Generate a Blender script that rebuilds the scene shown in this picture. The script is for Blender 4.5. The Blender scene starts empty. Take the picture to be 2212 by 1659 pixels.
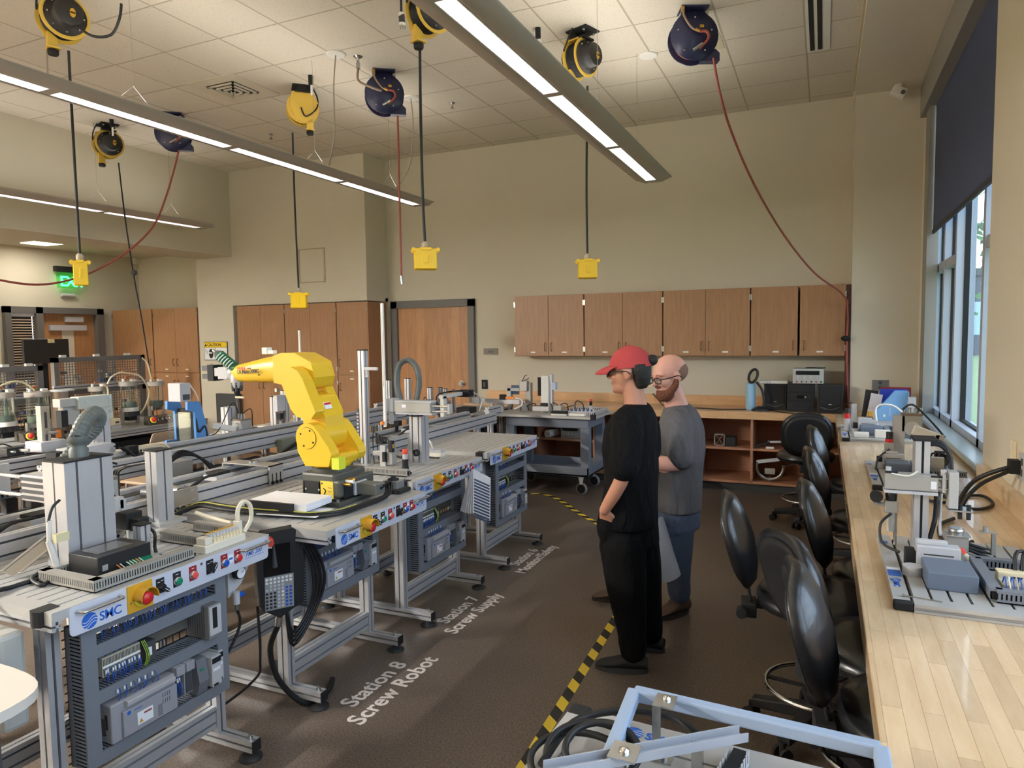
import bpy, math, random
from mathutils import Vector, Matrix
RND = random.Random(11)
PI = math.pi
C = bpy.context.scene.collection
sc = bpy.context.scene
# ---------------------------------------------------------------- camera
F, PX, PY, HC = 1498.0, 1106.0, 829.5, 1.67
_Y = Vector((1779-PX, -(714-PY), -F)).normalized()
_X = -Vector((-2240-PX, -(770-PY), -F)); _X = (_X - _Y*_X.dot(_Y)).normalized()
_Z = _X.cross(_Y)
RM = Matrix((_X, _Y, _Z))
cam_d = bpy.data.cameras.new('camera'); cam = bpy.data.objects.new('camera', cam_d); C.objects.link(cam)
cam_d.sensor_width = 36.0; cam_d.lens = 36.0*F/2212.0; cam_d.clip_start = .02; cam_d.clip_end = 300
cam.matrix_world = Matrix.Translation((0, 0, HC)) @ RM.to_4x4()
sc.camera = cam
def P(px, py, x=None, y=None, z=None):
    """the point where the sight line of a photo pixel meets the plane x=, y= or z="""
    d = RM @ Vector((px-PX, -(py-PY), -F)); c = Vector((0, 0, HC))
    t = (x/d.x) if x is not None else (y/d.y) if y is not None else ((z-HC)/d.z)
    return c + d*t
# ---------------------------------------------------------------- world, exposure
sc.view_settings.view_transform = 'Standard'; sc.view_settings.look = 'None'
sc.view_settings.gamma = 1.0; sc.view_settings.use_curve_mapping = False
sc.view_settings.exposure = 1.95
sc.cycles.max_bounces = 12; sc.cycles.diffuse_bounces = 8; sc.cycles.glossy_bounces = 3
sc.cycles.transparent_max_bounces = 12; sc.cycles.sample_clamp_indirect = 6.0
sc.cycles.caustics_reflective = False; sc.cycles.caustics_refractive = False
W = bpy.data.worlds.new('world'); sc.world = W; W.use_nodes = True
nt = W.node_tree; nt.nodes.clear()
_o = nt.nodes.new('ShaderNodeOutputWorld'); _b = nt.nodes.new('ShaderNodeBackground')
_tc = nt.nodes.new('ShaderNodeTexCoord'); _mp = nt.nodes.new('ShaderNodeMapping'); _mp.inputs['Scale'].default_value = (1, 1, 5)
_n = nt.nodes.new('ShaderNodeTexNoise'); _n.inputs['Scale'].default_value = 2.2; _n.inputs['Detail'].default_value = 6
_r = nt.nodes.new('ShaderNodeValToRGB')
_r.color_ramp.elements[0].position = .38; _r.color_ramp.elements[0].color = (.34, .48, .68, 1)
_r.color_ramp.elements[1].position = .62; _r.color_ramp.elements[1].color = (.80, .89, 1.0, 1)
nt.links.new(_tc.outputs['Generated'], _mp.inputs['Vector']); nt.links.new(_mp.outputs[0], _n.inputs['Vector'])
nt.links.new(_n.outputs[0], _r.inputs[0]); nt.links.new(_r.outputs[0], _b.inputs['Color'])
_b.inputs['Strength'].default_value = 2.1
nt.links.new(_b.outputs[0], _o.inputs['Surface'])
# the pendant lamps' light; their housings are built further down (each lamp lights down through its louvres and up to the ceiling)
LAMP_X = [(-1.50, 3.12), (-4.08, 3.12), (-7.35, 3.12)]
LAMP_Y = [-4.0, -2.65, -1.32, 0.01, 1.33, 2.66, 4.0, 5.315, 6.63]
def area(name, loc, sx, sy, power, col, down=True):
    l = bpy.data.lights.new(name, 'AREA'); l.shape = 'RECTANGLE'; l.size = sx; l.size_y = sy; l.energy = power; l.color = col
    o = bpy.data.objects.new(name, l); C.objects.link(o); o.location = loc
    if not down: o.rotation_euler = (PI, 0, 0)
    return o
WARM = (1.0, .96, .89)
for _i, (_x, _z) in enumerate(LAMP_X):
    _y0, _y1 = (-2.65, 6.6)
    area('lamp_light', (_x, (_y0+_y1)/2, _z+.052), .10, _y1-_y0, (2700, 2300, 1600)[_i], (1.0, .96, .90))
    area('lamp_light', (_x, (_y0+_y1)/2, _z+.10), .16, _y1-_y0, (15, 9, 6)[_i], WARM, False)
# daylight portals in the two windows
def portal(loc, sy, sz):
    l = bpy.data.lights.new('window_portal', 'AREA'); l.shape = 'RECTANGLE'; l.size = sz; l.size_y = sy; l.cycles.is_portal = True
    o = bpy.data.objects.new('window_portal', l); C.objects.link(o); o.location = loc; o.rotation_euler = (0, PI/2, 0)
portal((1.3, 5.7, 1.9), 2.9, 2.2); portal((1.3, .9, 1.9), 3.4, 2.2)
# ---------------------------------------------------------------- materials
def lin(c):
    return tuple(((v/255)/12.92 if v/255 <= .04045 else ((v/255+.055)/1.055)**2.4) for v in c)
MATS = {}
def nodes(m):
    nt = m.node_tree; return nt, nt.nodes, nt.links, nt.nodes['Principled BSDF']
def mat(name, rgb, rough=.5, metal=0.0, noise=0.0, nscale=20, bump=0.0, emit=0.0, coat=0.0, spec=.5, alpha=1.0, trans=0.0):
    if name in MATS: return MATS[name]
    m = bpy.data.materials.new(name); m.use_nodes = True
    nt, N, L, b = nodes(m)
    c = lin(rgb); b.inputs['Base Color'].default_value = (*c, 1); b.inputs['Roughness'].default_value = rough
    b.inputs['Metallic'].default_value = metal; b.inputs['Specular IOR Level'].default_value = spec
    if coat: b.inputs['Coat Weight'].default_value = coat
    if trans: b.inputs['Transmission Weight'].default_value = trans
    if alpha < 1: b.inputs['Alpha'].default_value = alpha
    if emit: b.inputs['Emission Color'].default_value = (*c, 1); b.inputs['Emission Strength'].default_value = emit
    if noise or bump:
        tc = N.new('ShaderNodeTexCoord'); n = N.new('ShaderNodeTexNoise'); n.inputs['Scale'].default_value = nscale
        n.inputs['Detail'].default_value = 4; L.new(tc.outputs['Object'], n.inputs['Vector'])
        if noise:
            r = N.new('ShaderNodeMapRange'); r.inputs[3].default_value = 1-noise; r.inputs[4].default_value = 1+noise
            L.new(n.outputs[0], r.inputs[0]); mx = N.new('ShaderNodeMix'); mx.data_type = 'RGBA'; mx.blend_type = 'MULTIPLY'; mx.inputs[0].default_value = 1
            mx.inputs[6].default_value = (*c, 1); L.new(r.outputs[0], mx.inputs[7]); L.new(mx.outputs[2], b.inputs['Base Color'])
        if bump:
            bp = N.new('ShaderNodeBump'); bp.inputs['Strength'].default_value = bump; bp.inputs['Distance'].default_value = .01
            L.new(n.outputs[0], bp.inputs['Height']); L.new(bp.outputs[0], b.inputs['Normal'])
    MATS[name] = m; return m
def wood(name, c1, c2, scale=(1, 1, 1), rough=.35, strips=None, coat=0.0):
    """grained wood; strips=(width, length) adds butcher-block staves along local y"""
    m = mat(name, c1, rough, coat=coat); nt, N, L, b = nodes(m)
    tc = N.new('ShaderNodeTexCoord'); mp = N.new('ShaderNodeMapping'); mp.inputs['Scale'].default_value = scale
    L.new(tc.outputs['Object'], mp.inputs['Vector'])
    n = N.new('ShaderNodeTexNoise'); n.inputs['Scale'].default_value = 6; n.inputs['Detail'].default_value = 8; n.inputs['Roughness'].default_value = .65
    L.new(mp.outputs[0], n.inputs['Vector'])
    r = N.new('ShaderNodeValToRGB'); r.color_ramp.elements[0].position = .35; r.color_ramp.elements[1].position = .7
    r.color_ramp.elements[0].color = (*lin(c2), 1); r.color_ramp.elements[1].color = (*lin(c1), 1)
    L.new(n.outputs[0], r.inputs[0]); out = r.outputs[0]
    if strips:
        mp2 = N.new('ShaderNodeMapping'); mp2.inputs['Rotation'].default_value = strips[2] if len(strips) > 2 else (0, 0, PI/2)
        L.new(tc.outputs['Object'], mp2.inputs['Vector'])
        br = N.new('ShaderNodeTexBrick'); br.inputs['Scale'].default_value = 1; br.inputs['Brick Width'].default_value = strips[1]
        br.inputs['Row Height'].default_value = strips[0]; br.inputs['Mortar Size'].default_value = .0006; br.offset = .37
        br.inputs['Color1'].default_value = (.86, .85, .83, 1); br.inputs['Color2'].default_value = (1.08, 1.07, 1.06, 1); br.inputs['Mortar'].default_value = (.62, .56, .5, 1)
        L.new(mp2.outputs[0], br.inputs['Vector'])
        mx = N.new('ShaderNodeMix'); mx.data_type = 'RGBA'; mx.blend_type = 'MULTIPLY'; mx.inputs[0].default_value = 1
        L.new(out, mx.inputs[6]); L.new(br.outputs[0], mx.inputs[7]); out = mx.outputs[2]
    L.new(out, b.inputs['Base Color']); return m
def glass(name, tint=(1, 1, 1), refl=.10, rough=.0):
    m = bpy.data.materials.new(name); m.use_nodes = True; nt = m.node_tree; N = nt.nodes; N.clear(); L = nt.links
    o = N.new('ShaderNodeOutputMaterial'); t = N.new('ShaderNodeBsdfTransparent'); t.inputs[0].default_value = (*tint, 1)
    g = N.new('ShaderNodeBsdfGlossy'); g.inputs['Roughness'].default_value = rough; mx = N.new('ShaderNodeMixShader')
    fr = N.new('ShaderNodeLayerWeight'); fr.inputs['Blend'].default_value = .25; mr = N.new('ShaderNodeMapRange')
    mr.inputs[3].default_value = refl*.5; mr.inputs[4].default_value = min(1, refl*4)
    L.new(fr.outputs['Fresnel'], mr.inputs[0]); L.new(mr.outputs[0], mx.inputs[0]); L.new(t.outputs[0], mx.inputs[1]); L.new(g.outputs[0], mx.inputs[2])
    L.new(mx.outputs[0], o.inputs['Surface']); MATS[name] = m; return m
ALU = mat('aluminium', (196, 196, 198), .34, .45, noise=.05, nscale=60)
ALUD = mat('slot_shade_aluminium', (74, 74, 78), .6, .3)  # dark base colour stands in for the shadow down inside the slots
ALUP = mat('anodised_plate', (184, 183, 180), .42, .2, noise=.04, nscale=9)
STEEL = mat('steel', (190, 190, 188), .25, .9)
CHROME = mat('chrome', (225, 225, 225), .08, 1.0)
BLACK = mat('black_plastic', (30, 30, 32), .45)
BLKM = mat('matt_black', (22, 22, 23), .75)
RUB = mat('rubber', (34, 34, 36), .6)
GREY = mat('grey_duct', (118, 122, 130), .5, noise=.04, nscale=30)
DUCT = mat('beige_grey_duct', (150, 147, 140), .5)
DGREY = mat('dark_grey', (70, 71, 73), .5)
LGREY = mat('light_grey_plastic', (186, 186, 188), .42)
WHITE = mat('white_plastic', (226, 224, 216), .4)
CREAM = mat('cream_tube', (228, 214, 178), .4)
PANEL = mat('panel_white', (206, 210, 222), .4, .15)
BLUE = mat('print_blue', (42, 98, 190), .45)
WIRE = mat('blue_wire', (38, 84, 168), .5)
RED = mat('red_plastic', (205, 40, 42), .35)
GREEN = mat('green_plastic', (20, 130, 98), .35)
BLUEP = mat('blue_button', (30, 86, 180), .3)
GOLD = mat('estop_yellow', (205, 155, 40), .4)
YEL = mat('robot_yellow', (232, 190, 44), .36, noise=.02, nscale=4)
YBOX = mat('outlet_yellow', (250, 208, 30), .4)
ORANGE = mat('orange_plastic', (235, 130, 40), .4)
INK = mat('black_ink', (25, 25, 25), .6)
PAPER = mat('paper', (232, 232, 236), .7)
BRASS = mat('brass', (190, 150, 80), .3, .9)
CABLE = mat('cable_black', (24, 24, 26), .5)
CAB = wood('cabinet_wood', (172, 130, 94), (156, 114, 78), (6, 6, .5), .42)
CABIN = wood('cabinet_inside_wood', (176, 128, 98), (158, 110, 82), (.6, 6, 6), .5)
DOORW = wood('door_wood', (196, 146, 98), (178, 126, 82), (5, 5, .6), .4, (.135, 3.0, (PI/2, 0, PI/2)))
MAPLE = wood('maple_block', (224, 198, 162), (212, 182, 144), (5, .7, 5), .27, (.040, .42), coat=.35)
MAPLEX = wood('maple_block_back', (216, 178, 132), (198, 156, 112), (.7, 5, 5), .3, (.072, .55, (0, 0, 0)), coat=.25)
SMOKE = glass('clear_acrylic', (.90, .93, .90), .12, .05)
# ---------------------------------------------------------------- mesh helpers
class MB:
    def __init__(s, T=None): s.v = []; s.f = []; s.mi = []; s.sm = []; s.mats = []; s.T = T
    def _m(s, m):
        if m not in s.mats: s.mats.append(m)
        return s.mats.index(m)
    def add(s, vs, fs, m, smooth=False, M=None):
        b = len(s.v)
        for p in vs:
            p = Vector(p)
            if M is not None: p = M @ p
            if s.T is not None: p = s.T @ p
            s.v.append(p)
        i = s._m(m)
        for f in fs: s.f.append([b+k for k in f]); s.mi.append(i); s.sm.append(smooth)
        return s
    def box(s, a, b, m, M=None):
        x0, y0, z0 = (min(a[i], b[i]) for i in range(3)); x1, y1, z1 = (max(a[i], b[i]) for i in range(3))
        v = [(x, y, z) for z in (z0, z1) for y in (y0, y1) for x in (x0, x1)]
        return s.add(v, [(0, 2, 3, 1), (4, 5, 7, 6), (0, 1, 5, 4), (2, 6, 7, 3), (0, 4, 6, 2), (1, 3, 7, 5)], m, False, M)
    def cb(s, c, d, m, M=None):
        return s.box([c[i]-d[i]/2 for i in range(3)], [c[i]+d[i]/2 for i in range(3)], m, M)
    def beam(s, p0, p1, w, h, m, up=(0, 0, 1)):
        p0, p1 = Vector(p0), Vector(p1); d = p1-p0; M = frame(p0, d, up)
        return s.box((-w/2, -h/2, 0), (w/2, h/2, d.length), m, M)
    def prism(s, pts, depth, m, M=None, smooth=False):
        """2-D outline (x,y) extruded along +z by depth, placed with M"""
        n = len(pts); v = [(p[0], p[1], 0) for p in pts]+[(p[0], p[1], depth) for p in pts]
        s.add(v, [tuple(range(n))[::-1], tuple(range(n, 2*n))], m, False, M)
        return s.add(v, [(i, (i+1) % n, n+(i+1) % n, n+i) for i in range(n)], m, smooth, M)
    def loft(s, rings, m, smooth=True, caps=True, M=None, closed=False):
        n = len(rings[0]); v = [p for r in rings for p in r]; k = len(rings); f = []
        for j in range(k if closed else k-1):
            a, b = j*n, ((j+1) % k)*n
            f += [(a+i, a+(i+1) % n, b+(i+1) % n, b+i) for i in range(n)]
        s.add(v, f, m, smooth, M)
        if caps and not closed:
            s.add(rings[0], [tuple(range(n))[::-1]], m, False, M); s.add(rings[-1], [tuple(range(n))], m, False, M)
        return s
    def cyl(s, p0, p1, r, m, r2=None, n=14):
        p0, p1 = Vector(p0), Vector(p1); r2 = r if r2 is None else r2; d = p1-p0; M = frame(p0, d)
        ring = lambda rr, z: [(rr*math.cos(2*PI*i/n), rr*math.sin(2*PI*i/n), z) for i in range(n)]
        return s.loft([ring(r, 0), ring(r2, d.length)], m, True, True, M)
    def lathe(s, prof, m, c=(0, 0, 0), ax=(0, 0, 1), n=20, caps=True, sx=1.0):
        M = frame(Vector(c), Vector(ax))
        return s.loft([[(r*math.cos(2*PI*i/n)*sx, r*math.sin(2*PI*i/n), z) for i in range(n)] for r, z in prof], m, True, caps, M)
    def tube(s, pts, r, m, n=7, sm=5, closed=False, rib=0.0):
        pts = [Vector(p) for p in pts]
        if sm > 1 and len(pts) > 2: pts = spline(pts, sm, closed)
        rings = []; up = None; K = len(pts)
        for i, p in enumerate(pts):
            a = pts[(i-1) % K] if (i or closed) else p; b = pts[(i+1) % K] if (i < K-1 or closed) else p
            t = (b-a).normalized() if (b-a).length > 1e-9 else Vector((0, 0, 1))
            if up is None:
                up = Vector((0, 0, 1)) if abs(t.z) < .9 else Vector((1, 0, 0))
            u = (up-t*up.dot(t)); u = u.normalized() if u.length > 1e-6 else t.orthogonal().normalized(); up = u; w = t.cross(u)
            rr = r*(1+rib*(1 if i % 2 else -1))
            rings.append([p+(u*math.cos(2*PI*k/n)+w*math.sin(2*PI*k/n))*rr for k in range(n)])
        return s.loft(rings, m, rib == 0, True, None, closed)
    def ball(s, c, r, m, n=14, k=8, M=None):
        r = (r, r, r) if isinstance(r, (int, float)) else r
        c = Vector(c); rings = []
        for j in range(1, k):
            t = PI*j/k; rings.append([(c.x+r[0]*math.sin(t)*math.cos(2*PI*i/n), c.y+r[1]*math.sin(t)*math.sin(2*PI*i/n), c.z-r[2]*math.cos(t)) for i in range(n)])
        s.loft(rings, m, True, False, M)
        s.add([(c.x, c.y, c.z-r[2])]+rings[0], [(0, 1+(i+1) % n, 1+i) for i in range(n)], m, True, M)
        return s.add([(c.x, c.y, c.z+r[2])]+rings[-1], [(0, 1+i, 1+(i+1) % n) for i in range(n)], m, True, M)
    def text(s, body, size, M, m, ext=.0008, bold=0.0, align='LEFT', shear=0.0, space=1.0, line=1.0):
        cu = bpy.data.curves.new('t', 'FONT'); cu.body = body; cu.size = size; cu.extrude = ext; cu.offset = bold; cu.align_x = align
        cu.shear = shear; cu.space_character = space; cu.space_line = line; cu.resolution_u = 3
        ob = bpy.data.objects.new('t', cu); me = bpy.data.meshes.new_from_object(ob)
        s.add([v.co.copy() for v in me.vertices], [tuple(p.vertices) for p in me.polygons], m, False, M)
        bpy.data.objects.remove(ob); bpy.data.curves.remove(cu); bpy.data.meshes.remove(me); return s
    def ext(s, p0, p1, w, h, m=None, nw=1, nh=1, up=(0, 0, 1), g=.008, d=.010):
        """slotted aluminium extrusion from p0 to p1; nw/nh slots on the wide/high faces"""
        m = m or ALU; p0, p1 = Vector(p0), Vector(p1); L = (p1-p0).length; M = frame(p0, p1-p0, up)
        def side(a, b, k, nrm):
            out = [a]; u = (b-a).normalized(); ln = (b-a).length
            for i in range(k):
                c = a+u*ln*(i+.5)/k
                out += [c-u*g/2, c-u*g/2-nrm*d, c+u*g/2-nrm*d, c+u*g/2]
            return out
        V2 = lambda x, y: Vector((x, y, 0)); a, b, c_, e = V2(-w/2, -h/2), V2(w/2, -h/2), V2(w/2, h/2), V2(-w/2, h/2)
        pts = side(a, b, nw, V2(0, -1))+side(b, c_, nh, V2(1, 0))+side(c_, e, nw, V2(0, 1))+side(e, a, nh, V2(-1, 0))
        n = len(pts); v = [(p.x, p.y, 0) for p in pts]+[(p.x, p.y, L) for p in pts]
        s.add(v, [tuple(range(n))[::-1], tuple(range(n, 2*n))], m, False, M)
        fs = [(i, (i+1) % n, n+(i+1) % n, n+i) for i in range(n)]; dark = []; lite = []
        seq = [(k, nn) for nn in (nw, nh, nw, nh) for k in range(1+4*nn)]
        for i, (k, nn) in enumerate(seq): (dark if k and k % 4 == 2 else lite).append(fs[i])
        s.add(v, lite, m, False, M); return s.add(v, dark, ALUD, False, M)  # slot floors take the painted shade tone
    def build(s, name, parent=None, bevel=0.0, mods=None):
        me = bpy.data.meshes.new(name); base = Vector((0, 0, 0)); q = parent
        while q is not None: base += q.location; q = q.parent
        if parent is None and s.v:
            xs = [p.x for p in s.v]; ys = [p.y for p in s.v]; zs = [p.z for p in s.v]
            base = Vector(((min(xs)+max(xs))/2, (min(ys)+max(ys))/2, min(zs)))
        me.from_pydata([p-base for p in s.v], [], s.f)
        for m in s.mats: me.materials.append(m)
        me.polygons.foreach_set('material_index', s.mi); me.polygons.foreach_set('use_smooth', s.sm); me.update()
        o = bpy.data.objects.new(name, me); C.objects.link(o)
        if parent is not None: o.parent = parent
        else: o.location = base
        if bevel:
            b = o.modifiers.new('b', 'BEVEL'); b.width = bevel; b.segments = 2; b.limit_method = 'ANGLE'; b.angle_limit = .7
        return o
def frame(o, z, up=(0, 0, 1)):
    z = Vector(z).normalized(); up = Vector(up)
    if abs(z.dot(up)) > .98: up = Vector((0, 1, 0)) if abs(z.y) < .9 else Vector((1, 0, 0))
    x = up.cross(z).normalized(); y = z.cross(x)
    M = Matrix.Identity(4)
    for i in range(3): M[i][0] = x[i]; M[i][1] = y[i]; M[i][2] = z[i]; M[i][3] = o[i]
    return M
def axes(o, x, y):
    """matrix with local x,y along the given world axes (z = x cross y)"""
    x = Vector(x).normalized(); y = Vector(y); y = (y-x*x.dot(y)).normalized(); z = x.cross(y); M = Matrix.Identity(4)
    for i in range(3): M[i][0] = x[i]; M[i][1] = y[i]; M[i][2] = z[i]; M[i][3] = o[i]
    return M
def spline(P_, n, closed=False):
    out = []; K = len(P_)
    for i in range(K if closed else K-1):
        g = (lambda j: P_[j % K]) if closed else (lambda j: P_[max(0, min(K-1, j))])
        a, b, c, d = g(i-1), g(i), g(i+1), g(i+2)
        for k in range(n):
            t = k/n; out.append(.5*((2*b)+(c-a)*t+(2*a-5*b+4*c-d)*t*t+(3*b-a-3*c+d)*t**3))
    if not closed: out.append(P_[-1])
    return out
def tag(o, label, cat, group=None, kind=None):
    o['label'] = label; o['category'] = cat
    if group: o['group'] = group
    if kind: o['kind'] = kind
    return o
def thing(name, label, cat, loc=(0, 0, 0), group=None):
    o = bpy.data.objects.new(name, None); C.objects.link(o); o.location = loc; o.empty_display_size = .05
    return tag(o, label, cat, group)
def struct(name, mb, bevel=0.0, parent=None):
    o = mb.build(name, parent, bevel)
    if parent is None: o['kind'] = 'structure'
    return o
def copy_tree(o, parent=None):
    c = o.copy(); C.objects.link(c)
    if parent is not None: c.parent = parent
    for ch in [x for x in KIDS.get(o.name, [])]: copy_tree(ch, c)
    return c
KIDS = {}
def index_kids(root):
    st = [root]
    while st:
        q = st.pop(); KIDS[q.name] = list(q.children); st += list(q.children)
# ---------------------------------------------------------------- setting materials (world-position textures)
def posmat(name, rgb, rough):
    m = mat(name, rgb, rough); nt, N, L, b = nodes(m); g = N.new('ShaderNodeNewGeometry'); return m, N, L, b, g.outputs['Position']
def mixn(N, L, a, fac, colA, colB):
    mx = N.new('ShaderNodeMix'); mx.data_type = 'RGBA'; L.new(fac, mx.inputs[0])
    for k, c in ((6, colA), (7, colB)):
        if isinstance(c, tuple): mx.inputs[k].default_value = (*c, 1)
        else: L.new(c, mx.inputs[k])
    return mx.outputs[2]
def floor_mat():
    m, N, L, b, pos = posmat('polished_concrete', (96, 84, 74), .24)
    n = N.new('ShaderNodeTexNoise'); n.inputs['Scale'].default_value = 1.1; n.inputs['Detail'].default_value = 9; L.new(pos, n.inputs['Vector'])
    r = N.new('ShaderNodeValToRGB'); r.color_ramp.elements[0].position = .25; r.color_ramp.elements[1].position = .8
    r.color_ramp.elements[0].color = (*lin((88, 77, 68)), 1); r.color_ramp.elements[1].color = (*lin((114, 101, 90)), 1); L.new(n.outputs[0], r.inputs[0])
    v = N.new('ShaderNodeTexNoise'); v.inputs['Scale'].default_value = 120; v.inputs['Detail'].default_value = 3; L.new(pos, v.inputs['Vector'])
    r2 = N.new('ShaderNodeMapRange'); r2.inputs[1].default_value = .35; r2.inputs[2].default_value = .7; r2.inputs[3].default_value = .62; r2.inputs[4].default_value = 1.6; L.new(v.outputs[0], r2.inputs[0])
    mx = N.new('ShaderNodeMix'); mx.data_type = 'RGBA'; mx.blend_type = 'MULTIPLY'; mx.inputs[0].default_value = 1
    L.new(r.outputs[0], mx.inputs[6]); L.new(r2.outputs[0], mx.inputs[7])
    sp = N.new('ShaderNodeTexVoronoi'); sp.inputs['Scale'].default_value = 24; L.new(pos, sp.inputs['Vector'])
    r3 = N.new('ShaderNodeMapRange'); r3.inputs[1].default_value = .04; r3.inputs[2].default_value = .09; r3.inputs[3].default_value = .5; r3.inputs[4].default_value = 0; L.new(sp.outputs['Distance'], r3.inputs[0])
    L.new(mixn(N, L, None, r3.outputs[0], mx.outputs[2], lin((170, 160, 148))), b.inputs['Base Color'])
    r4 = N.new('ShaderNodeMapRange'); r4.inputs[3].default_value = .26; r4.inputs[4].default_value = .36; L.new(n.outputs[0], r4.inputs[0]); L.new(r4.outputs[0], b.inputs['Roughness'])
    return m
def tile_mat():
    m, N, L, b, pos = posmat('ceiling_tile', (214, 206, 190), .85)
    mp = N.new('ShaderNodeMapping'); mp.inputs['Location'].default_value = (.17+.61*40, -6.1+.61*40, 0); L.new(pos, mp.inputs['Vector'])
    br = N.new('ShaderNodeTexBrick'); br.offset = 0; br.inputs['Scale'].default_value = 1; br.inputs['Brick Width'].default_value = .61; br.inputs['Row Height'].default_value = .61
    br.inputs['Mortar Size'].default_value = .008; br.inputs['Mortar Smooth'].default_value = .2
    br.inputs['Color1'].default_value = (*lin((216, 208, 192)), 1); br.inputs['Color2'].default_value = (*lin((210, 202, 186)), 1); br.inputs['Mortar'].default_value = (*lin((176, 166, 146)), 1)
    L.new(mp.outputs[0], br.inputs['Vector'])
    n = N.new('ShaderNodeTexNoise'); n.inputs['Scale'].default_value = 70; n.inputs['Detail'].default_value = 3; L.new(pos, n.inputs['Vector'])
    r = N.new('ShaderNodeMapRange'); r.inputs[1].default_value = .30; r.inputs[2].default_value = .42; r.inputs[3].default_value = .80; r.inputs[4].default_value = 1; L.new(n.outputs[0], r.inputs[0])
    mx = N.new('ShaderNodeMix'); mx.data_type = 'RGBA'; mx.blend_type = 'MULTIPLY'; mx.inputs[0].default_value = 1
    L.new(br.outputs[0], mx.inputs[6]); L.new(r.outputs[0], mx.inputs[7]); L.new(mx.outputs[2], b.inputs['Base Color'])
    bp = N.new('ShaderNodeBump'); bp.inputs['Distance'].default_value = .006; bp.inputs['Strength'].default_value = .6; bp.invert = True; L.new(br.outputs['Fac'], bp.inputs['Height']); L.new(bp.outputs[0], b.inputs['Normal'])
    return m
FLOOR = floor_mat(); TILE = tile_mat()
WALL = mat('beige_paint', (204, 197, 177), .75, noise=.02, nscale=3, bump=.03)
WALLR = mat('pale_beige_paint', (214, 206, 186), .75, noise=.02, nscale=3)
SOFF = mat('soffit_paint', (222, 214, 194), .8)
FRAMEG = mat('grey_door_frame', (104, 102, 98), .5)
WINF = mat('pale_window_frame', (172, 180, 190), .4, .2)
SILL = mat('sill_stone', (150, 160, 158), .3, noise=.06, nscale=40)
YB, ZC = 8.1, 4.06
def S(name, *boxes, m=WALL, bevel=0):
    mb = MB()
    for a, b in boxes: mb.box(a, b, m)
    return struct(name, mb, bevel)
S('floor', ((-12.6, -5.2, -.1), (1.15, 8.7, 0)), m=FLOOR)
S('ceiling', ((-7.85, -5.2, ZC), (.24, YB+.1, ZC+.1)), m=TILE)
S('ceiling_soffit', ((.24, -5.2, 3.96), (1.1, YB+.1, 4.16)), m=SOFF)
S('ceiling_edge_trim', ((.222, -5.2, 4.0), (.24, 7.75, 4.06)), m=mat('ceiling_angle', (190, 178, 150), .6))
S('ceiling_low', ((-12.6, -5.2, 3.03), (-8.57, 8.5, 3.13)), m=mat('low_ceiling_tile', (206, 198, 180), .85))
S('wall_bulkhead', ((-8.57, -5.2, 2.86), (-7.85, 7.62, 4.16)))
S('wall_back', ((-5.8, YB-.06, 0), (-5.5, YB+.1, 2.2)), ((-5.5, YB, 0), (-5.33, YB+.1, ZC+.1)), ((-4.24, YB, 0), (.25, YB+.1, ZC+.1)), ((-5.33, YB, 2.14), (-4.24, YB+.1, ZC+.1)))
S('wall_closet_block', ((-8.57, 7.62, 2.15), (-5.5, 8.5, ZC+.1)), ((-8.57, 7.62, 0), (-7.87, 8.5, 2.15)))
S('wall_alcove', ((-10.5, 8.15, 0), (-8.57, 8.5, 3.03)))
S('wall_left', ((-10.6, -5.2, 0), (-10.5, 5.98, 3.03)), ((-10.6, 7.43, 0), (-10.5, 8.5, 3.03)), ((-10.6, 5.98, 2.17), (-10.5, 7.43, 3.03)))
S('wall_column', ((.25, 7.75, 0), (.84, 8.5, 4.0)), m=WALLR)
mb = MB(); mb.prism([(.84, 7.75), (.93, 7.62), (1.1, 7.62), (1.1, 8.5), (.84, 8.5)], 4.0, WALLR); struct('wall_reveal', mb)
S('wall_right', ((.82, -5.2, 0), (1.1, 7.75, .86)), ((.82, -5.2, 3.86), (1.1, 7.75, 4.0)), ((.82, 2.9, 0), (1.1, 4.56, 4.0)), ((.82, -5.2, 0), (1.1, -.8, 4.0)), m=WALLR)
S('wall_front', ((-12.6, -5.3, 0), (1.1, -5.2, 4.16)))
# windows
def window(name, y0, y1, muls, trans, z0=.86, z1=3.86):
    mb = MB(); xa, xb = .93, 1.06
    mb.box((xa, y0, z0), (xb, y1, z0+.09), WINF); mb.box((xa, y0, z1-.08), (xb, y1, z1), WINF)
    for y in muls: mb.box((xa, y-.035, z0), (xb, y+.035, z1), WINF)
    for a, b in trans: mb.box((xa+.01, a, 2.18), (xb, b, 2.26), WINF)
    w = struct(name, mb)
    edge = sorted([y for y in muls])
    k = 0
    for a, b in zip(edge[:-1], edge[1:]):
        g = MB(); g.box((1.02, a+.03, z0+.08), (1.026, b-.03, z1-.07), MATS['window_glass']); g.build('glass_pane', w)
        q = MB()
        for yy in (a+.035, b-.047): q.box((.985, yy, z0+.09), (1.02, yy+.012, z1-.08), BLKM)
        q.box((.985, a+.035, z0+.09), (1.02, b-.035, z0+.102), BLKM); q.build('gasket', w)
    return w
glass('window_glass', (.90, .92, .93), .10)
window('window_1', 4.56, 7.62, [4.6, 5.35, 6.40, 6.98, 7.585], [(4.6, 5.35), (6.40, 7.585)])
window('window_2', -.8, 2.9, [-.765, .45, 1.65, 2.865], [(-.765, .45), (1.65, 2.865)])
S('window_sill_1', ((.79, 4.5, .865), (.93, 7.66, .90)), m=SILL, bevel=.012)
S('window_sill_2', ((.79, -.9, .865), (.93, 2.95, .90)), m=SILL, bevel=.012)
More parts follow.
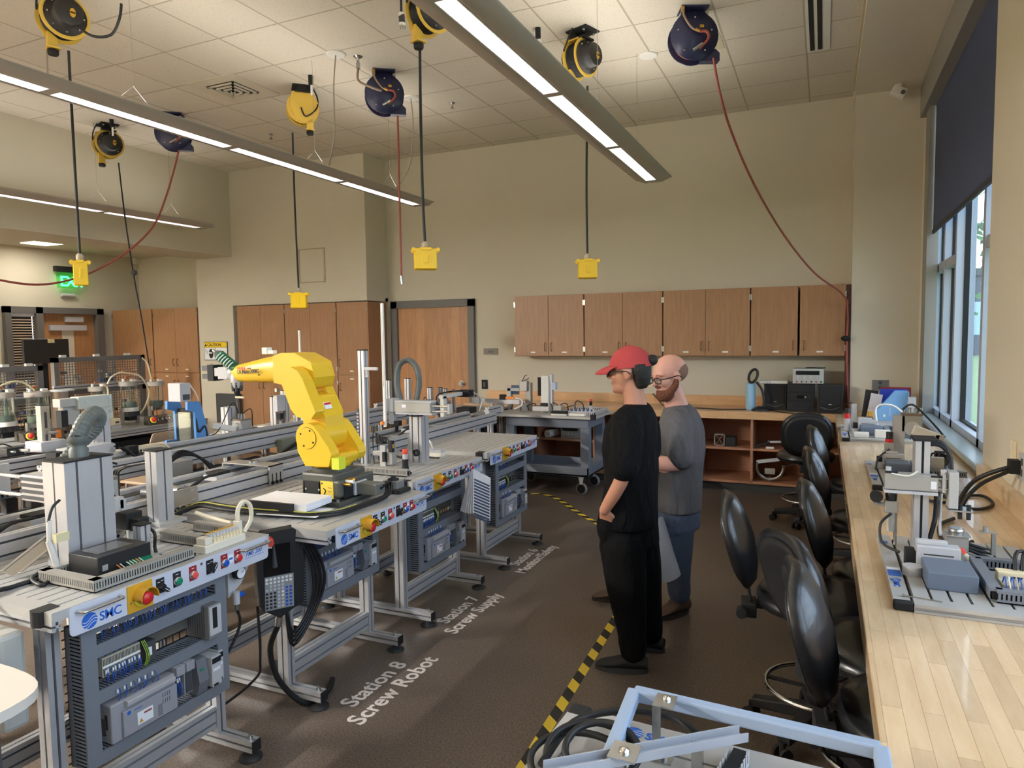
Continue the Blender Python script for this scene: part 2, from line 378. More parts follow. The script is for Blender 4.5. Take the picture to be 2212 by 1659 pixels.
# roller blind with its cassette box
bl = thing('roller_blind', 'dark navy roller blind pulled halfway down over the tall window', 'blind', (.9, 6.0, 2.53))
mb = MB(); mb.box((.885, 4.585, 2.56), (.889, 7.33, 3.8), mat('blind_fabric', (72, 82, 112), .85, noise=.04, nscale=6)); mb.build('fabric', bl)
mb = MB(); mb.box((.878, 4.585, 2.525), (.896, 7.33, 2.56), mat('blind_bar', (40, 44, 58), .6)); mb.build('bottom_bar', bl)
CASS = mat('blind_box', (150, 148, 140), .6)
mb = MB(); mb.box((.80, 4.58, 3.66), (.92, 7.72, 3.955), CASS); mb.build('cassette', bl)
mb = MB(); mb.box((.84, 7.34, .9), (.93, 7.60, 3.66), CASS); mb.build('side_channel', bl)
# outdoors
GRASS = mat('grass', (112, 134, 88), .9, noise=.3, nscale=3)
S('ground_outside', ((1.1, -30, -.35), (70, 90, -.3)), ((-40, 8.7, -.35), (1.1, 90, -.3)), m=GRASS)
def tree(label, x, y, h, r):
    t = thing('tree', label, 'tree', (x, y, -.3), 'trees on the lawn outside')
    mb = MB(); mb.cyl((x, y, -.3), (x, y, h*.6), .14, mat('bark', (92, 76, 62), .9), .07, 10); mb.build('trunk', t)
    mb = MB(); L_ = mat('leaves', (74, 112, 60), .8, noise=.3, nscale=5)
    for i in range(900):
        u, v, w = RND.gauss(0, .45), RND.gauss(0, .45), RND.gauss(0, .4); c = Vector((x+u*r, y+v*r, h*.66+w*h*.32)); s_ = RND.uniform(.08, .2)
        a = Vector((RND.uniform(-1, 1), RND.uniform(-1, 1), RND.uniform(-1, 1)))*s_; b = a.orthogonal().normalized()*s_
        mb.add([c-a, c+b, c+a, c-b], [(0, 1, 2, 3)], L_)
    mb.build('foliage', t)
tree('tall leafy tree growing beyond the lawn, seen under the blind', 5.0, 20.5, 7.0, 1.6)
tree('round leafy tree nearest the outside brick block', 9.5, 38, 6.0, 3.2)
bh = thing('building', 'low dark building standing beyond the lawn outside', 'building', (12, 62, -.3))
mb = MB(); mb.box((4, 60, -.3), (24, 70, 5.5), mat('far_wall', (84, 88, 98), .9)); mb.build('wall', bh)
mb = MB(); mb.box((3.8, 59.8, 5.5), (24.2, 70.2, 6.0), DGREY); mb.build('roof', bh)
mb = MB()
for k in range(5): mb.box((5.5+k*3.7, 59.95, 1.2), (7.5+k*3.7, 60, 3.6), mat('far_window', (150, 180, 205), .2))
mb.build('window_band', bh)
# ---------------------------------------------------------------- left wall: door with sidelight
mb = MB()
for a, b in (((-10.52, 5.98, 0), (-10.42, 6.06, 2.17)), ((-10.52, 6.40, 0), (-10.42, 6.50, 2.17)), ((-10.52, 7.33, 0), (-10.42, 7.44, 2.17)), ((-10.52, 5.98, 2.08), (-10.42, 7.44, 2.17)), ((-10.52, 6.06, 0), (-10.42, 6.4, .12))):
    mb.box(a, b, FRAMEG)
d2 = struct('door_frame_2', mb)
mb = MB(); mb.box((-10.56, 6.5, .01), (-10.52, 7.33, 2.08), DOORW); d = struct('door_2', mb)
mb = MB(); mb.box((-10.522, 6.82, .3), (-10.518, 7.0, 1.85), WALLR); mb.build('vision_panel', d)
mb = MB(); mb.box((-10.52, 6.62, 1.83), (-10.47, 7.18, 1.91), LGREY); mb.build('overhead_bracket', d)
mb = MB(); mb.box((-10.52, 6.86, 1.96), (-10.46, 7.13, 2.04), LGREY); mb.build('door_closer', d)
mb = MB(); mb.box((-10.54, 6.06, .12), (-10.535, 6.4, 2.08), mat('dim_glass', (60, 52, 44), .2))
w3 = struct('window_3', mb)
vb = thing('venetian_blind', 'pale slatted venetian blind in the narrow pane beside the far door', 'blind', (-10.48, 6.23, .3))
mb = MB(); mb.box((-10.50, 6.065, 2.03), (-10.46, 6.395, 2.08), PAPER); mb.build('head_rail', vb)
mb = MB(); SL = mat('slat', (205, 182, 158), .6)
for k in range(44): mb.beam((-10.48, 6.07, .35+k*.038), (-10.48, 6.39, .35+k*.038), .03, .003, SL, (.5, 0, 1))
mb.build('slats', vb)
# closet door in the back wall
mb = MB()
for a, b in (((-5.43, YB-.05, 0), (-5.33, YB+.02, 2.14)), ((-4.24, YB-.05, 0), (-4.15, YB+.02, 2.14)), ((-5.43, YB-.05, 2.05), (-4.15, YB+.02, 2.15))): mb.box(a, b, FRAMEG)
struct('door_frame_1', mb)
mb = MB(); mb.box((-5.33, YB-.015, .01), (-4.24, YB+.03, 2.05), DOORW); d1 = struct('door_1', mb)
mb = MB(); mb.cyl((-4.35, YB-.015, 1.04), (-4.35, YB-.03, 1.04), .04, STEEL, n=20); mb.cyl((-4.35, YB-.03, 1.04), (-4.35, YB-.09, 1.04), .026, STEEL, n=16); mb.build('deadbolt', d1)
mb = MB(); mb.cyl((-4.36, YB-.015, .93), (-4.36, YB-.03, .93), .035, STEEL, n=20); mb.tube([(-4.36, YB-.03, .93), (-4.36, YB-.07, .93), (-4.48, YB-.07, .93)], .011, STEEL, 8, 3); mb.build('door_handle', d1)
for z in (.3, 1.1, 1.8):
    mb = MB(); mb.box((-5.345, YB-.03, z), (-5.325, YB-.01, z+.11), STEEL); mb.build('hinge', d1)
# access hatch in the block wall
mb = MB(); 
for a, b in (((-6.62, 2.42), (-6.17, 2.435)), ((-6.62, 2.87), (-6.17, 2.885)), ((-6.62, 2.42), (-6.605, 2.885)), ((-6.185, 2.42), (-6.17, 2.885))):
    mb.box((a[0], 7.612, a[1]), (b[0], 7.622, b[1]), mat('hatch_frame', (176, 162, 130), .7))
mb.box((-6.59, 7.616, 2.45), (-6.2, 7.622, 2.86), WALL)
tag(mb.build('access_panel'), 'square painted access panel high in the beige wall above the closet doors', 'access panel')
# ---------------------------------------------------------------- cabinets
PULL = mat('bronze_pull', (120, 92, 70), .35, .8)
LBL = mat('label_white', (235, 232, 225), .5)
def pull(mb, x, y, z, L=.10, vert=True):
    if vert: mb.tube([(x, y, z-L/2), (x, y-.028, z-L/2+.012), (x, y-.028, z+L/2-.012), (x, y, z+L/2)], .005, PULL, 6, 3)
def cabinet(label, x0, x1, z0, z1, yf, depth, doors, group, handles, name='wall_cabinet', tall=False, mid=None):
    t = thing(name, label, 'cabinet', ((x0+x1)/2, yf, z0), group)
    mb = MB(); mb.box((x0, yf+.02, z0), (x1, yf+depth, z1), CAB); mb.build('body', t)
    n = doors; w = (x1-x0)/n
    rows = [(z0, z1)] if mid is None else [(z0, mid-.003), (mid+.003, z1)]
    for (a, b) in rows:
        for k in range(n):
            xa, xb = x0+k*w+.002, x0+(k+1)*w-.002
            mb = MB(); mb.box((xa, yf, a+.003), (xb, yf+.02, b-.003), CAB); d = mb.build('door', t, .0015)
            hs = handles[k]; hx = xb-.04 if hs == 'r' else xa+.04
            lowrow = mid is not None and a < mid and b < mid+.01
            hz = (b-.16 if lowrow else a+.16) if mid is not None else a+.11
            mb = MB(); pull(mb, hx, yf, hz); mb.build('handle', d)
            mb = MB(); lx = (xa+xb)/2+(.02 if hs == 'r' else -.02); lz = (b-.05 if lowrow else a+.05) if mid is not None else a+.045
            mb.box((lx-.03, yf-.001, lz-.008), (lx+.03, yf, lz+.008), LBL); mb.build('label_strip', d)
            for hz2 in (a+.08, b-.10):
                mb = MB(); q = xa if hs == 'r' else xb
                mb.box((q-.008, yf-.004, hz2-.03), (q+.008, yf+.006, hz2+.03), STEEL); mb.build('hinge', d)
    return t
GW = 'wooden wall cabinets above the back counter'
ups = [(-3.45, -2.565, 'r', 'l', 'two-door maple wall cabinet at the end nearest the closet door'),
       (-2.555, -1.645, 'r', 'l', 'two-door maple wall cabinet behind the red cap and the bald head'),
       (-1.635, -.716, 'r', 'l', 'two-door maple wall cabinet over the empty open shelves, right of the bald man')]
for a, b, h1, h2, lb in ups: cabinet(lb, a, b, 1.41, 2.135, 7.78, .32, 2, GW, (h1, h2))
cabinet('single-door maple wall cabinet over the round magnifier lamp', -.706, -.245, 1.41, 2.135, 7.78, .32, 1, GW, ('r',))
cabinet('single-door maple wall cabinet in the corner, red hose hanging over it', -.225, .20, 1.41, 2.135, 7.78, .32, 1, GW, ('l',))
mb = MB(); mb.box((.205, 7.80, .9), (.248, 7.95, 2.13), mat('dark_red_panel', (84, 50, 44), .5)); tag(mb.build('filler_panel'), 'narrow dark reddish filler panel between corner cabinet and column', 'panel')
GT = 'tall wooden closet cabinets'
tl = [(-7.80, -6.92, 'r', 'l', 'tall two-door wooden closet behind the robot wrist'), (-6.91, -6.02, 'r', 'l', 'tall two-door wooden closet behind the yellow robot elbow')]
for a, b, h1, h2, lb in tl: cabinet(lb, a, b, .02, 2.14, 7.62, .38, 2, GT, (h1, h2), 'tall_cabinet', mid=1.16)
cabinet('tall single-door wooden closet at the outer corner of the beige block', -6.01, -5.517, .02, 2.14, 7.62, .38, 1, GT, ('l',), 'tall_cabinet', mid=1.16)
mb = MB(); mb.box((-5.515, 7.62, 0), (-5.495, YB-.05, 2.14), CAB); tag(mb.build('end_panel'), 'plain wooden side panel between closet corner and closet door frame', 'panel')
cabinet('tall wooden cabinet in the alcove with one visible door left of the thin black cable', -10.48, -9.57, .02, 2.15, 7.62, .5, 1, GT, ('r',), 'tall_cabinet', mid=1.16)
cabinet('tall two-door wooden cabinet in the alcove nearest the CAUTION sign', -9.55, -8.60, .02, 2.15, 7.62, .5, 2, GT, ('r', 'l'), 'tall_cabinet', mid=1.16)
# ---------------------------------------------------------------- counters
bc = thing('back_counter', 'long maple-topped counter along the back wall', 'counter', (-1.8, 7.7, 0))
mb = MB(); mb.box((-4.0, 7.47, .765), (.82, 8.08, .845), MAPLEX); mb.build('worktop', bc, .004)
mb = MB(); mb.box((-4.0, 8.08, .845), (.24, 8.1, .955), MAPLEX); mb.build('upstand', bc, .002)
xs = [-4.0, -3.56, -3.04, -2.36, -1.75, -1.20, -.66, -.12, .24]
for k, x in enumerate(xs):
    mb = MB(); mb.box((x-.012, 7.5, .10), (x+.012, 8.08, .765), CABIN); mb.build('divider', bc)
for a, b in zip(xs[:-1], xs[1:]):
    mb = MB(); mb.box((a+.012, 7.5, .44), (b-.012, 8.08, .46), CABIN); mb.build('shelf', bc)
mb = MB(); mb.box((-4.0, 8.06, .10), (.24, 8.08, .765), CABIN); mb.build('back_panel', bc)
mb = MB(); mb.box((-4.0, 7.5, .09), (.24, 8.08, .115), CABIN); mb.build('bottom_panel', bc)
mb = MB(); mb.box((-4.0, 7.56, 0), (.24, 8.0, .09), mat('toe_kick', (66, 68, 70), .6)); mb.build('toe_kick', bc)
rc = thing('window_counter', 'long maple butcher-block counter running under the windows', 'counter', (.45, 3.2, 0))
mb = MB(); mb.box((.117, -1.2, .765), (.80, 7.468, .845), MAPLE); mb.build('worktop', rc, .004)
mb = MB(); mb.box((.78, -1.2, .845), (.818, 4.49, .93), MAPLE); mb.build('upstand', rc, .002)
for y in (-1.1, .6, 1.6, 3.78, 4.75, 5.75, 7.0):
    mb = MB(); mb.box((.45, y-.03, 0), (.8, y+.03, .765), DGREY); mb.build('support_panel', rc)
mb = MB(); mb.box((.70, -1.2, 0), (.8, 7.4, .6), mat('under_counter_panel', (60, 58, 56), .7)); mb.build('modesty_panel', rc)
# ---------------------------------------------------------------- pendant lamps
HOUS = mat('lamp_housing', (182, 174, 166), .5, .1)
LOUV = mat('louver_white', (235, 235, 240), .3, .2)
GLOW = mat('lamp_tube', (255, 250, 240), .5, emit=5.0)
def pendant(x, z, label, ylist, wires):
    t = thing('pendant_lamp', label, 'lamp', (x, 5.0, z), 'long louvred pendant lamps')
    y0, y1 = ylist[0], ylist[-1]+.06
    # wing-shaped housing cut open along the lens
    def wing(s):
        return [(s*.055, 0.0), (s*.075, -.004), (s*.17, .03), (s*.175, .036), (s*.12, .055), (s*.055, .075)]
    mb = MB()
    for s in (-1, 1):
        pts = wing(s); M = axes((x, y1, z), (1, 0, 0), (0, 0, 1))      # z axis = -y
        if s < 0: pts = pts[::-1]
        mb.prism(pts, y1-y0, HOUS, M, True)
    mb.loft([[(x-.175, y1, z+.036), (x-.075, y1, z-.004), (x+.075, y1, z-.004), (x+.175, y1, z+.036), (x+.055, y1, z+.075), (x-.055, y1, z+.075)],
             [(x-.06, y1+.10, z+.045), (x-.04, y1+.14, z+.03), (x+.04, y1+.14, z+.03), (x+.06, y1+.10, z+.045), (x+.04, y1+.1, z+.06), (x-.04, y1+.1, z+.06)]], HOUS, True)
    mb.box((x-.055, y0, z+.068), (x+.055, y1, z+.075), HOUS)
    mb.build('housing', t)
    for a, b in zip(ylist[:-1], ylist[1:]):
        mb = MB(); a2, b2 = a+.03, b-.03
        for s in (-.05, .05): mb.box((x+s-.003, a2, z-.002), (x+s+.003, b2, z+.045), LOUV)
        n = 30 if a > 1 else 12
        for k in range(n+1):
            y = a2+(b2-a2)*k/n; mb.box((x-.05, y-.0015, z), (x+.05, y+.0015, z+.034), LOUV)
        lv = mb.build('louvre', t)
        mb = MB()
        mb.cyl((x-.02, a2+.02, z+.05), (x-.02, b2-.02, z+.05), .008, GLOW, n=8); mb.cyl((x+.02, a2+.02, z+.05), (x+.02, b2-.02, z+.05), .008, GLOW, n=8)
        mb.build('tube', lv)
        mb = MB(); mb.box((x-.055, b-.03, z), (x+.055, b+.03, z+.07), HOUS); mb.build('joint', t)
    for k, (wy, wz) in enumerate(wires):
        mb = MB(); mb.cyl((x, wy, wz), (x, wy, ZC), .0018, STEEL, n=5)
        for s in (-1, 1): mb.cyl((x, wy, wz), (x+s*.02, wy+s*.13, z+.07), .0014, STEEL, n=4)
        mb.build('suspension_wire', t)
    return t
pendant(-1.50, 3.10, 'long grey pendant lamp hung nearest the window wall and the navy hose reels', LAMP_Y, [(6.05, 3.27), (2.9, 3.27), (4.9, 3.27)])
pendant(-4.08, 3.10, 'longest visible grey pendant lamp, running past the yellow cord reels in the middle', LAMP_Y, [(4.95, 3.30), (6.1, 3.33), (3.2, 3.3)])
pendant(-7.35, 3.10, 'short-looking grey pendant lamp against the far beige bulkhead', LAMP_Y[3:], [(5.25, 3.33), (6.2, 3.33)])
for nm, (x, y) in (('over the joint of the middle lamp', (-3.80, 4.92)), ('near the tip of the middle lamp', (-3.82, 6.12)), ('above the tip of the lamp by the window wall', (-1.42, 6.12))):
    mb = MB(); mb.lathe([(.075, 0), (.085, .006), (.085, .012)], WHITE, (x, y, ZC-.013)); tag(mb.build('ceiling_canopy'), 'white round ceiling canopy plate '+nm, 'canopy')
for lb, pts in (('thin grey power cord dropping from the ceiling to the middle lamp at its joint', [(-3.80, 4.92, ZC), (-3.84, 4.93, 3.8), (-3.85, 4.93, 3.4), (-3.97, 5.0, 3.17)]),
                ('thin grey power cord dropping to the middle lamp near its tip', [(-3.82, 6.12, ZC), (-3.80, 6.12, 3.8), (-3.85, 6.12, 3.4), (-4.02, 6.12, 3.17)]),
                ('grey power cord hanging from the ceiling beside the closest yellow reel', [tuple(P(97, 2, z=3.95)), tuple(P(100, 80, y=3.2)), tuple(P(103, 165, y=3.25))])):
    mb = MB(); mb.tube(pts, .006, mat('grey_cord', (150, 142, 128), .6), 6, 5); tag(mb.build('power_cord'), lb, 'cord')
# ---------------------------------------------------------------- troffer in the low ceiling, diffuser, vents, sprinklers
mb = MB(); mb.box((-10.1, 6.05, 3.02), (-9.55, 6.40, 3.035), mat('troffer_lens', (255, 240, 215), .6, emit=1.2)); tr = mb.build('ceiling_light'); tag(tr, 'bright flat ceiling light panel in the low ceiling above the EXIT sign', 'ceiling light')
for yy in (6.2, 3.0, 0.0): area('troffer_fill_light', (-9.8, yy, 3.0), .5, .5, 4, (1.0, .93, .82))  # first sits in the panel; two unseen ones are added to brighten
cd = thing('ceiling_diffuser', 'square four-way air diffuser with stepped louvres in the tiled ceiling', 'air vent', (-5.2, 5.13, ZC-.03))
mb = MB(); mb.box((-5.5, 4.85, ZC-.008), (-4.9, 5.45, ZC+.001), mat('diffuser_white', (205, 196, 176), .6)); mb.build('plate', cd)
for k, s in enumerate((.16, .115, .07, .025)):
    mb = MB(); z = ZC-.012-.006*k
    for a, b in (((-s, -s), (s, -s+.016)), ((-s, s-.016), (s, s)), ((-s, -s), (-s+.016, s)), ((s-.016, -s), (s, s))):
        mb.box((-5.2+a[0], 5.15+a[1], z-.012), (-5.2+b[0], 5.15+b[1], z), mat('diffuser_white', (0, 0, 0)))
    mb.build('louvre_ring', cd)
mb = MB(); mb.box((-5.37, 4.98, ZC-.0095), (-5.03, 5.32, ZC-.008), DGREY); mb.build('throat', cd)
sv = thing('slot_diffuser', 'narrow black two-slot air diffuser beside the ceiling edge', 'air vent', (-.09, 5.5, ZC-.01))
mb = MB(); mb.box((-.165, 4.6, ZC-.006), (.01, 6.66, ZC+.001), WHITE); mb.build('frame', sv)
for xx in (-.125, -.065):
    mb = MB(); mb.box((xx-.018, 4.62, ZC-.008), (xx+.018, 6.63, ZC-.006), BLKM); mb.build('slot', sv)
for lb, (px, py) in (('small sprinkler head in the ceiling between the lamps', (977, 222)), ('small sprinkler head beside the face of the bulkhead', (585, 290)), ('small sprinkler head above the middle lamp', (293, 224))):
    p = P(px, py, z=ZC); mb = MB(); mb.lathe([(.03, 0), (.02, -.012), (.008, -.014), (.008, -.05), (.022, -.052), (.022, -.055)], STEEL, p, n=12); tag(mb.build('sprinkler'), lb, 'sprinkler')
se = thing('ceiling_sensor', 'small white motion sensor tilted from the soffit beside the window', 'sensor', (.62, 7.0, 3.85)); p = P(1942, 196, z=3.9)
mb = MB(); mb.cyl((p.x, p.y, 3.96), (p.x, p.y, 3.92), .03, WHITE); mb.build('mount', se)
mb = MB(); mb.cb((0, 0, 0), (.13, .09, .09), WHITE, Matrix.Translation((p.x, p.y, 3.885)) @ Matrix.Rotation(.5, 4, 'Y')); mb.cyl((p.x+.03, p.y-.05, 3.87), (p.x+.03, p.y-.055, 3.868), .02, DGREY); mb.build('head', se, .012)
mb = MB(); mb.box((-1.02, 5.93, ZC-.004), (-.80, 6.25, ZC), mat('cream_plate', (196, 190, 160), .6)); tag(mb.build('ceiling_plate'), 'pale square plate in the ceiling partly behind the navy reel near the window', 'plate')
# ---------------------------------------------------------------- reels
RY = mat('reel_yellow', (222, 184, 78), .45); RYD = mat('reel_black', (38, 34, 32), .5); NAVY = mat('reel_navy', (42, 46, 80), .35); HOSE = mat('air_hose', (158, 78, 68), .5)
def rot_z(t, a, c):
    M = Matrix.Translation(c) @ Matrix.Rotation(a, 4, 'Z'); return M
def cord_reel(label, x, y, ang, big=1.0):
    """yellow cord reel; local +x is the reel axis (drum side)"""
    t = thing('cord_reel', label, 'cord reel', (x, y, ZC), 'yellow cord reels on the ceiling')
    M = rot_z(t, ang, (x, y, ZC))
    mb = MB(M); mb.box((-.10, -.09, -.012), (.10, .09, 0), BLKM)
    mb.box((-.10, -.045, -.06), (-.04, .045, -.01), BLKM); mb.box((-.115, -.07, -.075), (.06, .07, -.06), BLKM)
    for s in (-.06, .06): mb.cyl((0.06, s, -.014), (.06, s, -.03), .012, STEEL)
    mb.build('ceiling_bracket', t)
    mb = MB(M)
    mb.prism([(-.10, -.07), (.10, -.07), (.12, -.19), (.07, -.33), (-.03, -.36), (-.10, -.33), (-.13, -.22)], .012, RY, axes((-.10, 0, 0), (0, 1, 0), (0, 0, 1)))
    mb.box((-.10, -.08, -.082), (.02, .08, -.07), RY)
    mb.prism([(-.09, -.30), (-.03, -.34), (-.03, -.41), (-.09, -.41)], .05, RY, axes((-.10, 0, 0), (0, 1, 0), (0, 0, 1)))
    mb.box((-.10, -.10, -.415), (-.02, -.02, -.405), RY)
    mb.build('back_plate', t)
    mb = MB(M)
    for xa, xb, r in ((-.086, -.078, .15), (.03, .038, .15)):
        mb.lathe([(r, 0), (r, xb-xa)], RY, (xa, 0, -.21), (1, 0, 0), 28)
    mb.build('flange', t)
    mb = MB(M)
    for k in range(7): mb.lathe([(.118, 0), (.128, .007), (.118, .014)], CABLE, (-.074+k*.0148, 0, -.21), (1, 0, 0), 24)
    mb.build('wound_cord', t)
    mb = MB(M); mb.lathe([(.128, 0), (.128, .012), (.09, .014), (.088, .085), (.08, .095), (0, .096)], RYD, (.038, 0, -.21), (1, 0, 0), 28, False)
    for k in range(8):
        a = k*PI/4; mb.cyl((.05, .108*math.cos(a), -.21+.108*math.sin(a)), (.055, .108*math.cos(a), -.21+.108*math.sin(a)), .006, STEEL, n=6)
    mb.build('hub_cover', t)
    mb = MB(M); mb.lathe([(.03, 0), (.03, .003)], GOLD, (.134, 0.02, -.215), (1, 0, 0), 20, sx=.6)
    mb.text('HUBBELL', .014, axes((.138, .052, -.210), (0, -1, 0), (0, 0, -1)), INK, bold=.0004); mb.build('oval_badge', t)
    mb = MB(M); mb.lathe([(.03, 0), (.034, .01), (.034, .035), (.02, .04)], BLKM, (-.06, -.06, -.455), (0, 0, 1), 14); mb.build('cord_guide', t)
    mb = MB(M); mb.tube([(-.02, -.1, .0), (-.04, -.14, -.1), (-.11, -.12, -.22), (-.115, -.02, -.30), (-.11, .02, -.22)], .007, CABLE, 6, 5); mb.build('feed_cord', t)
    return t
def hang(label, pts, r, m, name='hanging_cord', group=None, sm=4, par=None):
    mb = MB(); mb.tube(pts, r, m, 7, sm)
    if par is not None: return mb.build('hanging_hose' if 'hose' in name else 'cord', par)
    return tag(mb.build(name), label, 'cord' if 'cord' in name else 'hose', group)
def outlet_box(label, x, y, z, ang, w=.15, h=.15):
    """hanging yellow outlet box, z = top of the strain relief"""
    t = thing('outlet_box', label, 'outlet box', (x, y, z-h-.05), 'yellow outlet boxes hung on cords')
    M = Matrix.Translation((x, y, z)) @ Matrix.Rotation(ang, 4, 'Z')
    mb = MB(M); mb.lathe([(.018, -.05), (.024, -.045), (.024, -.012), (.014, 0)], mat('relief_grey', (176, 166, 146), .5), n=14); mb.build('strain_relief', t)
    mb = MB(M); mb.cb((0, 0, -.05-h/2), (w, w*.62, h), YBOX); mb.build('body', t, .01)
    for s in (-1, 1):
        mb = MB(M); y = s*w*.34; mb.cb((0, y, -.05-h/2), (w*.96, .014, h*.94), YBOX)
        mb.lathe([(w*.26, 0), (w*.25, .008)], YBOX, (0, y, -.05-h*.5), (0, s, 0), 20); mb.cb((0, y+s*.008, -.05-h*.5), (w*.2, .006, h*.4), YBOX)
        mb.cb((0, y+s*.004, -.055), (w*.5, .016, .02), YBOX); mb.build('flip_cover', t, .003)
    for sx in (-1, 1):
        for sy in (-1, 1):
            mb = MB(M); mb.cyl((sx*(w/2+.006), sy*w*.34-.01, -.06), (sx*(w/2+.006), sy*w*.34+.01, -.06), .014, YBOX, n=10)
            mb.build('corner_lug', t)
    return t
GC = 'black cords hanging from the reels'
# near reel, cut by the top of the view
p = cord_reel('big yellow cord reel at the near end of the room, seen from below', -4.72, 3.20, -.35)
q0 = P(148, 110, z=3.62); q1 = P(172, 545, x=q0.x-.0, z=None) if False else P(172, 548, y=q0.y)
hang('', [tuple(q0), tuple(P(156, 260, y=q0.y)), tuple(q1)], .009, CABLE, par=p)
outlet_box('narrow upright yellow outlet box beside the EXIT sign', q1.x, q1.y, q1.z, .95, .088, .17)
hang('black looped plug lead curving beside the big near reel', [tuple(P(262, 8, y=3.3)), tuple(P(258, 40, y=3.3)), tuple(P(240, 75, y=3.3)), tuple(P(200, 78, y=3.25)), tuple(P(165, 55, y=3.2))], .009, CABLE, 'plug_lead_cord', par=p)
# reel row at y = 5.4
p = cord_reel('yellow cord reel with black hub cover, farthest from the window', -7.30, 5.38, -.35)
a = P(256, 352, y=5.36)
hang('black cord from the farthest reel slanting down to the tank tables', [tuple(a), tuple(P(270, 470, y=5.36)), tuple(P(288, 590, y=5.36)), tuple(P(306, 690, y=5.36)), tuple(P(326, 815, y=5.36))], .008, CABLE, par=p)
mb = MB(); c = P(289, 589, y=5.36); mb.lathe([(.01, -.03), (.03, -.02), (.034, 0), (.03, .02), (.01, .03)], DGREY, c); mb.build('cord_stopper', p)
p = cord_reel('yellow cord reel seen flat from its yellow side, in the middle', -4.60, 5.42, 2.35)
b0 = P(632, 287, y=5.40); b1 = P(645, 622, y=5.40)
hang('black cord dropping from the middle yellow reel', [tuple(b0), tuple(P(637, 450, y=5.4)), tuple(b1)], .009, CABLE, par=p)
outlet_box('small square yellow outlet box hanging lowest, in front of the tall closets', b1.x, b1.y, b1.z, .55)
p = cord_reel('yellow cord reel with black hub cover nearest the navy reel by the window', -1.78, 5.42, -.35)
b0 = P(1269, 186, y=5.40); b1 = P(1269, 548, y=5.40)
hang('black cord dropping from the reel beside the window-side lamp', [tuple(b0), tuple(P(1267, 400, y=5.4)), tuple(b1)], .009, CABLE, par=p)
outlet_box('square yellow outlet box hanging above the red-capped person', b1.x, b1.y, b1.z, .42)
p = cord_reel('yellow cord reel above the view holding the long middle cord', -2.45, 4.2, -.35)
b0 = P(906, -60, y=4.2); b1 = P(918, 522, y=4.2)
hang('long black cord coming down behind the window-side lamp from above the view', [(b0.x, b0.y, ZC), tuple(P(908, 200, y=4.2)), tuple(P(913, 420, y=4.2)), tuple(b1)], .010, CABLE, par=p)
outlet_box('largest square yellow outlet box with hinged lids, in the middle', b1.x, b1.y, b1.z, .62, .155, .145)
def hose_reel(label, x, y, ang):
    t = thing('hose_reel', label, 'hose reel', (x, y, ZC), 'navy air hose reels on the ceiling'); M = rot_z(t, ang, (x, y, ZC))
    mb = MB(M); mb.box((-.09, -.10, -.012), (.07, .10, 0), NAVY); mb.box((-.05, -.09, -.07), (-.035, .09, -.01), NAVY)
    mb.cyl((-.06, -.09, -.045), (.05, -.09, -.045), .014, STEEL); mb.cyl((-.06, .09, -.045), (.05, .09, -.045), .014, STEEL); mb.build('ceiling_bracket', t)
    mb = MB(M); mb.lathe([(.165, 0), (.175, .008), (.175, .016), (.11, .018), (.105, .024), (0, .024)], NAVY, (.03, 0, -.21), (1, 0, 0), 32, False)
    mb.lathe([(.175, 0), (.175, .012)], NAVY, (-.07, 0, -.21), (1, 0, 0), 32)
    for k in range(5):
        a = k*2*PI/5+.3; mb.cyl((.045, .13*math.cos(a), -.21+.13*math.sin(a)), (.052, .13*math.cos(a), -.21+.13*math.sin(a)), .007, STEEL, n=7)
    mb.build('drum', t)
    mb = MB(M)
    for k in range(5): mb.lathe([(.13, 0), (.142, .009), (.13, .018)], HOSE, (-.056+k*.017, 0, -.21), (1, 0, 0), 24)
    mb.build('wound_hose', t)
    mb = MB(M); mb.prism([(.06, -.31), (.16, -.30), (.19, -.33), (.19, -.385), (.05, -.385)], .07, NAVY, axes((-.04, 0, 0), (0, 1, 0), (0, 0, 1))); mb.build('hose_guide', t)
    mb = MB(M); mb.tube([(.06, -.09, 0), (.075, -.085, -.08), (.07, -.03, -.16), (.075, .02, -.19)], .009, mat('feed_pipe', (150, 130, 110), .4, .5), 7, 5)
    mb.cyl((.06, -.09, -.01), (.06, -.09, -.05), .016, BRASS, n=8); mb.cyl((.07, 0, -.175), (.075, .03, -.19), .014, BRASS, n=8); mb.build('feed_pipe', t)
    mb = MB(M); mb.tube([(.07, .03, -.19), (.085, .08, -.2), (.08, .09, -.25), (.07, .03, -.31)], .011, HOSE, 7, 5); mb.build('inlet_hose', t)
    mb = MB(M); mb.cyl((.075, .05, -.28), (.075, -.02, -.325), .013, STEEL, n=9); mb.build('swivel', t)
    mb = MB(M); mb.box((.053, .035, -.155), (.055, .065, -.135), GOLD); mb.build('yellow_label', t)
    return t
h1 = hose_reel('navy blue hose reel nearest the window, red hose swinging right', -.92, 5.42, -1.15)
h2 = hose_reel('navy blue hose reel in the middle with a hose hanging straight down', -3.66, 5.42, -.95)
h3 = hose_reel('navy blue hose reel half hidden behind the middle lamp', -6.34, 5.42, -.95)
gp = [(1541, 125, 5.42), (1555, 200, 5.5), (1580, 285, 5.7), (1630, 400, 6.1), (1695, 510, 6.7), (1760, 590, 7.2), (1815, 630, 7.6), (1832, 655, 7.72)]
hang('dark red air hose swinging from the window-side navy reel to the corner cabinet', [tuple(P(a, b, y=c)) for a, b, c in gp], .009, HOSE, 'air_hose', par=h1)
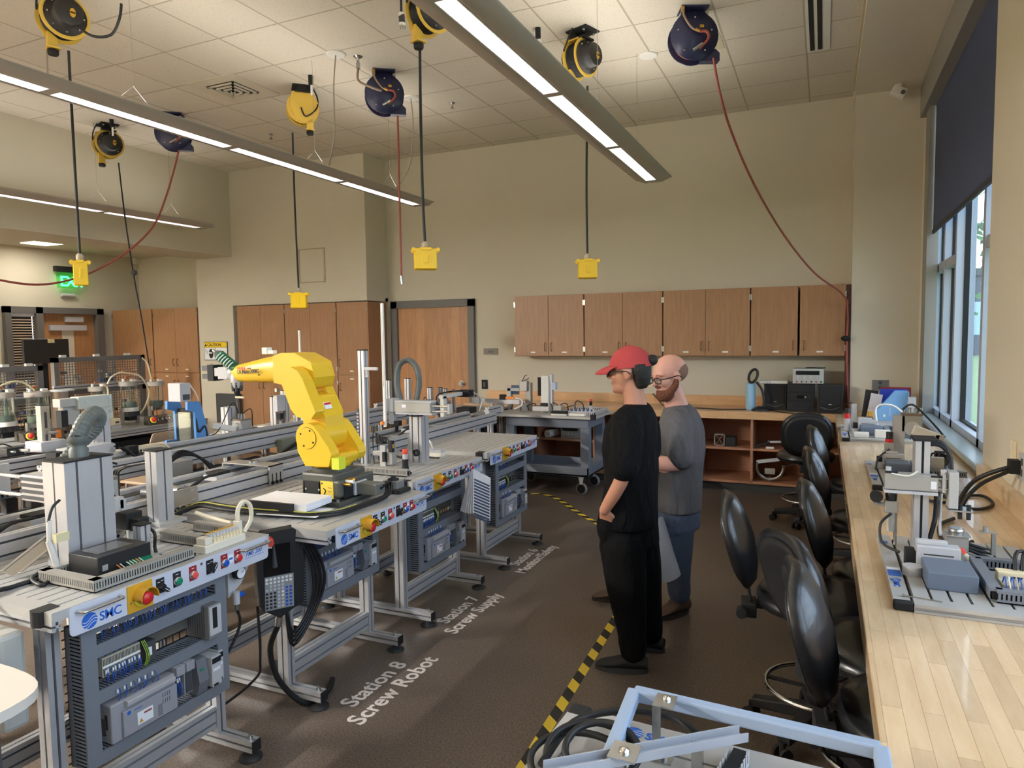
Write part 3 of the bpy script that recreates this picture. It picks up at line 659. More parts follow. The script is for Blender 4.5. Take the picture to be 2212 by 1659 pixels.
hang('dark red hose end drooping down the side of the corner cabinet', [tuple(P(1829, 648, y=7.7)), tuple(P(1831, 690, y=7.72)), tuple(P(1829, 740, y=7.72)), tuple(P(1831, 850, y=7.72)), tuple(P(1833, 880, y=7.72))], .011, HOSE, 'air_hose')
mb = MB(); mb.ball(P(1827, 731, y=7.7), (.045, .045, .028), BLKM); tag(mb.build('hose_stopper'), 'black rubber hose stopper hanging beside the corner cabinet', 'stopper')
hang('straight dark red air hose hanging from the middle navy reel', [tuple(P(859, 250, y=5.42)), tuple(P(861, 340, y=5.42)), tuple(P(864, 470, y=5.42)), tuple(P(867, 598, y=5.42))], .009, HOSE, 'air_hose', par=h2)
mb = MB(); mb.cyl(P(867, 596, y=5.42), P(869, 614, y=5.42), .013, STEEL, n=8); mb.build('hose_coupling', h2)
gp = [(386, 325, 5.42), (375, 370, 5.4), (355, 435, 5.3), (330, 490, 5.15), (280, 540, 4.9), (215, 580, 4.6), (150, 605, 4.3), (80, 615, 4.0), (0, 605, 3.7), (-60, 585, 3.5)]
hang('long red air hose sagging across the EXIT sign and out of view', [tuple(P(a, b, y=c)) for a, b, c in gp], .010, HOSE, 'air_hose', par=h3)
pl = thing('hanging_plug', 'black and white plug dangling from the ceiling beside the long cord', 'plug', tuple(P(868, 40, y=4.0)))
mb = MB(); mb.tube([tuple(P(866, -30, y=4.0)), tuple(P(867, 30, y=4.0))], .008, CABLE); mb.build('lead', pl)
mb = MB(); mb.cyl(P(867, 28, y=4.0), P(869, 54, y=4.0), .020, mat('plug_dark', (58, 58, 58), .5), n=10); mb.build('body', pl)
mb = MB(); mb.cyl(P(867, 28, y=4.0), P(867, 36, y=4.0), .021, WHITE, n=10); mb.cyl(P(869, 50, y=4.0), P(869, 56, y=4.0), .022, WHITE, n=10)
for k in (-5, 0, 5): mb.cyl(P(870+k, 55, y=4.0), P(870+k, 63, y=4.0), .003, STEEL, n=5)
mb.build('prongs', pl)
for px, py, lb in ((671, 168, 'above the middle yellow reel'), (1162, 66, 'between the window-side lamp and its reel'), (241, 262, 'above the farthest yellow reel')):
    y = 5.3; c = P(px, py, z=ZC-.02); t = thing('ceiling_outlet', 'short black cord connector with a white tag hanging '+lb, 'connector', tuple(c))
    mb = MB(); mb.cyl((c.x, c.y, ZC), (c.x, c.y, ZC-.08), .022, BLKM, n=10); mb.build('socket', t)
    mb = MB(); mb.cb((c.x+.01, c.y, ZC-.13), (.03, .002, .09), PAPER); mb.build('paper_tag', t)
mb = MB(); c = P(773, 122, z=ZC); mb.lathe([(.04, 0), (.03, -.01), (.012, -.012), (.012, -.05), (.018, -.055), (.018, -.10)], STEEL, c, n=12)
mb.tube([(c.x, c.y, ZC-.1), (c.x+.0, c.y, ZC-.2), (c.x+.12, c.y+.02, ZC-.27), (c.x+.2, c.y+.05, ZC-.3)], .010, mat('feed_pipe', (0, 0, 0)), 7, 5); tag(mb.build('air_drop'), 'steel air pipe drop feeding the middle navy hose reel', 'pipe')
# ---------------------------------------------------------------- things on the far and back walls
ex = thing('exit_sign', 'green glowing EXIT sign with black top housing above the far door', 'exit sign', (-10.4, 6.93, 2.55))
def wpx(px, py): return P(px, py, x=-10.40)
e0 = wpx(118, 577); e1 = wpx(170, 577)
mb = MB(); mb.box((-10.44, e0.y, e0.z-.06), (-10.36, e1.y, e0.z+.02), BLKM); mb.build('housing', ex)
mb = MB(); mb.box((-10.405, e0.y+.02, e0.z-.30), (-10.395, e1.y-.02, e0.z-.06), glass('exit_acrylic', (.75, .95, .78), .1)); mb.build('acrylic_plate', ex)
mb = MB(); mb.text('EXIT', .21, axes((-10.388, e0.y+.06, e0.z-.27), (0, 1, 0), (0, 0, 1)), mat('exit_green', (60, 235, 120), .5, emit=1.3), .002, .004, space=.86); mb.build('lettering', ex)
c = P(146, 638, x=-10.47); mb = MB(); mb.cyl((-10.46, c.y-.10, c.z), (-10.46, c.y+.10, c.z), .028, LGREY); tag(mb.build('door_sensor'), 'small grey cylindrical sensor on the wall under the EXIT sign', 'sensor')
c = P(291, 564, y=8.1); mb = MB(); mb.cb((c.x, 8.1, c.z), (.13, .1, .1), WHITE); tag(mb.build('wall_speaker', bevel=.01), 'small white box high in the alcove corner', 'speaker')
cs = thing('caution_sign', 'yellow and white CAUTION Eye Protection sign on the beige wall', 'sign', (-8.25, 7.61, 1.45))
s0 = P(443, 778, y=7.612); s1 = P(491, 738, y=7.612); x0, z0, x1, z1 = s0.x, s0.z, s1.x, s1.z; w = x1-x0; h = z1-z0
mb = MB(); mb.box((x0, 7.606, z0), (x1, 7.619, z1), mat('sign_dark', (60, 64, 78), .5)); mb.build('board', cs)
mb = MB(); mb.box((x0+.008, 7.604, z0+.008), (x1-.008, 7.606, z0+h*.68), PAPER); mb.build('white_field', cs)
mb = MB(); mb.box((x0+.008, 7.604, z0+h*.70), (x1-.008, 7.606, z1-.008), mat('sign_yellow', (238, 205, 20), .5)); mb.build('yellow_band', cs)
FX = lambda x, z, y=7.6035: axes((x, y, z), (1, 0, 0), (0, 0, 1))
mb = MB(); mb.text('CAUTION', .062, FX(x0+.065, z0+h*.76), INK, bold=.0012); mb.prism([(0, 0), (.05, 0), (.025, .045)], .001, INK, FX(x0+.012, z0+h*.755)); 
mb.text('Eye', .038, FX(x0+w*.56, z0+h*.46), INK); mb.text('Protection', .038, FX(x0+w*.52, z0+h*.30), INK)
mb.box((x0+w*.5, 7.6025, z0+.02), (x0+w*.51, 7.604, z0+h*.66), INK)
mb.ball((x0+w*.30, 7.603, z0+h*.36), (.045, .003, .07), INK); mb.box((x0+w*.2, 7.599, z0+h*.36), (x0+w*.36, 7.6, z0+h*.44), PAPER)
for k in range(3): mb.beam((x0+w*.05, 7.603, z0+h*(.4+k*.1)), (x0+w*.15, 7.603, z0+h*(.36+k*.06)), .003, .003, INK)
mb.build('lettering', cs)
mb = MB(); mb.box((-4.03, 8.085, 1.42), (-3.83, 8.1, 1.50), mat('plaque', (126, 120, 112), .5)); mb.text('103A', .035, axes((-3.93, 8.084, 1.445), (1, 0, 0), (0, 0, 1)), INK, align='CENTER'); tag(mb.build('room_sign'), 'small grey room number plaque 103A beside the closet door', 'sign')
mb = MB(); mb.box((-4.065, 8.08, .97), (-3.985, 8.1, 1.09), BLKM); mb.box((-4.04, 8.077, 1.0), (-4.01, 8.08, 1.06), DGREY); tag(mb.build('card_reader', bevel=.004), 'black card reader on the wall beside the closet door', 'card reader')
t = thing('wall_outlet', 'cream four-gang wall outlet behind the bald man', 'outlet', (-2.0, 8.09, 1.1)); c = P(1400, 823, y=8.09)
mb = MB(); mb.cb((c.x, 8.095, c.z), (.09, .01, .14), CREAM); mb.build('plate', t)
for a in (-.02, .02):
    for b in (-.03, .03): mb = MB(); mb.cb((c.x+a, 8.088, c.z+b), (.025, .004, .03), DGREY); mb.build('socket', t)
def outlet(label, p, M, w=.075, h=.115, m=None):
    t = thing('wall_outlet', label, 'outlet', tuple(p)); mb = MB(M); mb.cb((0, 0, .004), (w, h, .008), m or CREAM); mb.build('plate', t)
    for s in (-.024, .024): mb = MB(M); mb.cb((0, s, .009), (.026, .03, .003), DGREY if m else WHITE); mb.build('socket', t)
c = P(2191, 978, x=.818); outlet('cream wall outlet above the window counter', c, axes(c, (0, -1, 0), (0, 0, 1)))
c = P(2212, 1010, x=.818); outlet('steel wall outlet with black plugs at the edge of view', c, axes(c, (0, -1, 0), (0, 0, 1)), .12, .12, LGREY)
c = P(1901, 832, y=7.745); outlet('grey wall outlet on the column above the upright folders', c, axes(c, (1, 0, 0), (0, 0, 1)), .14, .1, mat('outlet_grey', (120, 120, 116), .5))
c = P(467, 795, y=7.61); mb = MB(); mb.cb((P(455, 805, y=7.61).x, 7.60, 1.27), (.09, .02, .07), LGREY); tag(mb.build('thermostat'), 'small thermostat under the CAUTION sign', 'thermostat')
pn = P(0, 745, x=-10.48); mb = MB(); mb.box((-10.495, 5.6, 1.25), (-10.48, 5.93, 1.70), CREAM); mb.box((-10.479, 5.64, 1.30), (-10.477, 5.89, 1.66), PAPER); mb.box((-10.477, 5.66, 1.60), (-10.476, 5.88, 1.64), GOLD); tag(mb.build('notice_board'), 'pale framed notice on the wall at the edge of view beside the far door frame', 'notice')
mb = MB(); a = P(466, 850, y=7.55); b = P(505, 900, y=7.55); mb.box((a.x, 7.55, b.z-.1), (b.x+.12, 7.6, a.z), DGREY); tag(mb.build('metal_box'), 'dark grey panel leaning on the wall under the CAUTION sign', 'panel')
# ---------------------------------------------------------------- workstations of the training line
def wires_bunch(mb, x, ya, yb, z, n, drop, m=None, out=.03, r=.0016):
    for k in range(n):
        y = ya+(yb-ya)*(k+.5)/n; dy = RND.uniform(-.008, .008); dx = RND.uniform(0, out)
        mb.tube([(x, y, z), (x+dx, y+dy*.5, z-drop*.5), (x-.01, y+dy, z-drop)], r, m or WIRE, 4, 3)
        if k % 2 == 0: mb.cb((x+dx*.4, y+dy*.2, z-drop*.12), (.005, .005, .014), LBL)
def smc_logo(mb, o, xd, up, s, text=True):
    """blue disc with three white waves and the letters; s = letter height"""
    xd, up = Vector(xd), Vector(up); o = Vector(o); M = axes(o, xd, up); n = xd.cross(up)
    r = s*.85; mb.prism([(r*math.cos(2*PI*k/28), r*math.sin(2*PI*k/28)+s*.45) for k in range(28)], .0006, BLUE, M)
    M2 = axes(o+n*.0008, xd, up)
    for k in range(3):
        pts = []; y0 = s*.45+(k-1)*r*.36-r*.12
        xs_ = [(-.98+.14*j) for j in range(15)]
        up_ = [(r*x*math.sqrt(max(0, 1-((k-1)*.36)**2)), y0+r*.30*math.sin(x*2.6)) for x in xs_]
        dn = [(a, b-r*.10) for a, b in up_][::-1]
        mb.prism(dn+up_, .0004, PANEL, M2)
    if text: mb.text('SMC', s*1.35, axes(o+xd*(r*1.25), xd, up), BLUE, .0008, s*.02, space=.95)
def pushbutton(t, M, m, plate, name='push_button'):
    mb = MB(M); mb.box((-.016, -.026, 0), (.016, .026, .002), plate); mb.box((-.006, .017, .002), (.006, .019, .0025), PAPER)
    mb.lathe([(.0155, 0), (.0155, .008), (.013, .010)], STEEL, (0, -.006, .002), (0, 0, 1), 20); b = mb.build(name, t)
    mb = MB(M); mb.lathe([(.0125, .008), (.0125, .014), (.010, .016)], m, (0, -.006, .002), (0, 0, 1), 20); mb.build('cap', b)
def selector(t, M, a):
    mb = MB(M); mb.box((-.016, -.026, 0), (.016, .026, .002), BLKM); mb.box((-.012, .013, .002), (-.002, .015, .0025), PAPER); mb.box((.002, .016, .002), (.012, .018, .0025), PAPER)
    mb.lathe([(.0155, 0), (.0145, .012)], BLACK, (0, -.006, .002), (0, 0, 1), 18); b = mb.build('selector_switch', t)
    R_ = M @ Matrix.Translation((0, -.006, .012)) @ Matrix.Rotation(a, 4, 'Z')
    mb = MB(R_); mb.prism([(-.014, -.006), (.016, -.007), (.026, 0), (.016, .007), (-.014, .006)], .014, BLACK); mb.box((.0, -.001, .014), (.022, .001, .0146), PAPER); mb.build('lever', b)
def front_panel(t, x, ya, L, zt=.858, hh=.092, detail=True):
    """ya = end by the SMC mark; faces +x"""
    z0 = zt-hh; A = lambda u, v, d=0: axes((x+.004+d, ya+u, z0+v), (0, 1, 0), (0, 0, 1)); k = L/.825
    mb = MB(); r = .014; pts = []
    for cx_, cy_, a0 in ((L-r, hh-r, 0), (r, hh-r, 1), (r, r, 2), (L-r, r, 3)):
        for j in range(4): a = PI/2*(a0+j/3); pts.append((cx_+r*math.cos(a), cy_+r*math.sin(a)))
    mb.prism(pts, .004, PANEL, axes((x, ya, z0), (0, 1, 0), (0, 0, 1))); fp = mb.build('control_panel', t)
    mb = MB(); smc_logo(mb, Vector((x+.0045, ya+.062*k, z0+.017)), (0, 1, 0), (0, 0, 1), .030*k); mb.build('maker_logo', fp)
    mb = MB(); mb.text('FMS 200', .024*k, A(.705*k, .038), BLUE, .0005, .0003, shear=.3); mb.box((x+.004, ya+.700*k, z0+.030), (x+.0048, ya+.80*k, z0+.0316), BLUE); mb.build('model_lettering', fp)
    for u0, u1 in ((.022, .165), (.67, .815)):
        zz = z0+.074; mb = MB(); mb.tube([(x, ya+u0*k, zz), (x+.028, ya+(u0+.004)*k, zz), (x+.034, ya+(u0+.02)*k, zz), (x+.034, ya+(u1-.02)*k, zz), (x+.028, ya+(u1-.004)*k, zz), (x, ya+u1*k, zz)], .005, STEEL, 8, 4); mb.build('pull_handle', t)
    # emergency stop
    e0 = .19*k; w = .094*k; es_M = A(e0+w/2, .047)
    mb = MB(); pts = [(w/2*sx-(.008*sx), .047*sy-(0)) for sx, sy in ((-1, -1), (1, -1), (1, 1), (-1, 1))]
    mb.T = es_M; mb.box((-w/2, -.047, 0), (w/2, .045, .004), GOLD)
    for sx in (-1, 1): mb.ball((sx*(w/2-.01), -.012, .004), (.004, .004, .003), STEEL, 8, 5)
    es = mb.build('stop_plate', t, .003)
    mb = MB(es_M); mb.lathe([(.030, 0), (.030, .004)], mat('stop_yellow', (222, 214, 70), .45), (0.004, -.004, .004), (0, 0, 1), 26); mb.build('stop_ring', es)
    mb = MB(es_M); n = 14
    ring = [[(.004+.030*math.cos(a)*q, -.002+.034*math.sin(a)*q, d) for a in [PI*(-.05+1.1*j/n) for j in range(n+1)]+[PI*(-.05+1.1*j/n) for j in range(n, -1, -1)] for q in [1]] for d in (.004, .05)]
    out = [(.004+.034*math.cos(PI*(-.05+1.1*j/n)), .0+.036*math.sin(PI*(-.05+1.1*j/n))) for j in range(n+1)]
    inn = [(.004+.031*math.cos(PI*(-.05+1.1*j/n)), .0+.033*math.sin(PI*(-.05+1.1*j/n))) for j in range(n, -1, -1)]
    mb.prism(out+inn, .048, GOLD, None, True); mb.build('stop_guard', es)
    mb = MB(es_M); mb.cyl((.004, -.003, .004), (.004, -.003, .02), .014, BLACK); mb.lathe([(.015, .02), (.021, .026), (.022, .034), (.018, .040), (0, .042)], RED, (.004, -.003, 0), (0, 0, 1), 26, False); mb.build('stop_button', es)
    RP = mat('red_plate', (150, 34, 40), .5)
    selector(t, A(.316*k, .055), -.7)
    pushbutton(t, A(.384*k, .055), GREEN, BLKM); pushbutton(t, A(.452*k, .055), mat('coral', (226, 84, 78), .35), RP)
    mb = MB(A(.49*k, .078)); mb.cyl((0, 0, 0), (0, 0, .003), .005, STEEL, n=10); mb.build('lock_screw', t)
    selector(t, A(.528*k, .055), .9)
    pushbutton(t, A(.596*k, .055), BLUEP, RP); pushbutton(t, A(.662*k, .055), RED, RP)
    mb = MB(A(.629*k, .055)); mb.box((-.012, -.016, 0), (.012, .016, .001), PAPER); mb.box((-.009, -.004, .001), (.009, .004, .0013), BLUE); mb.build('notice_sticker', t)
    return fp
def duct(mb, p0, p1, w, h, m, up=(0, 0, 1), pitch=.0125, lid=True):
    """slotted wiring duct: comb walls with a lid; w across, h tall along up"""
    p0, p1 = Vector(p0), Vector(p1); L = (p1-p0).length; M = frame(p0, p1-p0, up)
    mb.box((-w/2, -h/2, 0), (w/2, -h/2+.003, L), m, M)
    if lid: mb.box((-w/2-.001, h/2-.008, 0), (w/2+.001, h/2, L), m, M)
    mb.box((-w/2, -h/2, 0), (-w/2+.0015, -h*.22, L), m, M); mb.box((w/2-.0015, -h/2, 0), (w/2, -h*.22, L), m, M)
    mb.box((-w/2+.006, -h/2+.003, .002), (w/2-.006, h*.2, L-.002), BLKM, M)
    n = int(L/pitch)
    for k in range(n):
        z = L*(k+.5)/n
        for s in (-1, 1): mb.box((s*w/2-.0008, -h*.22, z-pitch*.3), (s*w/2+.0008, h/2-.006, z+pitch*.3), m, M)
def controller(t, x, y, z, s=1.0):
    """long rack controller with two slim expansion modules"""
    PL = mat('controller_grey', (152, 152, 158), .45)
    L = .25*s; mb = MB(); mb.box((x-.09, y, z), (x+.0, y+L, z+.135), PL); c = mb.build('controller', t, .006)
    mb = MB(); mb.box((x, y+.035, z+.01), (x+.012, y+L-.004, z+.10), PL); mb.prism([(0, .102), (.028, .112), (.03, .13), (0, .135)], L-.06, mat('controller_lid', (176, 174, 176), .4), axes((x-.012, y+L-.012, z), (1, 0, 0), (0, 0, 1))); mb.build('cover', c, .003)
    mb = MB(); mb.box((x+.012, y+.085, z+.028), (x+.0126, y+.145, z+.072), PAPER); mb.prism([(0, 0), (.016, 0), (.008, .014)], .0005, GOLD, axes((x+.0127, y+.09, z+.034), (0, 1, 0), (0, 0, 1))); mb.box((x+.0127, y+.11, z+.058), (x+.0131, y+.14, z+.064), mat('brown_print', (140, 60, 40), .6)); mb.build('warning_label', c)
    mb = MB(); mb.cyl((x+.012, y+.055, z+.088), (x+.0126, y+.055, z+.088), .007, BLUE); mb.box((x+.012, y+.075, z+.086), (x+.0126, y+.105, z+.089), BLUE)
    for a in range(2):
        for b in range(4): mb.box((x+.012, y+.185+b*.009, z+.055+a*.022), (x+.0126, y+.187+b*.009, z+.070+a*.022), DGREY)
    for a in range(6): mb.box((x+.012, y+.165, z+.02+a*.007), (x+.0126, y+.182, z+.0225+a*.007), DGREY)
    mb.build('printing', c)
    mb = MB(); mb.box((x-.02, y+.002, z+.05), (x-.03, y-.002, z+.10), BLKM); mb.box((x-.045, y-.004, z+.03), (x-.025, y, z+.085), STEEL); mb.build('serial_port', c)
    mb = MB()
    for k in range(2):
        y0 = y+L+.004+k*.042; mb.box((x-.09, y0, z+.025), (x-.012, y0+.036, z+.15), PL); mb.box((x-.012, y0+.0, z+.115), (x+.004, y0+.038, z+.15), PL)
        mb.box((x-.012, y0+.004, z+.03), (x-.008, y0+.032, z+.112), DGREY)
    e = mb.build('expansion_module', t, .004)
    mb = MB(); wires_bunch(mb, x-.004, y+L+.006, y+L+.018, z+.11, 6, .08); mb.build('loose_wiring', e)
    return c
def station(name_label, y0, y1, xf, mode='full', p0=None, p1=None, xr=-2.76, cap=True, feet=None):
    Z = .86; t = thing('workstation', name_label, 'workstation', ((xf+xr)/2, (y0+y1)/2, 0), 'aluminium workstations along the aisle')
    p0 = y0+.05 if p0 is None else p0; p1 = y1 if p1 is None else p1
    mb = MB(); mb.box((xr+.002, y0+.01, Z-.028), (xf-.002, y1-.01, Z-.021), ALUD)  # dark underlay colours in the shade seen between the planks
    ins = .055; n = 13; wx = (xf-xr)/n
    mb.box((xr, y0, Z-.03), (xf, y0+ins, Z), ALUP); mb.box((xr, y1-ins, Z-.03), (xf, y1, Z), ALUP)
    for k in range(n): mb.box((xr+k*wx+(.005 if k else 0), y0+ins, Z-.02), (xr+(k+1)*wx-(.005 if k < n-1 else 0), y1-ins, Z), ALUP)
    mb.build('slotted_top', t)
    for y in (y0, y1-.03):
        mb = MB(); mb.ext((xr, y+.015, Z-.045), (xf, y+.015, Z-.045), .03, .03); mb.build('edge_rail', t)
    mb = MB(); mb.ext((xr+.03, y0, Z-.055), (xr+.03, y1, Z-.055), .045, .045); mb.build('rear_rail', t)
    if cap:
        mb = MB(); mb.prism([(0, 0), (.062, 0), (.062, .05), (.0, .05), (-.01, .025)], .048, BLKM, axes((xf-.035, y0-.012, Z-.046), (0, 1, 0), (-1, 0, 0))); mb.build('corner_cap', t, .006)
    front_panel(t, xf, p0, p1-p0)
    la, lb = feet if feet else (y0+.11, y1-.11)
    for xx in (-2.24, -2.70):
        for yy in (la, lb):
            mb = MB(); mb.ext((xx, yy, .08), (xx, yy, Z-.05), .045, .06 if xx > -2.5 else .06, nw=1, nh=1, up=(1, 0, 0)); mb.build('leg', t)
        mb = MB(); mb.ext((xx, la+.022, .145), (xx, lb-.022, .145), .045, .09, nh=2); mb.build('cross_beam', t)
    for yy in (la, lb):
        mb = MB(); mb.ext((-2.82, yy, .057), (-2.03, yy, .057), .045, .045); mb.box((-2.03, yy-.022, .035), (-2.026, yy+.022, .08), BLKM); fr = mb.build('foot_rail', t)
        for xx in (-2.79, -2.06):
            mb = MB(); mb.lathe([(.046, 0), (.046, .006), (.02, .016), (.013, .02), (.012, .03)], RUB, (xx, yy, 0), n=18); lf = mb.build('levelling_foot', t)
            mb = MB(); mb.cyl((xx, yy, .02), (xx, yy, .098), .006, STEEL, n=8); mb.cyl((xx, yy, .08), (xx, yy, .086), .012, STEEL, n=6); mb.build('stud', lf)
    # wiring frame under the top
    ya, yb = la+.045, lb-.02; zb = .28 if mode != 'short' else .43; zt = .75; xo = -2.14; dp = .085; G = GREY
    for yy in (ya+.025, yb-.02):
        mb = MB(); duct(mb, (xo-dp/2, yy, zb), (xo-dp/2, yy, zt), .048, dp, G, (1, 0, 0)); mb.build('upright_duct', t)
    rows = [.30, .505, .66] if mode != 'short' else [.45, .66]
    for z in rows+[.745]:
        if z == .745 and mode == 'short': continue
        mb = MB(); duct(mb, (xo-dp/2, ya+.05, z), (xo-dp/2, yb-.045, z), .042, dp, G, (1, 0, 0)); mb.build('wiring_duct', t)
    mb = MB(); 
    k = 0
    while ya+.05+k*.03 < yb: mb.box((xo-dp-.012, ya+.05+k*.03, zb), (xo-dp-.009, ya+.0535+k*.03, zt), BLKM); k += 1
    k = 0
    while zb+k*.03 < zt: mb.box((xo-dp-.014, ya, zb+k*.03), (xo-dp-.011, yb, zb+k*.03+.0035), BLKM); k += 1
    mb.build('wire_grid', t)
    s_ = (yb-ya)/.58
    z1 = rows[0]+.03
    controller(t, xo+.015, ya+.075, z1, s_)
    mb = MB(); xq = xo-.01
    mb.prism([(0, 0), (.10, 0), (.115, .05), (.10, .135), (0, .135)], .045, mat('switch_grey', (112, 114, 122), .45), axes((xo-.09, ya+.42*s_+.045, z1), (1, 0, 0), (0, 0, 1))); mb.box((xo+.012, ya+.43*s_, z1+.09), (xo+.02, ya+.45*s_, z1+.10), GREEN); mb.build('network_module', t, .003)
    for k, (yy, w) in enumerate(((ya+.475*s_, .045), (ya+.527*s_, .022))):
        mb = MB(); mb.box((xo-.08, yy, z1+.01), (xo+.03-.02*k, yy+w, z1+.125), LGREY); ps = mb.build('power_supply', t, .002)
        mb = MB(); mb.box((xo-.02, yy+.002, z1+.10), (xo+.032-.02*k, yy+w-.002, z1+.12), BLKM); mb.box((xo+.0305-.02*k, yy+.006, z1+.07), (xo+.0315-.02*k, yy+w-.006, z1+.08), PAPER); mb.box((xo+.0305-.02*k, yy+.006, z1+.012), (xo+.0315-.02*k, yy+w*.6, z1+.02), BLKM); mb.build('terminals', ps)
    mb = MB(); wires_bunch(mb, xo+.0, ya+.1, ya+.26*s_, z1+.175, 12, .05, out=.02)
    if mode == 'full': wires_bunch(mb, xo-.03, ya+.06, yb-.25, .735, 22, .07); wires_bunch(mb, xo-.03, yb-.24, yb-.06, .735, 16, .07)
    else: wires_bunch(mb, xo-.03, ya+.06, yb-.35, .72, 12, .06)
    mb.build('wiring', t)
    if mode != 'short':
        z2 = rows[1]+.03; mb = MB(); mb.box((xo-.085, ya+.06, z2+.03), (xo-.075, yb-.05, z2+.065), mat('rail_zinc', (150, 146, 138), .35, .7)); mb.build('mounting_rail', t)
        mb = MB(); mb.box((xo-.075, ya+.085, z2+.015), (xo-.03, ya+.225, z2+.08), mat('terminal_beige', (188, 180, 160), .5)); mb.box((xo-.03, ya+.085, z2+.045), (xo-.028, ya+.225, z2+.052), LBL)
        for q in range(26): mb.box((xo-.031, ya+.088+q*.0053, z2+.018), (xo-.0285, ya+.090+q*.0053, z2+.075), DGREY)
        tb = mb.build('terminal_block', t)
        mb = MB(); wires_bunch(mb, xo-.028, ya+.087, ya+.223, z2+.04, 22, .06, out=.02); wires_bunch(mb, xo-.04, ya+.087, ya+.223, z2+.13, 18, .06, out=.02)
        for q in range(3): mb.tube([(xo-.03, ya+.23+q*.006, z2+.08), (xo-.01, ya+.235+q*.006, z2+.03), (xo-.03, ya+.232+q*.006, z2-.02)], .002, mat('earth_wire', (140, 170, 60), .5), 4, 3)
        mb.build('terminal_wiring', tb)
        mb = MB(); mb.box((xo-.075, ya+.245, z2), (xo-.02, ya+.28, z2+.07), DGREY); mb.box((xo-.02, ya+.25, z2+.02), (xo-.019, ya+.263, z2+.05), PAPER); mb.build('relay', t)
    if mode == 'full':
        z2 = rows[1]+.026; yy = yb-.115
        mb = MB(); mb.box((xo-.09, yy, z2), (xo+.035, yy+.055, z2+.13), mat('drive_grey', (126, 124, 122), .45))
        for q in range(9): mb.box((xo-.085+q*.012, yy-.002, z2+.005), (xo-.081+q*.012, yy, z2+.125), DGREY)
        dv = mb.build('motor_drive', t, .003)
        mb = MB(); mb.box((xo+.035, yy, z2+.015), (xo+.041, yy+.055, z2+.125), LGREY); mb.box((xo+.041, yy+.014, z2+.04), (xo+.0415, yy+.036, z2+.12), BLKM); mb.build('face', dv, .002)
    return t
st9 = station('closest aluminium workstation, black controller in a square duct frame on top', 1.27, 2.16, -2.085, 'full', 1.32, 2.148, feet=(1.345, 1.99))
st8 = station('aluminium workstation carrying the yellow robot, with the teach pendant on its side', 2.28, 3.08, -1.885, 'short', 2.335, 3.075, cap=False, feet=(2.40, 3.02))
st7 = station('aluminium workstation with the tall thin column, between the robot and the empty top', 3.24, 4.10, -2.07, 'mid', 3.27, 4.095, feet=(3.36, 4.0))
st6 = station('bare-topped aluminium workstation farthest along the aisle', 4.24, 5.15, -2.10, 'mid', 4.28, 5.14, feet=(4.41, 5.04))
# floor lettering beside the stations
def lettering(label, px, py, lines, size, cat='floor lettering'):
    p = P(px, py, z=.0015); mb = MB(); M = axes((p.x, p.y, .0008), (0, 1, 0), (-1, 0, 0))
    mb.text(lines, size, M, mat('floor_white', (216, 208, 204), .5), .0004, size*.02, 'CENTER', line=.95); o = tag(mb.build('floor_lettering'), label, cat, 'white station names on the floor')
    o['group'] = 'white station names on the floor'
lettering('white floor lettering reading Station 8 Screw Robot', 826, 1478, 'Station 8\nScrew Robot', .125)
lettering('white floor lettering reading Station 7 Screw Supply', 1003, 1318, 'Station 7\nScrew Supply', .118)
lettering('white floor lettering reading Station 6 Monitor Safety', 1142, 1204, 'Station 6\nMonitor/Safety', .112)
# hazard tape
TY = mat('tape_yellow', (232, 200, 60), .5); TK = mat('tape_black', (38, 36, 34), .6)
def tape(label, pts, w, first=0, hide=()):
    pts = spline([Vector(p) for p in pts], 8) if len(pts) > 2 else [Vector(p) for p in pts]
    L = [0]
    for a, b in zip(pts[:-1], pts[1:]): L.append(L[-1]+(b-a).length)
    def at(s_):
        s_ = max(0, min(L[-1]-1e-6, s_))
        for i in range(len(L)-1):
            if L[i+1] >= s_: f = (s_-L[i])/(L[i+1]-L[i]); d = (pts[i+1]-pts[i]).normalized(); return pts[i].lerp(pts[i+1], f), Vector((-d.y, d.x, 0))
    mb = MB(); n = int(L[-1]/.085)
    for k in range(n):
        a, b = L[-1]*k/n, L[-1]*(k+1)/n; sk = w*.95
        p1, n1 = at(a); p2, n2 = at(b); p3, n3 = at(b-sk); p4, n4 = at(a-sk)
        mb.add([p1+n1*w/2, p2+n2*w/2, p3-n3*w/2, p4-n4*w/2], [(0, 1, 2, 3)], (TY, TK)[k % 2])
    return tag(mb.build('hazard_tape'), label, 'floor tape')
tape('straight yellow and black striped tape on the floor under the red-capped person', [P(1120, 1672, z=.0012), P(1338, 1322, z=.0012)], .05)
tape('curved yellow and black striped tape on the floor behind the stations', [P(1118, 1069, z=.0012), P(1165, 1066, z=.0012), P(1205, 1078, z=.0012), P(1250, 1108, z=.0012), P(1300, 1136, z=.0012)], .05)
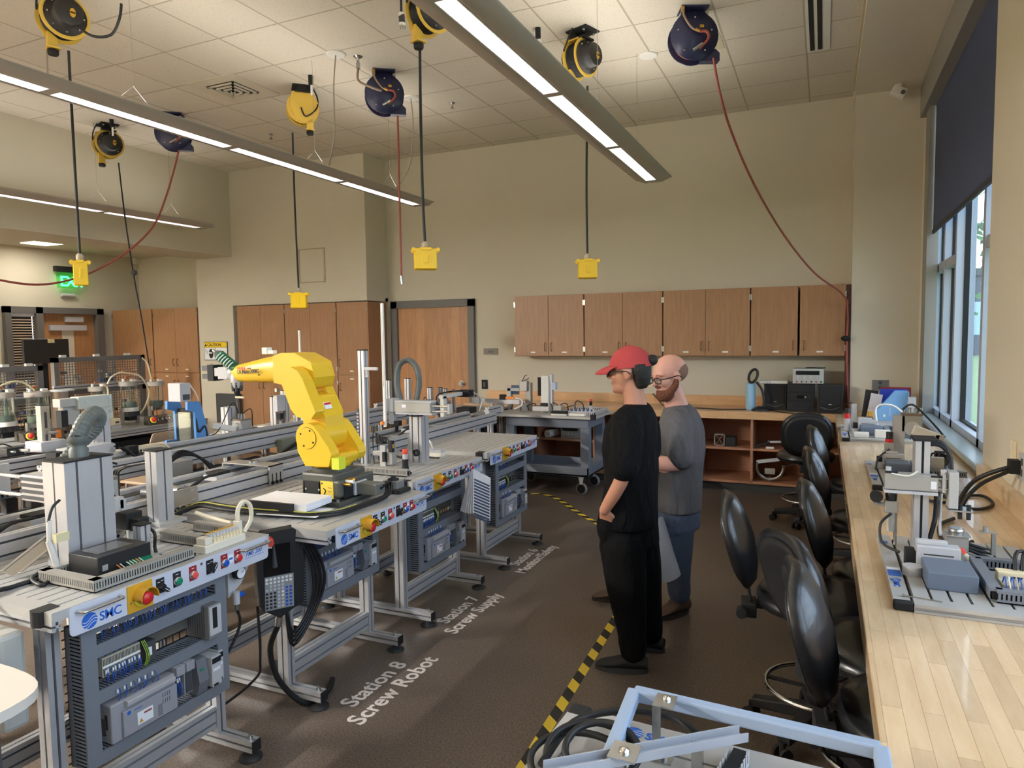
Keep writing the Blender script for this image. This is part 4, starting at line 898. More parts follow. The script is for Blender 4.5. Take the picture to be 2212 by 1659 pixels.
# ---------------------------------------------------------------- conveyor line behind the stations
def conveyor(label, x0, x1, ya, yb, zt, legs, hh=.10, near=True):
    """two slotted side beams with twin belts between; x1 = aisle side"""
    t = thing('conveyor', label, 'conveyor', ((x0+x1)/2, (ya+yb)/2, 0), 'long aluminium conveyors')
    for x in (x0+.022, x1-.022):
        mb = MB(); mb.ext((x, ya, zt-hh/2), (x, yb, zt-hh/2), .044, hh, nh=2 if hh > .07 else 1, g=.009); mb.build('side_beam', t)
    for x in (x0+.062, x1-.062):
        mb = MB(); mb.box((x-.014, ya+.04, zt-.028), (x+.014, yb-.04, zt-.022), mat('belt_green_grey', (86, 88, 84), .7)); mb.box((x-.018, ya+.04, zt-.05), (x+.018, yb-.04, zt-.03), LGREY); mb.build('belt', t)
    y = ya+.3
    mb = MB()
    while y < yb-.2: mb.box((x0+.044, y, zt-.06), (x1-.044, y+.05, zt-.035), ALUP); y += .62
    mb.build('cross_tie', t)
    for y in legs:
        for x in (x0+.03, x1-.03):
            mb = MB(); mb.ext((x, y, 0.0), (x, y, zt-hh), .045, .045); mb.build('leg', t)
    return t
cv1 = conveyor('aluminium conveyor directly behind the stations, running the length of the line', -3.12, -2.79, 1.02, 5.85, .945, (1.2, 2.2, 3.2, 4.2, 5.5))
cv2 = conveyor('second aluminium conveyor, beyond the first and beside the blue machine', -4.02, -3.70, 2.42, 6.6, .975, (2.55, 3.35, 4.3, 5.6), .11)
cv3 = conveyor('short cross conveyor at the far end of the line beside the closet door', -4.30, -2.95, 6.02, 6.30, .97, (6.1,))
cv4 = conveyor('short conveyor piece at the edge of view behind the tall column', -4.6, -4.30, .8, 3.1, .985, (1.2, 2.9), .08)
# drive plate with two shafts on the near conveyor
dp = thing('drive_plate', 'bright metal drive plate with two black shaft ends on the near conveyor', 'drive unit', (-2.785, 2.2, .80)); a = P(338, 1112, x=-2.78); b = P(428, 1068, x=-2.78)
mb = MB(); mb.box((-2.79, a.y, .875), (-2.782, b.y, .955), STEEL); mb.build('plate', dp)
for q in ((1320/3.568, 900+745/3.568), (1415/3.568, 900+725/3.568)):
    c = P(q[0], q[1], x=-2.78); mb = MB(); mb.lathe([(.024, 0), (.024, .006), (.016, .008), (.016, .016), (0, .017)], BLKM, (-2.782, c.y, c.z), (1, 0, 0), 18, False); mb.lathe([(.030, 0), (.030, .003)], CHROME, (-2.782, c.y, c.z), (1, 0, 0), 20); mb.build('shaft_end', dp)
mb = MB()
for u in (.03, .11, .16, .88, .95):
    for w in (.2, .8): mb.cyl((-2.782, a.y+(b.y-a.y)*u, .875+.08*w), (-2.778, a.y+(b.y-a.y)*u, .875+.08*w), .006, STEEL, n=7)
mb.build('bolts', dp)
mb = MB(); mb.cyl((-3.0, b.y-.12, .93), (-2.85, b.y-.12, .93), .028, DGREY); mb.cyl((-3.0, b.y-.04, .93), (-2.85, b.y-.04, .93), .028, STEEL); mb.build('roller', dp)
def clamp(label, px, py):
    c = P(px, py, x=-2.785); t = MB(); t.box((-2.79, c.y-.05, c.z-.025), (-2.765, c.y+.05, c.z+.025), ALUP)
    for s in (-.03, .03): t.cyl((-2.765, c.y+s, c.z), (-2.76, c.y+s, c.z), .007, BLKM, n=8)
    tag(t.build('mounting_block'), label, 'bracket')
clamp('small bolted block on the near conveyor left of the open binder', 459, 1090)
clamp('small bolted block on the near conveyor beside the robot base', 650, 1037)
# bridge bracket over the conveyor
br = thing('bridge_bracket', 'U-shaped bare metal bridge bracket standing over the near conveyor', 'bracket', (-2.95, 2.95, .9))
a = P(583, 1060, x=-2.78); b = P(612, 1048, x=-2.78); zt_ = P(590, 1005, x=-2.78).z
mb = MB(); GAL = mat('bare_plate', (190, 190, 186), .35, .7, noise=.12, nscale=14)
mb.box((-2.786, a.y, .84), (-2.778, b.y, zt_), GAL); mb.box((-3.13, a.y, .945), (-3.122, b.y, zt_), GAL); mb.box((-3.13, a.y, zt_-.006), (-2.778, b.y, zt_), GAL); mb.build('plate', br)
mb = MB()
for u in (.2, .5, .8): y = a.y+(b.y-a.y)*u; mb.box((-2.777, y-.003, .87), (-2.7765, y+.003, .92), BLKM); mb.cyl((-2.778, y, .87), (-2.77, y, .87), .009, BLKM, n=8)
mb.cyl((-2.95, a.y+.06, zt_), (-2.95, a.y+.06, zt_+.012), .03, STEEL); mb.build('bolts', br)
# ---------------------------------------------------------------- yellow robot
ry = 2.755
rb = thing('robot_arm', 'yellow six-axis robot arm bent over its dark grey base', 'robot', (-2.2, ry, .86))
RG = mat('robot_base_grey', (84, 84, 76), .45)
bx0, bx1, by0, by1 = -2.325, -2.125, 2.64, 2.86
mb = MB(); mb.box((bx0-.03, by0-.02, .86), (bx1+.04, by1+.05, .885), RG); mb.build('base_plate', rb, .004)
mb = MB(); mb.box((bx0, by0, .885), (bx1, by1+.03, 1.015), RG); mb.box((bx0, by0, .9), (bx1+.03, by1+.06, .985), RG); b_ = mb.build('base', rb, .012)
mb = MB(); mb.cyl(((bx0+bx1)/2, ry, 1.01), ((bx0+bx1)/2, ry, 1.035), .10, RG, n=32); mb.build('turret_ring', rb)
mb = MB(); mb.box((bx1+.03, by0+.03, .895), (bx1+.034, by0+.12, .975), BLKM); mb.box((bx0+.02, by0-.004, .895), (bx0+.11, by0, .975), BLKM)
for s in (bx0+.03, bx0+.11): mb.cyl((s, by0-.006, .935), (s, by0-.003, .935), .006, STEEL, n=8)
mb.build('cover_plate', b_, .002)
mb = MB(); u0 = bx0+.118; mb.box((u0, by0-.003, .895), (u0+.075, by0, .98), mat('sticker_yellow', (238, 205, 70), .5)); 
mb.prism([(0, 0), (.012, 0), (.006, .011)], .0006, INK, axes((u0+.004, by0-.0032, .964), (1, 0, 0), (0, 0, 1))); mb.beam((u0+.02, by0-.0035, .91), (u0+.032, by0-.0035, .935), .001, .006, INK); mb.beam((u0+.032, by0-.0035, .935), (u0+.016, by0-.0035, .945), .001, .005, INK); mb.box((u0+.014, by0-.0035, .90), (u0+.03, by0-.003, .909), INK)
for k in range(3): mb.box((u0+.045, by0-.0035, .912+k*.018), (u0+.068, by0-.003, .914+k*.018), INK)
mb.build('warning_sticker', b_)
for s in ((bx0-.015, by0-.005), (bx1+.02, by0-.005), (bx1+.02, by1+.03)):
    mb = MB(); mb.cyl((s[0], s[1], .885), (s[0], s[1], .898), .010, STEEL, n=6); mb.build('base_bolt', rb)
# rear connector box on the aisle side
mb = MB(); mb.box((bx1+.03, by0+.11, .90), (bx1+.16, by0+.19, .955), mat('connector_grey', (130, 130, 124), .4, .4)); mb.box((bx1+.03, by0+.10, .895), (bx1+.045, by0+.2, .96), LGREY); cb = mb.build('connector_block', rb, .004)
mb = MB()
for k, (a, b) in enumerate(((.0, .955), (.03, .965), (.05, .972))): mb.cyl((bx1+.03, by0+.03+k*.02, b+.01), (bx1+.075, by0+.03+k*.02, b+.01), .009, (BRASS, WHITE, BRASS)[k], n=8)
mb.build('air_fitting', rb)
J2x, J2z = -2.262, 1.187
# turret: two cheeks around joint two
def plate_y(mb, pts, y0, y1, m): mb.prism(pts, y1-y0, m, axes((0, y1, 0), (1, 0, 0), (0, 0, 1)))
def arc(cx, cz, r, a0, a1, n=12): return [(cx+r*math.cos(math.radians(a0+(a1-a0)*k/n)), cz+r*math.sin(math.radians(a0+(a1-a0)*k/n))) for k in range(n+1)]
mb = MB()
near = arc(J2x, J2z, .072, 205, 60)+[(-2.20, 1.222), (-2.14, 1.15), (-2.122, 1.115), (-2.14, 1.055), (-2.28, 1.05), (-2.325, 1.12)]
plate_y(mb, near, ry-.135, ry-.075, YEL)
far = arc(J2x+.0, J2z, .072, 205, 60)+[(-2.20, 1.222), (-2.125, 1.12), (-2.118, 1.09), (-2.135, 1.055), (-2.28, 1.05), (-2.325, 1.12)]
plate_y(mb, far, ry+.075, ry+.135, YEL)
plate_y(mb, [(-2.32, 1.09), (-2.29, 1.045), (-2.14, 1.045), (-2.122, 1.085), (-2.13, 1.105), (-2.22, 1.10)], ry-.08, ry+.08, YEL)
mb.build('turret', rb, .014)
mb = MB(); mb.lathe([(.088, 0), (.102, .02), (.102, .03)], YEL, (-2.225, ry, 1.033), n=28); mb.build('turret_skirt', rb)
mb = MB(); mb.lathe([(.052, 0), (.052, .004)], YEL, (J2x, ry-.135, J2z), (0, -1, 0), 28)
for k in range(4): a = PI/4+k*PI/2+.3; mb.cyl((J2x+.042*math.cos(a), ry-.139, J2z+.042*math.sin(a)), (J2x+.042*math.cos(a), ry-.1405, J2z+.042*math.sin(a)), .005, BLKM, n=8)
mb.lathe([(.0535, 0), (.0535, .001)], INK, (J2x, ry-.1352, J2z), (0, -1, 0), 28); mb.build('joint_cover', rb)
mb = MB(); mb.box((-2.118, ry-.14, 1.045), (-2.075, ry-.09, 1.10), mat('lime_sticker', (214, 220, 60), .5)); mb.build('lime_tag', rb)
# lower link
J3x, J3z = J2x-.10, J2z+.292
mb = MB(); mb.cyl((J2x, ry-.075, J2z), (J2x, ry+.075, J2z), .074, YEL, n=30)
dx, dz = J3x-J2x, J3z-J2z; L_ = math.hypot(dx, dz); ux, uz = dx/L_, dz/L_; nx, nz = uz, -ux   # n points to the aisle side
def lk(a, b): return (J2x+ux*a+nx*b, J2z+uz*a+nz*b)
c3 = lk(L_, 0)
plate_y(mb, [(-2.415, 1.495), (-2.395, 1.522), (-2.35, 1.53), (-2.31, 1.513), (-2.28, 1.472), (-2.208, 1.313), (-2.24, 1.276), (-2.324, 1.288), (-2.359, 1.325), (-2.408, 1.442)], ry-.135, ry-.065, YEL)
plate_y(mb, [(-2.44, 1.50), (-2.335, 1.49), (-2.275, 1.37), (-2.235, 1.29), (-2.27, 1.26), (-2.35, 1.30), (-2.385, 1.36)], ry+.055, ry+.115, YEL)
plate_y(mb, [(-2.355, 1.40), (-2.255, 1.385), (-2.205, 1.285), (-2.20, 1.19), (-2.33, 1.19), (-2.345, 1.28)], ry-.07, ry+.07, YEL)
mb.build('lower_link', rb, .012)
mb = MB(); mb.T = Matrix.Translation((-2.228, ry-.02, 1.335)) @ Matrix.Rotation(-.46, 4, 'Y'); mb.cb((0, 0, 0), (.004, .05, .035), PAPER); mb.cb((.003, 0, .009), (.003, .045, .010), RED); mb.build('danger_label', rb)
# elbow housing + forearm
mb = MB()
elbow = [(-2.53, 1.445), (-2.40, 1.425), (-2.33, 1.41), (-2.285, 1.425), (-2.268, 1.475), (-2.29, 1.55), (-2.39, 1.595), (-2.475, 1.596), (-2.53, 1.58)]
plate_y(mb, elbow, ry-.060, ry+.095, YEL); mb.build('elbow_housing', rb, .018)
mb = MB(); rings = []
for x, r1, r2, zc in ((-2.52, .066, .072, 1.513), (-2.62, .062, .066, 1.507), (-2.74, .052, .054, 1.495), (-2.83, .044, .044, 1.487), (-2.855, .036, .034, 1.485)):
    rings.append([(x, ry+.015+r1*(abs(math.cos(a))**.7)*(1 if math.cos(a) >= 0 else -1), zc+r2*(abs(math.sin(a))**.7)*(1 if math.sin(a) >= 0 else -1)) for a in [2*PI*k/24 for k in range(24)]])
mb.loft(rings[::-1], YEL); mb.build('forearm', rb)
mb = MB(); Mx = axes((-2.80, ry-.0475, 1.490), (1, 0, -.05), (0, 0, 1))
M_ = axes((-2.785, ry-.040, 1.487), (1, -.10, .06), (0, 0, 1)); mb.text('FANUC', .021, M_ @ Matrix.Translation((0, .02, .006)), RED, .0006, .0004, shear=.3); mb.text('Robot', .011, M_ @ Matrix.Translation((.08, .022, .006)), INK, .0006); mb.text('LR Mate 200iC', .027, M_ @ Matrix.Translation((0, .0, .006)), INK, .0006, .0005); mb.text('5H', .014, M_ @ Matrix.Translation((.155, -.017, .006)), INK, .0006, .0004); mb.build('lettering', rb)
mb = MB(); mb.cyl((-2.40, ry-.128, J3z), (-2.40, ry-.125, J3z), .04, YEL); 
for s in ((-2.30, 1.43), (-2.285, 1.445), (-2.31, 1.417)): mb.cyl((s[0], ry-.0615, s[1]), (s[0], ry-.066, s[1]), .006, BLKM, n=8)
mb.build('screws', rb)
# wrist and tools
mb = MB(); mb.lathe([(.036, 0), (.040, .01), (.040, .03), (.030, .036)], LGREY, (-2.852, ry+.015, 1.485), (-1, 0, 0), 24); mb.build('wrist_flange', rb)
tl = MB(); tl.box((-2.955, ry-.02, 1.455), (-2.885, ry+.05, 1.52), LGREY); tl.box((-2.985, ry-.015, 1.47), (-2.955, ry+.045, 1.515), LGREY); w_ = tl.build('tool_block', rb, .003)
mb = MB(); mb.box((-3.03, ry-.02, 1.445), (-2.985, ry+.05, 1.53), BLKM); mb.box((-3.075, ry-.015, 1.50), (-3.03, ry+.01, 1.525), DGREY); mb.box((-3.075, ry-.015, 1.455), (-3.03, ry+.01, 1.48), DGREY); mb.build('gripper', rb, .002)
mb = MB(); p0 = P(512, 797, y=ry); p1 = P(461, 757, y=ry); d = (p1-p0)
mb.cyl(p0, p0+d*.72, .026, mat('driver_green', (24, 92, 62), .4), .030, 18); mb.cyl(p0+d*.72, p0+d*.88, .030, DGREY, .014, 16); mb.cyl(p0+d*.88, p1, .009, STEEL, n=10)
for k in range(6): q = p0+d*(.10+.1*k); mb.tube([q+Vector((-.02, -.026, -.004)), q+Vector((0, -.032, .012)), q+Vector((.012, -.02, .028))], .004, mat('pale_stripe', (190, 210, 200), .5), 5, 3)
mb.build('screwdriver_body', rb)
mb = MB(); c = P(511, 818, y=ry); mb.lathe([(.020, .03), (.030, .015), (.030, -.03), (.022, -.05)], LGREY, c, n=16)
for k in range(7): a = k*2*PI/7; mb.cyl((c.x+.026*math.cos(a), c.y+.026*math.sin(a), c.z-.02), (c.x+.022*math.cos(a), c.y+.022*math.sin(a), c.z-.066), .006, DGREY, n=6)
mb.build('chuck_ring', rb)
e = P(516, 880, y=ry); mb = MB(); mb.cyl((c.x, c.y, c.z-.05), (c.x, c.y, c.z-.09), .016, BLKM); mb.cyl((c.x, c.y, c.z-.09), (c.x+.004, c.y, e.z), .006, mat('driver_shaft', (90, 84, 78), .4, .6), n=8); k_ = P(515, 858, y=ry); mb.cyl((c.x-.01, c.y, k_.z), (c.x+.055, c.y-.01, k_.z), .006, CREAM, n=8); mb.build('driver_shaft', rb)
mb = MB(); q = P(577, 772, y=ry+.02); mb.cb((q.x, q.y, 1.605), (.035, .04, .035), WHITE); mb.cb((q.x+.035, q.y, 1.598), (.04, .03, .02), WHITE); mb.build('air_valve', rb, .003)
# cable bundle from the base along the front of the station top
pts = [(bx1+.15, by0+.15, .93), (-1.99, by0+.24, .93), (-1.955, by0+.17, .885), (-1.98, 2.62, .873), (-2.0, 2.50, .872), (-2.08, 2.42, .874), (-2.22, 2.40, .874), (-2.40, 2.37, .876), (-2.55, 2.36, .88), (-2.68, 2.34, .885), (-2.76, 2.26, .84), (-2.80, 2.2, .74)]
for k in range(4):
    mb = MB(); o = Vector((.010*(k % 2), .011*(k-1.5), .008*(k // 2)))
    mb.tube([Vector(p)+o for p in pts], .0075 if k else .009, CABLE, 7, 5); mb.build('cable', rb)
mb = MB(); mb.tube([Vector(p)+Vector((-.005, -.0, .014)) for p in pts[3:11]], .003, mat('earth_yellow', (190, 185, 80), .5), 5, 5); mb.build('earth_wire', rb)
# binder and papers
bd = thing('binder', 'open black binder with a thick stack of loose pages beside the robot base', 'binder', (-2.3, 2.53, .87))
a, b = P(528, 1102, z=.875), P(632, 1112, z=.875)
d_ = (b-a).normalized(); M = axes((a.x, a.y, .885), (d_.x, d_.y, 0), (-d_.y, d_.x, 0)); L2 = (b-a).length
mb = MB(M); mb.box((0, 0, 0), (L2, .014, .038), BLACK); mb.box((0, .0, 0), (L2, .20, .004), BLACK); mb.build('cover', bd, .004)
mb = MB(M)
for k in range(6): mb.box((.012+RND.uniform(0, .004), .014, .005+k*.0055), (L2+.07-RND.uniform(0, .012), .20+RND.uniform(0, .01), .0098+k*.0055), PAPER)
mb.build('pages', bd)
mb = MB(M); mb.box((.10, -.06, -.010), (L2+.13, .10, -.008), PAPER, Matrix.Rotation(.12, 4, 'Z')); tag(mb.build('paper_sheet'), 'loose white sheet lying under the open binder', 'paper')
# screw fixture (grey cube on black base)
sf = thing('fixture_block', 'grey metal cube on a flat black base at the corner of the robot station', 'fixture', (-2.02, 2.98, .86)); c = P(850, 1058, z=.87); c.x = min(c.x, -1.99)
mb = MB(); mb.box((c.x-.075, c.y-.055, .862), (c.x+.075, c.y+.055, .882), BLACK); 
for s in (-.05, 0, .05): mb.cyl((c.x+s, c.y-.0555, .872), (c.x+s, c.y-.057, .872), .006, DGREY, n=10)
mb.build('base', sf, .006)
mb = MB(); mb.box((c.x-.045, c.y-.035, .882), (c.x+.045, c.y+.035, .922), GAL); mb.build('block', sf, .002)
mb = MB(); mb.lathe([(.03, 0), (.028, .008), (.014, .01), (.012, .018)], BLKM, (c.x, c.y, .922), n=18); mb.build('cap', sf)
# teach pendant hanging on the side of the robot station
tp = thing('teach_pendant', 'black teach pendant with keypad and red stop knob hanging on the robot station', 'teach pendant', (-2.12, 2.2, .5))
A = P(556, 1165, x=-2.13); B_ = P(648, 1165, x=-2.13); D_ = P(600, 1325, x=-2.10)
c0 = P(604, 1240, x=-2.10)
u = Vector((.55, .83, 0)).normalized(); vv = Vector((.10, 0, 1)).normalized(); MP = axes((c0.x, c0.y, c0.z), u, vv)   # local z faces the aisle camera side
mb = MB(MP); ol = [(-.085, .155), (-.07, .19), (.06, .195), (.095, .165), (.105, .02), (.10, -.15), (.06, -.165), (.0, -.20), (-.05, -.165), (-.075, -.15), (-.085, 0)]
mb.prism(ol, .045, BLKM, Matrix.Translation((0, 0, -.045))); bodyp = mb.build('body', tp, .012)
mb = MB(MP); mb.box((-.065, .0, 0), (.045, .135, .002), mat('screen_dark', (18, 18, 20), .15)); mb.build('screen', tp)
mb = MB(MP); mb.box((-.062, -.155, 0), (.058, -.005, .002), mat('keypad_grey', (140, 140, 142), .5)); kp = mb.build('keypad', tp)
for r_ in range(9):
    for q in range(7):
        m_ = WHITE if r_ < 2 or (r_ in (4, 5) and q == 4) else BLUEP if q >= 5 else (INK if q < 3 and r_ > 3 else LGREY)
        if r_ == 2 and q in (0, 5, 6): continue
        mb = MB(MP); x = -.054+q*.0165; y = -.016-r_*.0158; mb.box((x-.005, y-.0045, .002), (x+.005, y+.0045, .0035), m_); mb.build('key', kp)
mb = MB(MP); mb.lathe([(.021, 0), (.021, .012), (.018, .022), (.018, .032), (.015, .036)], mat('knob_red', (196, 66, 56), .4), (-.045, .155, 0), (0, 0, 1), 20); mb.build('stop_knob', tp)
mb = MB(MP); mb.box((-.085, .122, .001), (-.03, .138, .003), WHITE); mb.text('PENDANT', .010, Matrix.Translation((-.082, .126, .0032)), INK, .0003); mb.build('name_strip', tp)
mb = MB(MP); mb.tube([(.0, -.195, -.02), (-.006, -.24, -.02)], .016, STEEL, 12, 1); mb.build('cable_gland', tp)
g = MP @ Vector((-.006, -.24, -.02)); 
mb = MB(); mb.tube([g, (g.x-.05, g.y, g.z-.12), (g.x-.04, g.y+.04, g.z-.28), (-2.12, g.y+.14, .01), (-2.10, g.y+.26, .012), (-2.13, g.y+.34, .03)], .013, CABLE, 9, 6); mb.build('cable', tp)
for k in range(4):
    mb = MB(); o = .025*k; mb.tube([(-2.2, 2.33, .80), (-2.12, 2.40+o*.6, .74), (-2.10, 2.44+o, .58), (-2.12, 2.43+o*.8, .44), (-2.14, 2.34, .36-.02*k), (-2.14, 2.30, .50)], .0075, CABLE, 7, 6); mb.build('coiled_lead', tp)
hk = MB(); hk.box((-2.30, 2.24, .775), (-2.08, 2.28, .80), DGREY); hk.box((-2.12, 2.20, .70), (-2.10, 2.26, .80), DGREY); hk.build('hook', tp)
mb = MB(); mb.tube([P(556, 1310, x=-2.2), P(562, 1420, x=-2.2), P(548, 1470, x=-2.3), (-2.45, 2.1, .02), (-2.6, 2.0, .015)], .006, CABLE, 6, 6); tag(mb.build('floor_cable'), 'thin black cable trailing down behind the teach pendant onto the floor', 'cable')
# filter regulator with pressure gauge
fr = thing('air_regulator', 'pressure gauge and blue-knobbed air filter on a slanted grey plate behind the closest station', 'air regulator', (-2.3, 2.22, .6)); c = P(512, 1236, x=-2.15)
mb = MB(); mb.prism([(0, 0), (.07, .04), (.12, .11), (.08, .15), (0, .12)], .01, LGREY, axes((c.x-.03, c.y-.03, c.z-.1), (0, 1, 0), (0, 0, 1))); mb.build('plate', fr)
mb = MB(); mb.lathe([(.026, 0), (.026, .02), (.022, .022)], BLKM, c, (1, 0, 0), 20); mb.lathe([(.021, 0), (.021, .001)], PAPER, (c.x+.0222, c.y, c.z), (1, 0, 0), 18); mb.beam((c.x+.024, c.y, c.z), (c.x+.024, c.y+.012, c.z+.008), .001, .002, INK); mb.build('gauge', fr)
c = P(510, 1278, x=-2.15); mb = MB(); mb.cyl(c, (c.x, c.y, c.z-.05), .014, LGREY); mb.cyl((c.x, c.y, c.z-.02), (c.x, c.y+.035, c.z-.02), .011, BLUEP, n=10); mb.cyl((c.x, c.y, c.z-.05), (c.x, c.y, c.z-.075), .009, STEEL); mb.build('filter', fr)
mb = MB(); mb.tube([(c.x, c.y, c.z-.07), (c.x+.0, c.y+.01, c.z-.15), (c.x-.03, c.y-.06, c.z-.28), (c.x-.1, c.y-.1, c.z-.4)], .006, CABLE); mb.build('air_line', fr)
# ---------------------------------------------------------------- machines standing on the stations
def part(t, name, m, *bs, bevel=0.0, T=None):
    mb = MB(T)
    for a, b in bs: mb.box(a, b, m)
    return mb.build(name, t, bevel)
def cyls(t, name, m, *cs, n=14):
    mb = MB()
    for a, b, r in cs: mb.cyl(a, b, r, m, n=n)
    return mb.build(name, t)
def line(t, name, m, r, *pts, n=7, rib=0, sm=5):
    mb = MB(); mb.tube([tuple(p) for p in pts], r, m, n, sm, rib=rib); return mb.build(name, t)
HOSEG = mat('corrugated_hose', (98, 104, 102), .5)
MGREY = mat('machined_grey', (170, 168, 162), .4, .35)
def post(t, x0, x1, y0, y1, z0, z1, cap=True, nx=1, ny=1, name='profile_post'):
    mb = MB(); mb.ext(((x0+x1)/2, (y0+y1)/2, z0), ((x0+x1)/2, (y0+y1)/2, z1), y1-y0, x1-x0, nw=ny, nh=nx, up=(1, 0, 0)); o = mb.build(name, t)
    if cap: part(t, 'end_cap', BLKM, ((x0-.003, y0-.003, z1), (x1+.003, y1+.003, z1+.006)))
    return o
# closest station ---------------------------------------------------------
t = thing('profile_column', 'broad slotted aluminium column with a grey corrugated hose looping from its top', 'column', (-2.47, 1.62, .86))
post(t, -2.52, -2.40, 1.535, 1.715, .86, 1.245, nx=1, ny=2)
mb = MB(); mb.lathe([(.032, 0), (.032, .03), (.027, .035), (.027, .05), (.034, .055), (.034, .075)], HOSEG, (-2.46, 1.63, 1.25), n=18); mb.build('hose_fitting', t)
hz = [(-2.46, 1.63, 1.31), P(165, 950, x=-2.47), P(180, 915, x=-2.50), P(200, 893, x=-2.55), P(213, 900, x=-2.6), P(205, 925, x=-2.64), P(175, 955, x=-2.68), P(145, 990, x=-2.70), P(130, 1010, x=-2.7)]
line(t, 'corrugated_hose', HOSEG, .027, *hz, n=12, rib=.07, sm=9)
c = P(90, 1080, y=1.72)
t2 = thing('pusher_cylinder', 'ribbed aluminium pusher unit fixed on the far side of the broad column', 'actuator', (-2.75, 1.66, 1.0))
part(t2, 'body', ALU, ((-2.76, 1.60, 1.07), (-2.56, 1.68, 1.17)), bevel=.004)
mb = MB()
for k in range(4): mb.box((-2.76, 1.596, 1.08+k*.023), (-2.56, 1.60, 1.092+k*.023), ALUD)
mb.build('fins', t2)
cyls(t2, 'rod', CHROME, ((-3.0, 1.62, 1.155), (-2.76, 1.62, 1.155), .009), ((-3.0, 1.62, 1.085), (-2.76, 1.62, 1.085), .009))
part(t2, 'end_plate', ALUP, ((-3.02, 1.58, 1.06), (-3.0, 1.70, 1.18)), ((-3.35, 1.58, .99), (-3.02, 1.60, 1.12)))
part(t2, 'mounting_arm', DGREY, ((-2.56, 1.60, 1.08), (-2.52, 1.68, 1.16)))
t = thing('profile_column', 'narrow slotted aluminium column with black cables looped over it behind the closest station', 'column', (-2.75, 2.0, .86))
a = P(232, 1005, z=1.16); part(t, 'base', ALUP, ((-2.78, 2.06, .86), (-2.60, 2.2, .875)))
post(t, -2.70, -2.63, 2.08, 2.16, .875, 1.185)
for k in range(3): line(t, 'cable', CABLE, .006, (-2.66, 2.10, 1.14), P(255+k*5, 1012, y=2.1), P(247+k*4, 1040, y=2.1), P(252+k*4, 1120, y=2.1), P(250+k*3, 1165, y=2.1))
line(t, 'looped_cable', CABLE, .005, P(252, 1002, y=2.08), P(225, 998, y=2.0), P(202, 1025, y=1.95), P(215, 1050, y=1.9), P(240, 1065, y=1.85), P(258, 1085, y=1.85), n=6)
# rotary gripper arm
t = thing('rotary_gripper', 'rotary actuator with swing arm and black two-jaw gripper over the black controller', 'gripper', (-2.5, 1.9, .86))
c = P(232, 1062, y=1.95); part(t, 'actuator', MGREY, ((c.x-.05, 1.90, c.z-.05), (c.x+.03, 1.98, c.z+.05)), bevel=.003); part(t, 'top_plate', mat('brown_band', (120, 106, 92), .5), ((c.x-.05, 1.90, c.z+.05), (c.x+.03, 1.98, c.z+.065)))
mb = MB(); mb.lathe([(.03, 0), (.03, .03)], ALU, (c.x-.01, 1.90, c.z-.02), (0, -1, 0), 18); mb.build('rotor', t)
q = P(250, 1080, y=1.86); part(t, 'swing_arm', ALUP, ((c.x-.06, 1.84, q.z-.03), (q.x+.05, 1.87, q.z+.01)), ((q.x+.02, 1.82, q.z-.05), (q.x+.05, 1.86, q.z+.02)), bevel=.003)
g = P(285, 1125, y=1.82); part(t, 'gripper_body', BLKM, ((g.x-.055, 1.79, g.z-.03), (g.x+.01, 1.86, g.z+.035)), ((g.x+.01, 1.80, g.z-.035), (g.x+.06, 1.85, g.z+.015)), bevel=.004)
cyls(t, 'support_rod', WHITE, ((g.x-.03, 1.83, g.z-.03), (g.x-.03, 1.83, .875), .010)); part(t, 'connector', MGREY, ((g.x-.10, 1.80, g.z+.01), (g.x-.055, 1.84, g.z+.03)))
line(t, 'cable', CABLE, .006, (g.x+.055, 1.82, g.z-.01), P(333, 1150, y=1.8), P(335, 1185, y=1.8), P(350, 1200, y=1.8), (-2.13, 1.83, .868))
t = thing('profile_column', 'short slotted aluminium column beside the black gripper', 'column', (-2.25, 1.8, .86)); a = P(308, 1198, z=.86)
part(t, 'foot_plate', ALUP, ((a.x-.05, a.y-.04, .86), (a.x+.06, a.y+.05, .866))); post(t, a.x-.02, a.x+.022, a.y-.02, a.y+.022, .866, .975)
t = thing('index_table', 'dark round indexing disc on an aluminium drum behind the black controller', 'index table', (-2.5, 1.8, .86)); a = P(232, 1162, z=.88)
mb = MB(); mb.lathe([(.05, 0), (.05, .022)], ALUP, (a.x, a.y, .86), n=24); mb.build('drum', t)
mb = MB(); mb.lathe([(.064, .024), (.064, .046)], MGREY, (a.x, a.y, .86), n=28)
for k in range(8): q = k*PI/4; mb.cyl((a.x+.0635*math.cos(q), a.y+.0635*math.sin(q), .895), (a.x+.065*math.cos(q), a.y+.065*math.sin(q), .895), .007, BLKM, n=8)
mb.build('ring', t)
mb = MB(); mb.lathe([(.03, .046), (.03, .066), (.072, .068), (.072, .075)], DGREY, (a.x, a.y, .86), n=30)
for k in (0, 2, 3): q = k*PI/2; mb.cyl((a.x+.05*math.cos(q), a.y+.05*math.sin(q), .935), (a.x+.05*math.cos(q), a.y+.05*math.sin(q), .95), .005, STEEL, n=7)
mb.build('disc', t)
